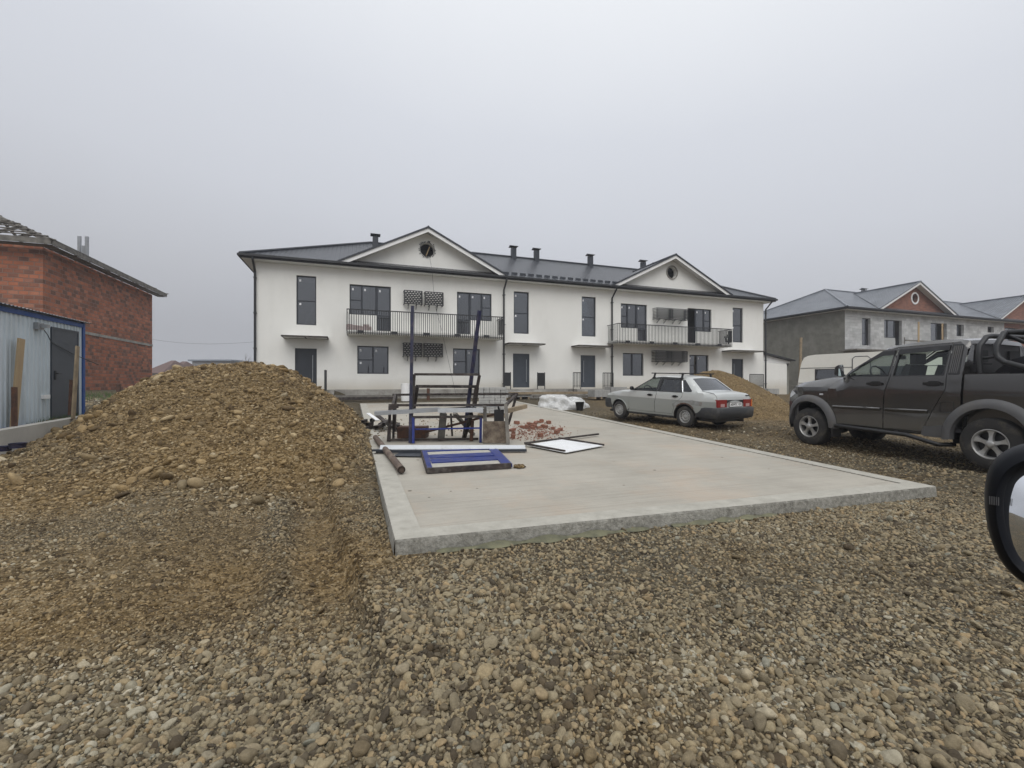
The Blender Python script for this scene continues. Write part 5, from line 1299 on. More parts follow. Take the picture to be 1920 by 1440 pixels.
def wT(x, z):
    zt = float(np.interp(x, _tx, _tz2)) if x > -1.09 else 1.40
    f = float(sm((x-.62)/.30))
    cab = float(np.interp(z, [.3, .5, .8, 1.155, 1.175, 1.30, 1.37, 1.93], [.86, .89, .905, .90, .885, .875, .86, .665]))
    hood = float(np.interp(z, [.3, .5, .8, 1.10, 1.155, 1.175, 1.33], [.86, .89, .90, .895, .89, .875, .70]))
    b = cab*(1-f)+hood*f
    b -= .17*float(sm((x-1.55)/.6))
    r = .05; u = min(1, max(0, (z-(zt-r))/r)); b -= r*(1-math.sqrt(max(0, 1-u*u)))
    return b
ST = CarShape(OT, wT, lambda x, z: .03 if x < .85 else .05*float(sm((1.95-x)/.5))+.012); ST.flip = True
AF, ARr = (1.44, .44), (-1.43, .44); rT = .47
sl = [(2.03, .62)]+arc(AF[0], AF[1], rT, 8, 172, 22)+[(AF[0]-rT, .42), (-.94, .42), (-1.0, .62), (-1.085, .78)]+OT[0:-1]
fd = [(1.0, .47), (1.03, 1.15), (.97, 1.30), (.83, 1.355), (.78, 1.40), (.12, 1.84), (-.10, 1.87), (-.07, 1.36), (.0, 1.1), (.03, .47)]
rd = [(.018, .47), (-.012, 1.1), (-.082, 1.36), (-.112, 1.87), (-.88, 1.885), (-.885, 1.15), (-.76, .90), (-.62, .60), (-.58, .47)]
fw = [(.70, 1.385), (.14, 1.775), (-.055, 1.785), (-.035, 1.385)]
rwn = [(-.125, 1.385), (-.15, 1.79), (-.84, 1.81), (-.84, 1.385)]
b_ = MB()
for sd in (1, -1): plate(b_, sl, [shrink(fd, -.007), shrink(rd, -.007)], pmap(ST, sd), step=.08)
ST.skin(1, 7, mb=b_); ST.skin(8, 15, mb=b_)
b_.add([(-1.085, -.86, .5), (-1.085, .86, .5), (-1.085, .86, 1.42), (-1.085, -.86, 1.42)], [(0, 1, 2, 3)])
bo = b_.build('body', M['grey_paint'], truck, smooth=30)
pm_ = MB()
for sd in (1, -1): pm_.add([(-1.085, sd*wT(-1.085, 1.42), 1.42), (-1.085, sd*wT(-1.085, 1.85), 1.85), (-1.08, sd*.56, 1.87), (-1.08, sd*.62, 1.42)], [(0, 1, 2, 3)])
pm_.build('rear_pillar', M['grey_paint'], truck)
MB().add([(-1.075, -.70, 1.42), (-1.075, .70, 1.42), (-1.075, .60, 1.86), (-1.075, -.60, 1.86)], [(0, 1, 2, 3)]).build('rear_window', M['plastic_black'], truck)
ST.skin(7, 8, off=-.005, inset=.03).build('windscreen', M['car_glass'], truck, smooth=60)
for sd in (1, -1):
    for nm, lo, wi in (('front_door', fd, fw), ('rear_door', rd, rwn)):
        m_ = MB(); plate(m_, lo, [wi], pmap(ST, sd, .002), pmap(ST, sd, -.03), step=.08); do = m_.build(nm, M['grey_paint'], truck, smooth=30)
        f_ = MB(); plate(f_, shrink(wi, -.014), [wi], pmap(ST, sd, .006), pmap(ST, sd, -.012), step=.08); f_.build('window_seal', M['plastic_black'], do)
        g = MB(); plate(g, wi, [], pmap(ST, sd, -.02), step=.15); g.build('glass', M['car_glass'], do, smooth=60)
        if nm == 'front_door': vz = [(.52, 1.545), (.14, 1.815), (-.075, 1.825), (-.07, 1.745), (.13, 1.735)]
        else: vz = [(-.13, 1.745), (-.14, 1.83), (-.86, 1.85), (-.86, 1.775)]
        v_ = MB(); plate(v_, vz, [], pmap(ST, sd, .022), pmap(ST, sd, .0), step=.1, outer_rev=True); v_.build('wind_deflector', M['plastic_black'], do, smooth=40)
        hx = .16 if nm == 'front_door' else -.72
        yb = wT(hx, 1.245); h_ = MB(); h_.box((hx-.12, sd*(yb-.01), 1.225), (hx+.12, sd*(yb+.045), 1.265)); h_.box((hx-.07, sd*(yb-.01), 1.205), (hx+.06, sd*(yb+.02), 1.285)); h_.build('handle', M['plastic_black'], do)
        xm0, xm1 = ((.93, .06) if nm == 'front_door' else (-.02, -.66))
        mo = MB(); n_ = 14
        vs = []
        for i in range(n_+1):
            x = xm0+(xm1-xm0)*i/n_
            for dz, dy in ((-.035, .0), (-.01, .016), (.012, .020), (.03, .0)): vs.append((x, sd*(wT(x, .80)+dy), .80+dz))
        mo.add(vs, [(4*i+j, 4*i+j+1, 4*i+5+j, 4*i+4+j) for i in range(n_) for j in range(3)]); mo.build('side_moulding', M['grey_paint'], do, smooth=40)
    cr_ = MB(); vs = []                                     # shoulder crease
    lv_ = MB(); plate(lv_, shrink([(-.905, 1.39), (-.90, 1.86), (-1.02, 1.85), (-1.04, 1.39)], -.002), [], pmap(ST, sd, .008), pmap(ST, sd, -.005), outer_rev=True)
    lo_ = lv_.build('louvre_panel', M['plastic_black'], truck)
    lb = MB()
    for k in range(5):
        xk = -.918-.024*k; lb.tube([(xk, sd*(wT(xk, 1.41)+.010), 1.41), (xk, sd*(wT(xk, 1.62)+.012), 1.62), (xk+.002, sd*(wT(xk, 1.83)+.010), 1.83)], .0065, 6)
    lb.build('louvre', M['flare'], lo_, smooth=50)
    # flares
    for c_, a0, a1, nm in ((AF, -6, 186, 'f'), (ARr, -6, 186, 'r')):
        fl = MB(); n_ = 28; vs = []
        for i in range(n_+1):
            a = R(a0+(a1-a0)*i/n_); ex = 1+.0*math.sin(a)
            for rr2, dy in ((rT+.115, -.004), (rT+.10, .035), (rT+.03, .065), (rT-.02, .062), (rT-.02, -.05)):
                x, z = c_[0]+rr2*math.cos(a)*1.0, c_[1]+rr2*math.sin(a)
                bw = wT(min(x, 1.75), min(z, 1.1)) if nm == 'f' else .905
                if nm == 'f' and x > 1.75: bw -= .10*float(sm((x-1.75)/.3))
                vs.append((x, sd*(bw+dy), z))
        fl.add(vs, [(5*i+j, 5*i+j+1, 5*i+6+j, 5*i+5+j) for i in range(n_) for j in range(4)])
        fl.build('wheel_flare', M['flare'], truck, smooth=50)
        wl = MB(); vs = []
        for x, z in arc(c_[0], c_[1], rT-.01, -15, 195, 24): vs += [(x, sd*.88, z), (x, sd*.48, z)]
        wl.add(vs, [(2*i, 2*i+2, 2*i+3, 2*i+1) for i in range(24)]); wl.add([(c_[0]-.5, sd*.5, .3), (c_[0]+.5, sd*.5, .3), (c_[0]+.5, sd*.5, .95), (c_[0]-.5, sd*.5, .95)], [(0, 1, 2, 3)])
        wl.build('wheel_well', M['plastic_black'], truck, fix=False)
        make_wheel(truck, c_[0], sd*.895, .375, .375, .23, sd, 'alloy', .215)
    mf = MB(); mf.box((AF[0]-rT-.06, sd*.70, .22), (AF[0]-rT-.03, sd*.93, .50)); mf.build('mud_flap', M['plastic_black'], truck)
    # side step
    st = MB(); st.tube([(.96, sd*.72, .36), (.88, sd*.90, .44), (.76, sd*.95, .445), (-.38, sd*.95, .40), (-.55, sd*.95, .36), (-.80, sd*.90, .29), (-.92, sd*.72, .30)], .035, 10)
    for x in (.6, -.2): st.tube([(x, sd*.6, .42), (x, sd*.95, .43)], .022, 6)
    st.build('side_step', M['plastic_black'], truck, smooth=60)
    # lower rear corner trim
    tr = MB(); plate(tr, [(-.56, .43), (-.60, .56), (-.90, .60), (-.96, .74), (-1.0, .80), (-1.02, .60), (-.93, .40), (-.6, .40)], [], pmap(ST, sd, .018), pmap(ST, sd, -.01), step=.1, outer_rev=True); tr.build('rear_corner_trim', M['flare'], truck, smooth=40)
    fp = MB(); lo = rect(-1.0, -.82, .80, .98)
    if sd > 0:
        ff = MB(); pts = [(x, wT(x, z)+.003, z) for x, z in densify([(-.83, .80), (-.83, .96), (-1.0, .96), (-1.0, .80)], .08)]; ff.tube(pts, .004, 4, closed=True); ff.build('fuel_flap_seam', M['plastic_black'], bo)
    # mirror
    mm = MB(); mx_, my_ = .66, sd*1.0
    mm.add([(mx_+.02, my_-.09, 1.37), (mx_+.02, my_+.10, 1.37), (mx_+.02, my_+.09, 1.60), (mx_+.02, my_-.06, 1.61), (mx_+.15, my_-.05, 1.42), (mx_+.13, my_+.06, 1.42), (mx_+.12, my_+.05, 1.56), (mx_+.13, my_-.04, 1.57)],
           [(0,3,2,1), (4,5,6,7), (0,1,5,4), (1,2,6,5), (2,3,7,6), (3,0,4,7)]); mm.beam((mx_+.08, sd*.84, 1.40), (mx_+.06, my_, 1.42), .06, .04)
    mo_ = mm.build('door_mirror', M['plastic_black'], truck)
    bv = mo_.modifiers.new('b', 'BEVEL'); bv.width = .02; bv.segments = 3
    mg = MB().add([(mx_+.017, my_-.07, 1.39), (mx_+.017, my_+.085, 1.39), (mx_+.017, my_+.075, 1.585), (mx_+.017, my_-.045, 1.595)], [(0, 1, 2, 3)]); mg.build('mirror_glass', M['mirror'], mo_)
    MB().box((1.13, sd*(wT(1.2, 1.04)-.005), 1.022), (1.20, sd*(wT(1.2, 1.04)+.012), 1.052)).build('side_repeater', M['clear_lamp'], truck)
    hl = MB(); plate(hl, [(1.80, 1.04), (1.995, .95), (1.99, 1.04), (1.92, 1.115)], [], pmap(ST, sd, .004), step=.05); hl.build('headlight', M['clear_lamp'], truck)
    # bed side
    bs = MB(); zt = 1.385; lo = [(-1.115, .78)]+[p for p in arc(ARr[0], ARr[1], rT, 48, 172, 18)]+[(-2.0, .60), (-2.68, .60), (-2.70, zt), (-1.115, zt)]
    wB = lambda x, z, o=0: (x, sd*(float(np.interp(z, [.5, .8, 1.155, 1.175, 1.36, 1.385], [.89, .905, .90, .885, .872, .860]))+o), z)
    plate(bs, lo, [], wB, step=.1); bs.box((-2.70, sd*.80, zt), (-1.115, sd*.862, zt-.04)); bs.box((-2.70, sd*.78, .62), (-1.115, sd*.80, zt-.01))
    bs.build('bed_side', M['grey_paint'], truck, smooth=30)
MB().box((-2.72, -.86, .6), (-2.66, .86, 1.385)).build('tailgate', M['grey_paint'], truck)
MB().box((-2.66, -.78, .74), (-1.115, .78, .80)).box((-1.16, -.78, .8), (-1.12, .78, 1.36)).build('bed_floor', M['plastic_black'], truck)
MB().box((-1.112, -.80, .6), (-1.088, .80, 1.36)).build('dark_gap_strip', M['plastic_black'], truck)  # black strip standing in for the shade in the gap between cab and bed
for sd in (1, -1): MB().box((-1.6, sd*.802, 1.386), (-1.14, sd*.84, 1.40)).build('rail_cap', M['plastic_black'], truck)
# roll bar: two hoops with long rear stays
rb = MB()
for (x0, zt) in ((-1.22, 1.96), (-1.42, 2.00)):
    w0, w1 = .74, .60
    pts = [(x0-.02, -w0, 1.38), (x0, -w0, 1.66), (x0, -w0*.98, 1.80), (x0-.02, -w1, zt-.02), (x0-.02, -w1*.8, zt), (x0-.02, w1*.8, zt), (x0-.02, w1, zt-.02), (x0, w0*.98, 1.80), (x0, w0, 1.66), (x0-.02, w0, 1.38)]
    if x0 < -1.3: pts = pts[1:-1]
    rb.tube(pts, .038, 10)
for sd in (1, -1):
    rb.tube([(-1.42, sd*.74, 1.70), (-1.44, sd*.74, 1.62), (-1.52, sd*.75, 1.55), (-1.95, sd*.79, 1.39)], .038, 10)
    rb.tube([(-1.44, sd*.56, 1.99), (-1.75, sd*.50, 1.98), (-2.3, sd*.50, 1.93), (-2.6, sd*.70, 1.42)], .036, 10)
    rb.tube([(-1.24, sd*.70, 1.62), (-1.42, sd*.70, 1.64)], .02, 8)
rb.tube([(-1.42, .58, 1.97), (-1.70, -.3, 1.60), (-1.9, -.7, 1.42)], .028, 8)
rb.build('roll_bar', M['black_metal'], truck, smooth=60)
# spare wheel carried in the bed
M['net'] = M['rubber']
spare = empty('spare_wheel', (0, 0, 0)); tag(spare, 'black spare wheel standing upright in the pickup bed', 'spare wheel')
so_ = MB(); so_.lathe([(.20, -.09), (.30, -.11), (.36, -.09), (.375, -.04), (.375, .04), (.36, .09), (.30, .11), (.20, .09)], 'y', 40, (0, 0, 0)); 
so2 = so_.build('tyre', M['rubber'], spare, smooth=50); MB().lathe([(.20, .09), (.19, -.09)], 'y', 30).lathe([(.19, .02), (.001, .03)], 'y', 30).build('rim', M['plastic_black'], spare, smooth=40)
spare.matrix_world = Matrix.Translation(truck.location) @ Matrix.Rotation(truck.rotation_euler.z, 4, 'Z') @ Matrix.Translation((-2.0, .12, 1.80)) @ Matrix.Rotation(R(62), 4, 'X')
# load under a dark cover
cv = MB(); vs = []; nx_, ny_ = 14, 12
for i in range(nx_+1):
    for j in range(ny_+1):
        x = -1.17-1.4*i/nx_; y = -.74+1.48*j/ny_; e_ = abs(math.sin(math.pi*j/ny_))**.22*abs(math.sin(math.pi*(i+.6)/(nx_+1.2)))**.25
        vs.append((x, y, .81+(.97+.06*math.sin(i*.9)*math.cos(j*.8))*e_))
cv.add(vs, [(i*(ny_+1)+j, (i+1)*(ny_+1)+j, (i+1)*(ny_+1)+j+1, i*(ny_+1)+j+1) for i in range(nx_) for j in range(ny_)])
M['cover'] = mat('cover', (.010, .010, .012), .95, spec=.1)
cvo = cv.build('covered_load', M['cover'], None, smooth=60); cvo.matrix_world = Matrix.Translation(truck.location) @ Matrix.Rotation(truck.rotation_euler.z, 4, 'Z')
tag(cvo, 'dark covered load lying in the pickup bed behind the cab', 'load')
# front end, chassis, interior
fb = MB(); vs = []; n_ = 16; prof = [(.47, -.03), (.52, .03), (.70, .07), (.80, .06), (.84, .0)]
for z, o in prof:
    for j in range(n_+1):
        v = -1+2*j/n_; x = 2.03+o-.42*abs(v)**5; vs.append((x, v*.90, z))
fb.add(vs, [(k*(n_+1)+j, k*(n_+1)+j+1, (k+1)*(n_+1)+j+1, (k+1)*(n_+1)+j) for k in range(4) for j in range(n_)]); fb.build('front_bumper', M['flare'], truck, smooth=50)
MB().box((2.02, -.42, .88), (2.045, .42, 1.05)).build('grille', M['plastic_black'], truck)
MB().box((-2.6, -.45, .42), (1.9, .45, .56)).box((-.9, -.84, .43), (.95, .84, .50)).build('chassis', M['plastic_black'], truck)
ax = MB()
for x in (1.44, -1.43): ax.tube([(x, -.7, .36), (x, .7, .36)], .05, 8); ax.lathe([(.02, -.14), (.13, -.1), (.15, 0), (.13, .1), (.02, .14)], 'y', 14, (x, 0, .36))
ax.build('axle', M['rust_dark'], truck, smooth=50)
li = MB(); li.box((.42, -.80, .9), (.78, .80, 1.36)); li.box((-1.06, -.84, .5), (.9, .84, .56)); li.build('cabin_lining', M['seat_cloth'], truck)
for y in (.42, -.42): seat(truck, .10, y, .88)
for y in (.40, -.40): seat(truck, -.72, y, .88, w=.62)
steering(truck, .40, .42, 1.40)
mi = MB().beam((.28, -.10, 1.73), (.28, .14, 1.73), .02, .07); mi.beam((.28, 0, 1.75), (.26, 0, 1.86), .015, .015); mi.build('inside_mirror', M['plastic_black'], truck)

# ---- caravan
cvn = empty('caravan'); tag(cvn, 'cream white touring caravan parked behind the pickup', 'caravan')
dv = Vector((.72, -.69, 0)).normalized(); pL = at(1496, 700, 21.6)
gz = float(zground(pL.x, pL.y))
cvn.location = (pL.x, pL.y, gz); cvn.rotation_euler = (0, 0, math.atan2(dv.y, dv.x))
M['cream'] = mat('cream', (.71, .70, .645), .45, var=.05, dirt=(.45, .42, .34), dirt_scale=1.5, dirt_amt=.35)
Lk = 5.4; pr = [(.16, .42), (.02, .62), (0, 1.0), (.10, 1.75), (.16, 2.05), (.26, 2.24), (.42, 2.33), (.7, 2.37), (4.9, 2.44), (5.2, 2.36), (5.38, 2.1), (5.4, .9), (5.25, .42)]
c_ = MB(); plate(c_, pr, [rect(.72, 1.70, 1.17, 1.66)], lambda x, z: (x, 0, z), lambda x, z: (x, .06, z), step=.3)
c_.add([(x, 0, z) for x, z in pr]+[(x, 2.1, z) for x, z in pr], [(i, (i+1) % len(pr), len(pr)+(i+1) % len(pr), len(pr)+i) for i in range(len(pr))]); plate(c_, pr, [], lambda x, z: (x, 2.1, z))
c_.build('body', M['cream'], cvn, smooth=30)
w_ = MB().box((.70, -.02, 1.15), (1.72, .05, 1.19)).box((.70, -.02, 1.64), (1.72, .05, 1.68)).box((.70, -.02, 1.19), (.74, .05, 1.64)).box((1.68, -.02, 1.19), (1.72, .05, 1.64)).build('window', M['plastic_black'], cvn)
MB().box((.74, .02, 1.19), (1.68, .03, 1.64)).build('pane', M['house_glass'], w_)
ct = MB(); vs = []
for i in range(41): x = .74+.94*i/40; vs += [(x, .075+.018*(i % 2), 1.18), (x, .075+.018*(i % 2), 1.65)]
ct.add(vs, [(2*i, 2*i+2, 2*i+3, 2*i+1) for i in range(40)]); M['curtain'] = mat('curtain', (.22, .15, .09), .9); ct.build('curtain', M['curtain'], w_)
d_ = MB(); lo = [(2.12, .70), (2.12, 2.12), (2.22, 2.22), (2.66, 2.22), (2.76, 2.12), (2.76, .70)]
d_.tube([(x, -.012, z) for x, z in lo], .016, 6, closed=True); d_.build('door_seal', M['anthracite'], cvn)
MB().prism(shrink(lo, .02), lambda x, z: (x, -.015, z), lambda x, z: (x, .0-.001, z)).build('door', M['cream'], cvn)
MB().lathe([(.001, -.03), (.045, -.03), (.045, -.016)], 'y', 12, (2.2, 0, 1.42)).build('lock', M['plastic_black'], cvn)
s_ = MB()
for z in (1.74, 1.02):
    for xa_, xb2 in ((.11 if z > 1.5 else .0, 2.10), (2.79, 5.36)): s_.beam((xa_, -.006, z), (xb2, -.006, z), .012, .022)
s_.build('trim_strip', M['anthracite'], cvn)
MB().box((3.1, -.02, 1.15), (4.5, .02, 1.75)).build('window', M['anthracite'], cvn)
for y in (.2, 1.9): make_wheel(cvn, 2.9, y-.1 if y < 1 else y+.1, .32, .32, .17, -1 if y < 1 else 1, 'steel', .18)
MB().box((.1, .1, .34), (5.3, 2.0, .42)).build('chassis', M['plastic_black'], cvn)

# ---- our own car's door mirror, close at the right
mir = empty('door_mirror', (0, 0, 0)); tag(mir, 'glossy black car door mirror close to the viewer at the right edge', 'mirror')
Ym = .62
def mp(px, py, dy=0): r = (px-960)/830; k = (720-py)/830; return Vector((r*Ym, Ym, 1.5+k*Ym))
ring = [(1860, 868), (1893, 843), (1945, 830), (2010, 828), (2065, 850), (2100, 900), (2110, 970), (2095, 1050), (2050, 1100), (1985, 1118), (1920, 1104), (1875, 1062), (1850, 1000), (1843, 940), (1848, 898)]
cx, cz = 1980, 972
nv = Vector((-.74, -.672, 0))                         # glass faces back toward the viewer
axu = Vector((.672, -.74, 0))
def mloc(px, py, s=1, d=0):
    r = ((px-cx)*s+cx-960)/830; k = (720-((py-cz)*s+cz))/830
    # intersect the ray with the mirror plane through the centre
    c = mp(cx, cz); D = Vector((r, 1, k)); O = Vector((0, 0, 1.5)); t = (c-O).dot(nv)/D.dot(nv); return O+D*t+nv*d
import itertools
def smooth_ring(rg, n=3):
    for _ in range(n):
        o = []
        for i in range(len(rg)):
            a, b = rg[i], rg[(i+1) % len(rg)]; o += [(a[0]*.75+b[0]*.25, a[1]*.75+b[1]*.25), (a[0]*.25+b[0]*.75, a[1]*.25+b[1]*.75)]
        rg = o
    return rg
rg = smooth_ring(ring, 2); nr = len(rg); vs = []
for s_, d_ in ((.72, -.012), (.73, .004), (.83, .012), (.93, .006), (.99, -.014), (1.0, -.035), (.95, -.075), (.75, -.115), (.35, -.135)):
    vs += [mloc(px, py, s_, d_) for px, py in rg]
k_ = 9; fs = [(j*nr+i, j*nr+(i+1) % nr, (j+1)*nr+(i+1) % nr, (j+1)*nr+i) for j in range(k_-1) for i in range(nr)]+[tuple((k_-1)*nr+i for i in range(nr))]
M['mirror_shell'] = mat('mirror_shell', (.004, .005, .008), .5, spec=.18)
ms = MB().add(vs, fs).build('housing', M['mirror_shell'], mir, smooth=60)
zc_ = mloc(cx, cz).z; g = MB(); vs = []
for s_ in (.76, .6, .45, .3, .15):
    for px, py in rg: v_ = mloc(px, py, s_, -.006+.012*(1-(s_/.76)**2)); v_ += nv*(-.125*(v_.z-zc_)); vs.append(v_)
fs = [(j*nr+i, j*nr+(i+1) % nr, (j+1)*nr+(i+1) % nr, (j+1)*nr+i) for j in range(4) for i in range(nr)]+[tuple(4*nr+i for i in range(nr))]
g.add(vs, fs).build('mirror_glass', M['mirror'], mir, smooth=180)
c_ = mp(cx, cz); MB().tube([c_+Vector((.10, .02, -.06)), c_+Vector((.20, -.02, -.10)), c_+Vector((.30, -.12, -.12))], .03, 10).build('arm', M['mirror_shell'], mir, smooth=60)
t_ = MB(); c2 = mloc(1864, 936, 1, .0135)
for i in range(5): t_.beam(c2+axu*(.0022*(i-2))+Vector((0, 0, -.006)), c2+axu*(.0022*(i-2))+Vector((0, 0, .006)), .0010, .0008)
t_.build('marking', M['flare'], mir)
# ---------------------------------------------------------------- scrap and frames on the slab
def z5(a, b): return 680+.2396*a, 560+.2396*b
def P5(a, b, Y): return at(*z5(a, b), Y)
def foot(a, b): return on_slab(*z5(a, b))
def thing(name, label, cat, group=None):
    return tag(empty(name), label, cat, group)
def bars(parent, lst, m_, name='bar'):
    """every bar a part of its own"""
    for p_, q_, w_ in lst: MB().beam(p_, q_, w_, w_).build(name, m_, parent)
Yf = foot(380, 1125).y                      # the near feet of the frames
t = thing('navy_frame', 'steel frame with two tall navy posts rising above the other scrap frames', 'steel frame')
bars(t, [(foot(372, 1128), P5(391, 57, Yf+.1), .058), (foot(795, 1085), P5(915, 92, Yf+.35), .062)], M['navy_paint'], 'post')
bars(t, [(P5(405, 592, Yf+.15), P5(915, 594, Yf+.2), .05), (P5(405, 592, Yf+.15), foot(362, 1128)+Vector((0, .1, 0)), .05), (P5(914, 600, Yf+.2), P5(866, 850, Yf+.5), .05)], M['rust_dark'], 'rail')
t = thing('leaning_frame', 'rusty rectangular frame leaning behind the two navy posts', 'steel frame')
Y2 = Yf+.55
bars(t, [(P5(418, 686, Y2), P5(905, 688, Y2), .065), (P5(425, 690, Y2), P5(395, 880, Y2+.3), .075), (P5(893, 692, Y2), P5(872, 850, Y2+.3), .085), (P5(395, 880, Y2+.3), P5(872, 850, Y2+.3), .05)], M['rust_dark'], 'rail')
t = thing('workbench', 'long welded steel workbench frame on thin legs in the middle of the scrap', 'workbench')
Ya, Yb = Yf+.1, Yf+1.1
bars(t, [(P5(205, 834, Ya), P5(1140, 832, Ya), .05), (P5(235, 752, Yb), P5(1218, 745, Yb), .05), (P5(255, 752, Yb), P5(235, 834, Ya), .05), (P5(1120, 834, Ya), P5(1205, 752, Yb), .05)], M['rust_dark'], 'rail')
bars(t, [(P5(213, 836, Ya), foot(208, 1118), .05), (P5(245, 836, Ya+.1), foot(240, 1100), .05), (P5(255, 756, Yb), P5(250, 1040, Yb), .06), (P5(1203, 756, Yb), P5(1140, 985, Yb-.1), .045), (P5(850, 900, Ya), foot(792, 1092), .075),
         (P5(205, 1000, Ya), foot(196, 1118), .035)], M['rust_dark'], 'leg')
bars(t, [(foot(190, 1118)+Vector((0, 0, .03)), foot(905, 1108)+Vector((0, 0, .03)), .05)], M['rust_dark'], 'rail')
MB().beam(P5(632, 898, Ya+.1), foot(612, 1105), .13, .10).build('leg', M['grey_wood'], t)
MB().beam(P5(215, 855, Ya), P5(275, 838, Ya), .09, .09).build('gusset', M['rust_dark'], t)
t = thing('blue_trestle', 'small trestle with blue legs and blue middle bar under the metal sheets', 'trestle')
Yc = Yf-.05
bars(t, [(P5(395, 786+142, Yc), P5(940, 922, Yc), .05)], M['rust_dark'], 'rail')
bars(t, [(P5(397, 930, Yc), foot(397, 1132), .05), (P5(925, 925, Yc), foot(922, 1122), .05), (P5(400, 1022, Yc), P5(925, 1012, Yc+.02), .030)], M['blue_paint'], 'leg')
o = MB().beam(foot(385, 1090)+Vector((0, 0, .05)), P5(1030, 905, Yf+.3), .05, .05).build('rusty_bar', M['rust']); tag(o, 'long rusty bar leaning diagonally across the scrap frames', 'steel bar')
o = MB().beam(P5(720, 898, Yf+.6), foot(850, 1090)+Vector((0, .5, .02)), .10, .05).build('board', M['grey_wood']); tag(o, 'grey board slanting down behind the trestle', 'board')
o = MB().beam(P5(690, 900, Yf+.9), foot(672, 1100)+Vector((0, .6, 0)), .04, .04).build('thin_post', M['rust_dark']); tag(o, 'thin dark steel post right of the thick wooden leg', 'post')
o = MB().beam(P5(858, 950, Yf+.2), foot(850, 1112), .07, .05).build('rusty_post', M['rust']); tag(o, 'short rusty post left of the rusty steel plate', 'post')
# sheets laid over the bench
M['pale_metal'] = mat('pale_metal', (.52, .54, .555), .4, metal=.3, var=.08, dirt=(.3, .29, .27), dirt_scale=3)
def sheet(label, a, b, w_, dz, m_, name='metal_sheet', th=.012, lip=.05):
    s = MB(); d = (b-a).normalized(); n = Vector((-d.y, d.x, 0)).normalized()
    s.beam(a, b, w_, th); s.beam(a-n*(-w_/2)*-1+Vector((0, 0, -lip/2)), b-n*(w_/2)+Vector((0, 0, -lip/2)), .006, lip)
    o = s.build(name, m_); tag(o, label, 'sheet metal'); return o
sheet('dull grey metal sheet laid over the left half of the workbench', P5(95, 884, Yf-.1), P5(600, 855, Yf+.2), .30, 0, M['galv'], lip=.07)
sheet('bright metal channel laid over the right half of the workbench', P5(600, 862, Yf+.05), P5(950, 858, Yf), .30, 0, M['pale_metal'], lip=.07)
sheet('narrow pale metal strip on the back rail of the workbench', P5(850, 838, Yf+.6), P5(1060, 838, Yf+.6), .25, 0, M['galv'], lip=.02)
# brown box
o = MB(); p0 = foot(235, 1112)+Vector((0, .35, 0)); o.box((p0.x, p0.y, p0.z+.01), (p0.x+.62, p0.y+.4, p0.z+.25)); o = o.build('steel_box', M['rust']); tag(o, 'low rusty brown steel box on the slab under the workbench', 'box')
# rusty plate with wooden post
M['rusty_plate'] = mat('rusty_plate', (.24, .20, .15), .9, c2=(.075, .052, .038), vscale=7, detail=12, bump=.004, bscale=40, dirt=(.05, .035, .03), dirt_scale=3, dirt_amt=.8)
p0, p1 = foot(940, 1130), foot(1128, 1130)
o = MB().box((p0.x, p0.y, p0.z), (p1.x, p0.y+.05, P5(940, 960, p0.y).z)).build('rusty_plate', M['rusty_plate']); tag(o, 'square rusty steel plate standing at the right end of the scrap frames', 'steel plate')
o = MB().beam(foot(1138, 1135), P5(1120, 822, p0.y+.02), .07, .09).build('timber_post', M['grey_wood']); tag(o, 'grey timber post at the right edge of the rusty plate', 'post')
o = MB(); a_ = P5(1028, 870, p0.y+.1); b_ = P5(1105, 955, p0.y+.1); o.box((a_.x, a_.y, b_.z-.05), (b_.x, a_.y+.2, a_.z)); o.tube([((a_.x+b_.x)/2, a_.y+.1, a_.z), ((a_.x+b_.x)/2-.02, a_.y+.08, a_.z+.07)], .02, 8)
o = o.build('black_canister', M['plastic_black']); tag(o, 'small black canister on top of the rusty plate', 'canister')
o = MB().beam(P5(1125, 880, Yf+.3), P5(1275, 842, Yf+1.2), .09, .09).build('timber_beam', M['pallet_wood']); tag(o, 'short timber beam sticking out to the right of the workbench', 'beam')
o = MB().beam(P5(955, 840, Yf), foot(960, 1125)+Vector((0, .08, 0)), .07, .05).build('timber_post', M['grey_wood']); tag(o, 'grey timber stake at the left edge of the rusty plate', 'post')
# stack of pavers behind
YP = 14.5; a_ = at(897, 722, YP); b_ = at(949, 722, YP); zb_ = float(slab_z(a_.x, YP)); s = MB(); rk = random.Random(5)
nl = int((a_.z-zb_-.12)/.085)
for k in range(nl):
    for i in range(5):
        for j in range(4):
            w0 = (b_.x-a_.x)/5; dx = rk.uniform(-.008, .008); s.box((a_.x+i*w0+dx+.004, YP+j*.22+dx, zb_+.12+k*.085+.003), (a_.x+(i+1)*w0+dx-.006, YP+(j+1)*.22-.01, zb_+.12+(k+1)*.085-.004))
ps = s.build('paver_stack', M['paver']); tag(ps, 'square stack of grey paving blocks on a pallet behind the scrap frames', 'paving blocks')
pa = MB(); 
for j in (0, .4, .8): pa.box((a_.x-.03, YP+j, zb_), (b_.x+.03, YP+j+.1, zb_+.09))
for i in range(6): xk = a_.x-.02+i*(b_.x-a_.x-.05)/5.2; pa.box((xk, YP-.02, zb_+.091), (xk+.10, YP+.92, zb_+.112))
tag(pa.build('pallet', M['pallet_wood']), 'wooden pallet under the stack of grey paving blocks behind the frames', 'pallet')
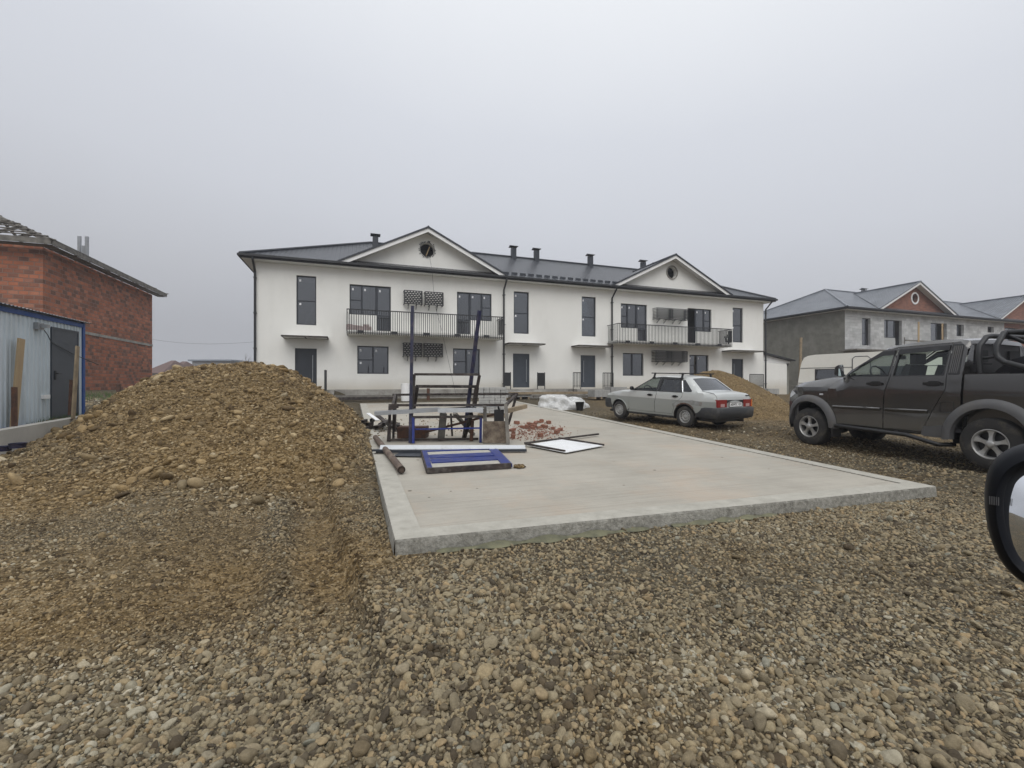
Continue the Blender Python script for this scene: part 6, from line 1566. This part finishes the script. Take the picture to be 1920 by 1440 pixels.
# bundle of dark square tubes at the slab edge
rk = random.Random(9)
c0_ = foot(190, 1010)
tubes = []
for i in range(16):
    a = rk.uniform(-.5, .5); u = rk.uniform(-.65, .55); lay = i//6
    p = c0_+Vector((u*.9, rk.uniform(-.3, .5), .05+lay*.07)); d = Vector((math.sin(a)*.4+.1, -1, rk.uniform(-.10, .05))).normalized()*rk.uniform(.35, .6)
    s = MB(); t_ = .075
    q_, p_ = p+d, p
    for ox, oz, w_, h_ in ((-1, 0, .006, t_), (1, 0, .006, t_), (0, -1, t_, .006), (0, 1, t_, .006)):
        s.beam(p_+Vector((ox*t_/2, 0, oz*t_/2)), q_+Vector((ox*t_/2, 0, oz*t_/2)), w_, h_)
    o = s.build('square_tube', M['rust_dark']); tag(o, 'dark square steel tube offcut in the heap left of the workbench', 'steel tube', 'tube offcuts heaped by the workbench')
o = MB().beam(at(690, 775, c0_.y+.2), at(708, 788, c0_.y-.3), .10, .02).build('white_board', M['white_sheet']); tag(o, 'short white board on the heap of tube offcuts', 'board')
o = MB().beam(at(708, 779, c0_.y+.2)+Vector((0, 0, .0)), at(734, 800, c0_.y-.3), .12, .03).build('dark_board', M['rust_dark']); tag(o, 'dark board sliding off the heap of tube offcuts', 'board')
# long gutter pieces in front
g0, g1 = on_slab(712, 850), on_slab(985, 847)
d = (g1-g0).normalized(); n = Vector((-d.y, d.x, 0)); up = Vector((0, 0, 1))
s = MB()
a_, b_ = g0+up*.075-n*.02, g1+up*.06-n*.02
s.add([a_, b_, b_+n*.08+up*.055, a_+n*.08+up*.065, a_-up*.012, b_-up*.012, b_+n*.08+up*.043, a_+n*.08+up*.053], [(0,1,2,3),(7,6,5,4),(0,4,5,1),(1,5,6,2),(2,6,7,3),(3,7,4,0)])
for u in (.24, .42, .61, .79): c_ = a_.lerp(b_, u); s.beam(c_-n*.004, c_+n*.03+up*.02, .012, .02)
tag(s.build('white_channel', M['pale_metal']), 'long white metal channel lying across the slab in front of the frames', 'metal channel')
s = MB(); s.beam(g0+up*.035-d*.06, g1+up*.03+d*.02, .09, .045); s.beam(g0+up*.06-d*.12-n*.03, g0+up*.06+d*.2-n*.03, .10, .03)
tag(s.build('black_channel', M['anthracite']), 'long black steel channel under the white channel', 'metal channel')
o = MB(); p = [on_slab(738, 856), on_slab(800, 857), on_slab(860, 849), on_slab(752, 848)]
o.add([v+up*.012 for v in p]+[v+up*.004 for v in p], [(0,1,2,3),(7,6,5,4),(0,4,5,1),(1,5,6,2),(2,6,7,3),(3,7,4,0)]); tag(o.build('dark_sheet', M['anthracite']), 'thin dark sheet lying between the channels and the blue frame', 'sheet metal')
# rusty pipe over the slab edge
pe, pb = on_slab(753, 881, .057), on_slab(704, 820, .07)
s = MB(); s.tube([pb, pe], .054, 20, caps=False); s.tube([pb, pe], .044, 20, caps=False)
M['pipe'] = mat('pipe_rust', (.15, .11, .085), .9, c2=(.075, .055, .045), vscale=10, dirt=(.26, .22, .17), dirt_scale=5)
dd = (pe-pb).normalized(); s.tube([pe-dd*.03, pe-dd*.032], .05, 20); 
for k in range(14):
    pass
po = s.build('rusty_pipe', M['pipe'], smooth=40); tag(po, 'thick rusty pipe lying over the left edge of the slab', 'pipe')
ring_ = MB(); 
ring_.tube([pe-dd*.001, pe+dd*.004], .0685, 20, caps=False); 
# blue slatted frame
TL, TR, BR, BL = on_slab(790, 852), on_slab(930, 847), on_slab(958, 877), on_slab(800, 887)
bf = thing('slatted_frame', 'blue painted steel frame with wide slats lying flat on the slab', 'steel frame'); hh = Vector((0, 0, .035))
def fl(p, q, w_, h_, m_, nm, z=0): MB().beam(p+hh+Vector((0, 0, z)), q+hh+Vector((0, 0, z)), w_, h_).build(nm, m_, bf)
fl(BL, BR, .05, .075, M['rust_dark'], 'front_rail'); fl(TL, TR, .07, .06, M['blue_paint'], 'rail')
nx = (BR-BL).normalized()
s = MB(); p = [BL+nx*.06, BR-nx*.08, TR-nx*.08, TL+nx*.06]; s.add([v+Vector((0, 0, .046)) for v in p]+[v+Vector((0, 0, .036)) for v in p], [(0,1,2,3),(7,6,5,4),(0,4,5,1),(1,5,6,2),(2,6,7,3),(3,7,4,0)]); s.build('backing_sheet', M['slab_edge'], bf)
fl(BL+nx*.04, TL+nx*.05, .09, .055, M['blue_paint'], 'side_rail'); fl(BR-nx*.06, TR-nx*.06, .16, .055, M['blue_paint'], 'side_rail'); fl(BL, TL, .02, .065, M['rust_dark'], 'edge_angle', .002)
dd_ = (TL-BL).length
for u, w_ in ((.395, .22*dd_), (.655, .22*dd_)): fl(BL.lerp(TL, u)+nx*.1, BR.lerp(TR, u)-nx*.1, w_, .05, M['blue_paint'], 'slat', -.002)
# white board with dark bars
p = [on_slab(988, 837), on_slab(1052, 826), on_slab(1130, 838), on_slab(1061, 851)]; s = MB()
s.add([v+up*.03 for v in p]+[v+up*.018 for v in p], [(0,1,2,3),(7,6,5,4),(0,4,5,1),(1,5,6,2),(2,6,7,3),(3,7,4,0)])
tag(s.build('sheet_of_board', M['white_sheet']), 'flat white panel lying on the slab right of the channels', 'panel')
for a_, b_, l in (((985, 836), (1059, 850), 'black bar along the near left edge of the white panel'), ((1048, 825), (1132, 838), 'black bar along the far right edge of the white panel'), ((984, 835), (1122, 817), 'long rusty bar touching the far corner of the white panel')):
    o = MB().beam(on_slab(*a_)+up*.045, on_slab(*b_)+up*.04, .045, .035).build('steel_bar', M['rust_dark']); tag(o, l, 'steel bar')
# clod of dirt
s = bmesh.new(); bmesh.ops.create_icosphere(s, subdivisions=3, radius=1)
for v in s.verts: v.co = Vector((v.co.x*.09, v.co.y*.10, max(-.01, v.co.z)*.035))*(1+.35*math.sin(v.co.x*5+2)*math.cos(v.co.y*6)*.8)
me = bpy.data.meshes.new('dirt_clod'); s.to_mesh(me); s.free(); o = mkobj('dirt_clod', me, M['clay_soil'], smooth=180); o.location = on_slab(974, 875); tag(o, 'flat brown clod of dirt on the bare slab', 'dirt clod')
# bricks
rk = random.Random(12)
bp_ = [(1205, 967), (1300, 972), (1322, 975), (1285, 1000), (1262, 1000), (1378, 958), (1400, 953), (1352, 965), (1378, 1003), (1422, 998), (1488, 1008), (1547, 1018), (1520, 1040), (1172, 1022), (1180, 1046), (1175, 1078), (1250, 998), (1330, 1006), (1392, 1067), (1345, 990), (1312, 995), (1455, 965)]
for i, (a, b) in enumerate(bp_):
    f = foot(a, b+12); L_, W_, H_ = rk.uniform(.10, .19), .095, .055 if i % 3 else .08
    s = MB(); s.box((-L_/2, -W_/2, 0), (L_/2, W_/2, H_))
    for k in range(2):
        for j in range(3): s.box((-L_/2+.02+j*(L_-.04)/3, -W_/2+.02+k*.045, H_), (-L_/2+.05+j*(L_-.04)/3, -W_/2+.045+k*.045, H_+.001))
    o = s.build('brick', M['red_brick']); o.location = f; o.rotation_euler = (rk.uniform(-.15, .15), rk.uniform(-.2, .2), rk.uniform(0, 3.1))
    tag(o, 'broken red brick in the scatter on the slab right of the frames', 'brick', 'broken red bricks scattered on the slab')
s = MB()
for i in range(1100):
    a = rk.gauss(1330, 120); b = rk.gauss(1040, 38)
    if b < 955 or b > 1115: continue
    f = foot(a, b); q = rk.choice((.004, .006, .008, .015)); an = rk.uniform(0, 3); s.beam(f+Vector((-q*math.cos(an), -q*math.sin(an), q*.4)), f+Vector((q*math.cos(an), q*math.sin(an), q*.5)), q*1.3, q)
tag(s.build('brick_rubble', M['red_brick']), kind='stuff')
s = MB()
for i in range(260):
    a = rk.gauss(330, 240); b = rk.gauss(1010, 45)
    if b > 1110: continue
    f = foot(a, b); q = rk.uniform(.006, .022); an = rk.uniform(0, 3); s.beam(f+Vector((-q*math.cos(an), -q*math.sin(an), q*.4)), f+Vector((q*math.cos(an), q*math.sin(an), q*.5)), q*1.3, q)
tag(s.build('grit', M['clay_soil']), kind='stuff')
# small leaves / chips on the slab
for px, py in ((1138, 788), (1170, 797), (1120, 838), (1325, 888), (1122, 834)): pass

# ---------------------------------------------------------------- yard behind
def blob(name, label, cat, loc, sx, sy, sz, m_, seed=1, rough=.18, freq=1.0):
    rs_ = np.random.RandomState(seed); s = bmesh.new(); bmesh.ops.create_icosphere(s, subdivisions=5, radius=1); ph = rs_.uniform(0, 6, 12)
    for v in s.verts:
        x, y, z = v.co; r = 1
        for k in range(1, 5): r += rough/k**.8*math.sin(freq*2.3*k*x+ph[k])*math.cos(freq*2.1*k*y+ph[k+4]+1.3*z*k)
        r += .05*abs(math.sin(7*x+5*z+ph[1]))+.04*abs(math.sin(9*y-6*z+ph[2]))
        v.co = Vector((x*r*sx, y*r*sy, max(-.15, z*r)*sz))
    me = bpy.data.meshes.new(name); s.to_mesh(me); s.free(); o = mkobj(name, me, m_, smooth=180); o.location = loc; tag(o, label, cat); return o
M['film'] = mat('plastic_film', (.66, .67, .67), .25, c2=(.42, .42, .40), vscale=3.5, bump=.10, bscale=4, coat=.3, dirt=(.30, .28, .24), dirt_scale=3, dirt_amt=.6)
g = on_ground(1062, 768); blob('wrapped_pile', 'heap wrapped in white plastic film on the gravel by the slab', 'wrapped pile', g+Vector((0, .5, 0)), .95, .6, .62, M['film'], 3, .22)
g = on_ground(1087, 770); b = MB(); b.lathe([(.13, 0), (.18, .34), (.19, .35), (.17, .34), (.12, .03), (.001, .03)], 'z', 20); o = b.build('bucket', M['plastic_black'], smooth=40); o.location = g; tag(o, 'black plastic bucket in front of the white wrapped heap', 'bucket')
# white drum, orange stake, timbers along the house
def Hp(L, off, z): return Vector((H1[0]+EX*L+NX*off, H1[1]+EY*L+NY*off, z))
def onwall(px, off): return pxL(H1, px, off)
b = MB(); b.lathe([(.001, .0), (.24, 0), (.25, .3), (.24, .62), (.25, .9), (.001, .92)], 'z', 20); o = b.build('drum', M['white_trim'], smooth=40); o.location = Hp(onwall(761, -2.2), -2.2, .62); tag(o, 'white plastic drum in front of the house behind the navy post', 'drum')
o = MB().beam(Hp(onwall(803, -2), -2, .6), Hp(onwall(803, -2), -2, 1.27), .16, .05).build('stake', M['orange_lamp']); o.data.materials[0] = M['rust']; tag(o, 'short rusty orange stake in front of the house wall', 'stake')
for i, (a, b_, off, z, l, m_) in enumerate(((622, 872, -1.7, .86, 'long dark timber lying along the foot of the house wall', 'grey_wood'), (630, 745, -2.3, .78, 'shorter dark timber in front of the long one at the house wall', 'rust_dark'), (925, 1160, -2.2, .98, 'stack plank lying along the porch wall behind the wrapped heap', 'pallet_wood'), (1000, 1125, -2.6, .80, 'lower plank lying in front of the porch wall', 'grey_wood'))):
    o = MB().beam(Hp(onwall(a, off), off, z), Hp(onwall(b_, off), off, z), .22, .14).build('timber', M[m_]); tag(o, l, 'timber')
for k, (px, off, w_, n_, lab) in enumerate(((1115, -3.6, 1.0, 5, 'low pallet of grey pavers right of the white wrapped heap'), (1146, -2.8, 1.1, 7, 'pallet of pavers by the downpipe behind the silver car nose'), (1440, -1.6, 1.1, 5, 'pallet of pavers at the right corner of the white house'), (960, -2.2, 1.2, 4, 'low stack of pavers below the second entrance'), (920, -3.0, 1.0, 5, 'low stack of pavers left of the second entrance steps'))):
    L0 = onwall(px, off); s = MB(); z0 = .66
    for j in range(n_):
        for i in range(4): s.box((i*w_/4+.005, 0, z0+.1+j*.08+.004), ((i+1)*w_/4-.005, .8, z0+.1+(j+1)*.08-.004))
    o = s.build('paver_pallet', M['paver']); o.location = (Hp(L0, off, 0).x, Hp(L0, off, 0).y, 0); o.rotation_euler.z = PHI; tag(o, lab, 'paving blocks')
    s = MB()
    for i in (0, .45, .9): s.box((i*w_*.9, 0, z0-.02), (i*w_*.9+.1, .8, z0+.098))
    s.build('pallet', M['pallet_wood'], o)
# heap of pallets and boards by the annex
rk = random.Random(21)
s = MB(); base = Hp(37.0, -2.6, .62)
for i in range(34):
    a = rk.uniform(0, 3.1); l = rk.uniform(.5, 1.1); c_ = base+Vector((rk.uniform(-1.3, 1.4), rk.uniform(-.5, .5), .05+.032*i*rk.uniform(.5, 1))); dv_ = Vector((math.cos(a), math.sin(a), rk.uniform(-.25, .25)))*l
    s.beam(c_-dv_, c_+dv_, .12, .03)
tag(s.build('board_heap', M['grey_wood']), 'untidy heap of dark boards and pallets beside the white annex', 'board heap')
s = MB(); q = on_ground(1462, 762); s.box((-.6, -.8, -.1), (.6, .9, .10)); o = s.build('concrete_block', M['concrete']); o.location = q; o.rotation_euler.z = PHI; tag(o, 'pale concrete slab piece on the ground before the annex', 'concrete piece')
# blue tubs at the kerb wall
for i, (px, py) in enumerate(((6, 842), (33, 836))):
    s = MB(); s.lathe([(.15, 0), (.17, .12), (.175, .125), (.15, .12), (.13, .02), (.001, .02)], 'z', 18); o = s.build('tub', M['navy_paint'], smooth=40); o.location = at(px, py, 6.9)+Vector((0, 0, -.03)); o.scale = (.6, .6, .6); tag(o, ['dark blue plastic tub at the left edge by the kerb wall', 'dark blue tub beside the heap at the kerb wall'][i], 'tub', 'blue tubs by the kerb wall')
# grass behind the cabin
s = MB(); M['grass'] = mat('grass', (.060, .105, .028), .8, c2=(.10, .13, .05), vscale=5)
for i in range(2600):
    if i < 1900: x, y = rk.uniform(-19.5, -12.5), rk.uniform(14.5, 19.0)
    else:
        t_ = rk.uniform(0, 1); x, y = -8.95-t_*.9+rk.uniform(-.15, .1), 7.6+t_*2.4+rk.uniform(-.1, .1)
    z = float(zbase(x, y)); h_ = rk.uniform(.06, .2) if i < 1900 else rk.uniform(.04, .12); a = rk.uniform(0, 6.28); w_ = .012 if i < 1900 else .005; dx, dy = math.cos(a)*w_, math.sin(a)*w_
    s.add([(x-dx, y-dy, z-.03), (x+dx, y+dy, z-.03), (x+rk.uniform(-.06, .06), y+rk.uniform(-.06, .06), z+h_)], [(0, 1, 2)])
tag(s.build('grass', M['grass'], fix=False), kind='stuff')
# cables
def cable(label, pts, r=.008, name='cable', sag=0):
    out = []
    for i in range(len(pts)-1):
        for j in range(8):
            u = j/8; p = Vector(pts[i]).lerp(Vector(pts[i+1]), u); p.z -= sag*4*u*(1-u); out.append(p)
    out.append(Vector(pts[-1])); o = MB().tube(out, r, 5).build(name, M['anthracite']); tag(o, label, 'cable'); return o
cable('thin overhead cable from the brick house to the white house wall', [at(284, 636, 31), Hp(onwall(548, 0), -.03, F1(548, 632)[1])], .006, sag=.35)
hcL = LG[0][3]
cable('thin cable hanging from the ragged attic hole down the facade', [Hp(hcL[0]+.1, -.05, hcL[1]-.3), Hp(hcL[0]+.15, -.72, 7.9), Hp(onwall(815, -.6), -.6, 6.0), Hp(onwall(828, -.5), -.5, 4.6), Hp(onwall(836, -1.4), -1.4, 3.4), Hp(onwall(855, -1.8), -1.8, .9)], .007)
# clutter on the balcony
b = MB(); rk = random.Random(2)
for i in range(9):
    p = Vector((pxL(H1, 655+i*4.5, -1.0), -.9+rk.uniform(-.15, .2), 4.33)); b.box((p.x-.16, p.y-.12, p.z), (p.x+.16, p.y+.12, p.z+rk.uniform(.12, .34)))
M['sack'] = mat('sack', (.52, .44, .42), .8, c2=(.34, .26, .25), vscale=9); o = b.build('sacks', M['sack']); o.location = (H1[0], H1[1], 0); o.rotation_euler.z = PHI; tag(o, 'pale sacks heaped at the left end of the left balcony', 'sacks')
b = MB(); p = Vector((pxL(H1, 1366, -.9), -.9, 4.33)); 
for i in range(12): b.beam(p+Vector((rk.uniform(-.25, .2), rk.uniform(-.2, .2), rk.uniform(0, .4))), p+Vector((rk.uniform(-.25, .2), rk.uniform(-.2, .2), rk.uniform(.2, .75))), .05, .05)
o = b.build('folded_stand', M['plastic_black']); o.location = (H1[0], H1[1], 0); o.rotation_euler.z = PHI; tag(o, 'black folded stand at the right end of the right balcony', 'stand')

# ---------------------------------------------------------------- far houses and bushes
def far_house(label, px0, px1, py, Y, m_wall, m_roof, hip=True, eave=3.2):
    a, b_ = at(px0, py, Y), at(px1, py, Y); h = empty('far_house', (a.x, Y, 0)); tag(h, label, 'house', 'distant houses')
    w_ = b_.x-a.x; zt = a.z; s = MB(); s.box((.5, .5, 0), (w_-.5, 9, eave)); s.build('wall', m_wall, h)
    s = MB()
    if hip: s.v = [(0, 0, eave), (w_, 0, eave), (w_, 9.5, eave), (0, 9.5, eave), (w_*.4, 4.7, zt), (w_*.6, 4.7, zt)]; s.f = [[0,1,5,4],[2,3,4,5],[3,0,4],[1,2,5],[3,2,1,0]]; s.m = [0]*5
    else: s.box((0, 0, eave+.01), (w_, 9.5, eave+.3))
    s.build('roof', m_roof, h); return h
M['far_wall'] = mat('far_wall', (.33, .33, .33), .9); M['far_roof'] = mat('far_roof', (.12, .075, .065), .8); M['far_grey'] = mat('far_grey', (.22, .25, .29), .8)
far_house('distant house with brown hipped roof at the corner of the brick house', 262, 303, 673, 70, M['far_wall'], M['far_roof'])
far_house('distant house with brown hipped roof just left of the heap top', 286, 330, 675, 76, M['far_wall'], M['far_roof'])
h = far_house('distant long grey building with flat roof above the heap', 352, 434, 673, 85, M['far_wall'], M['far_grey'], hip=False, eave=5.9)
for i in range(9): MB().box((.9+i*.85, .46, 3.6), (1.4+i*.85, .499, 5.2)).build('window', M['far_grey'], h)
def bush(label, px, Y, hgt, wd, seed):
    rk = random.Random(seed); b = empty('bush', at(px, 720, Y)); b.location.z = .9; tag(b, label, 'bush', 'bare bushes behind the heap'); s = MB()
    def twig(p, d, l, r, lv):
        q = p+d*l; s.tube([p, (p+q)/2+Vector((rk.uniform(-1, 1), rk.uniform(-1, 1), 0))*l*.08, q], [r, r*.8, r*.55], 4)
        if lv:
            for _ in range(3): twig(p.lerp(q, rk.uniform(.45, 1)), (d+Vector((rk.uniform(-.8, .8), rk.uniform(-.8, .8), rk.uniform(-.1, .6)))).normalized(), l*rk.uniform(.5, .75), r*.6, lv-1)
    for i in range(9): twig(Vector((rk.uniform(-wd, wd)*.4, rk.uniform(-.3, .3), 0)), Vector((rk.uniform(-.45, .45), rk.uniform(-.3, .3), 1)).normalized(), hgt*.45, .03, 3)
    s.build('branches', M['grey_wood'], b); return b
bush('bare twiggy bush behind the heap next to the white house corner', 452, 40, 3.3, 2.0, 1)
bush('bare bush between the grey distant building and the white house', 436, 44, 3.6, 2.4, 2)
bush('thin bare bush left of the other two behind the heap', 418, 48, 3.6, 2.0, 3)

# ---------------------------------------------------------------- haze
hz = MB().box((-960, -70, -8), (960, 1560, 30)).build('haze', bpy.data.materials.new('haze')); tag(hz, kind='stuff')
m = hz.data.materials[0]; m.use_nodes = True; t = m.node_tree; t.nodes.clear()
v = N(t, 'ShaderNodeVolumePrincipled'); v.inputs['Color'].default_value = (.93, .95, 1.0, 1); v.inputs['Density'].default_value = HAZE = .0013; v.inputs['Anisotropy'].default_value = .1
o_ = N(t, 'ShaderNodeOutputMaterial'); lk(t, v.outputs[0], o_.inputs['Volume'])
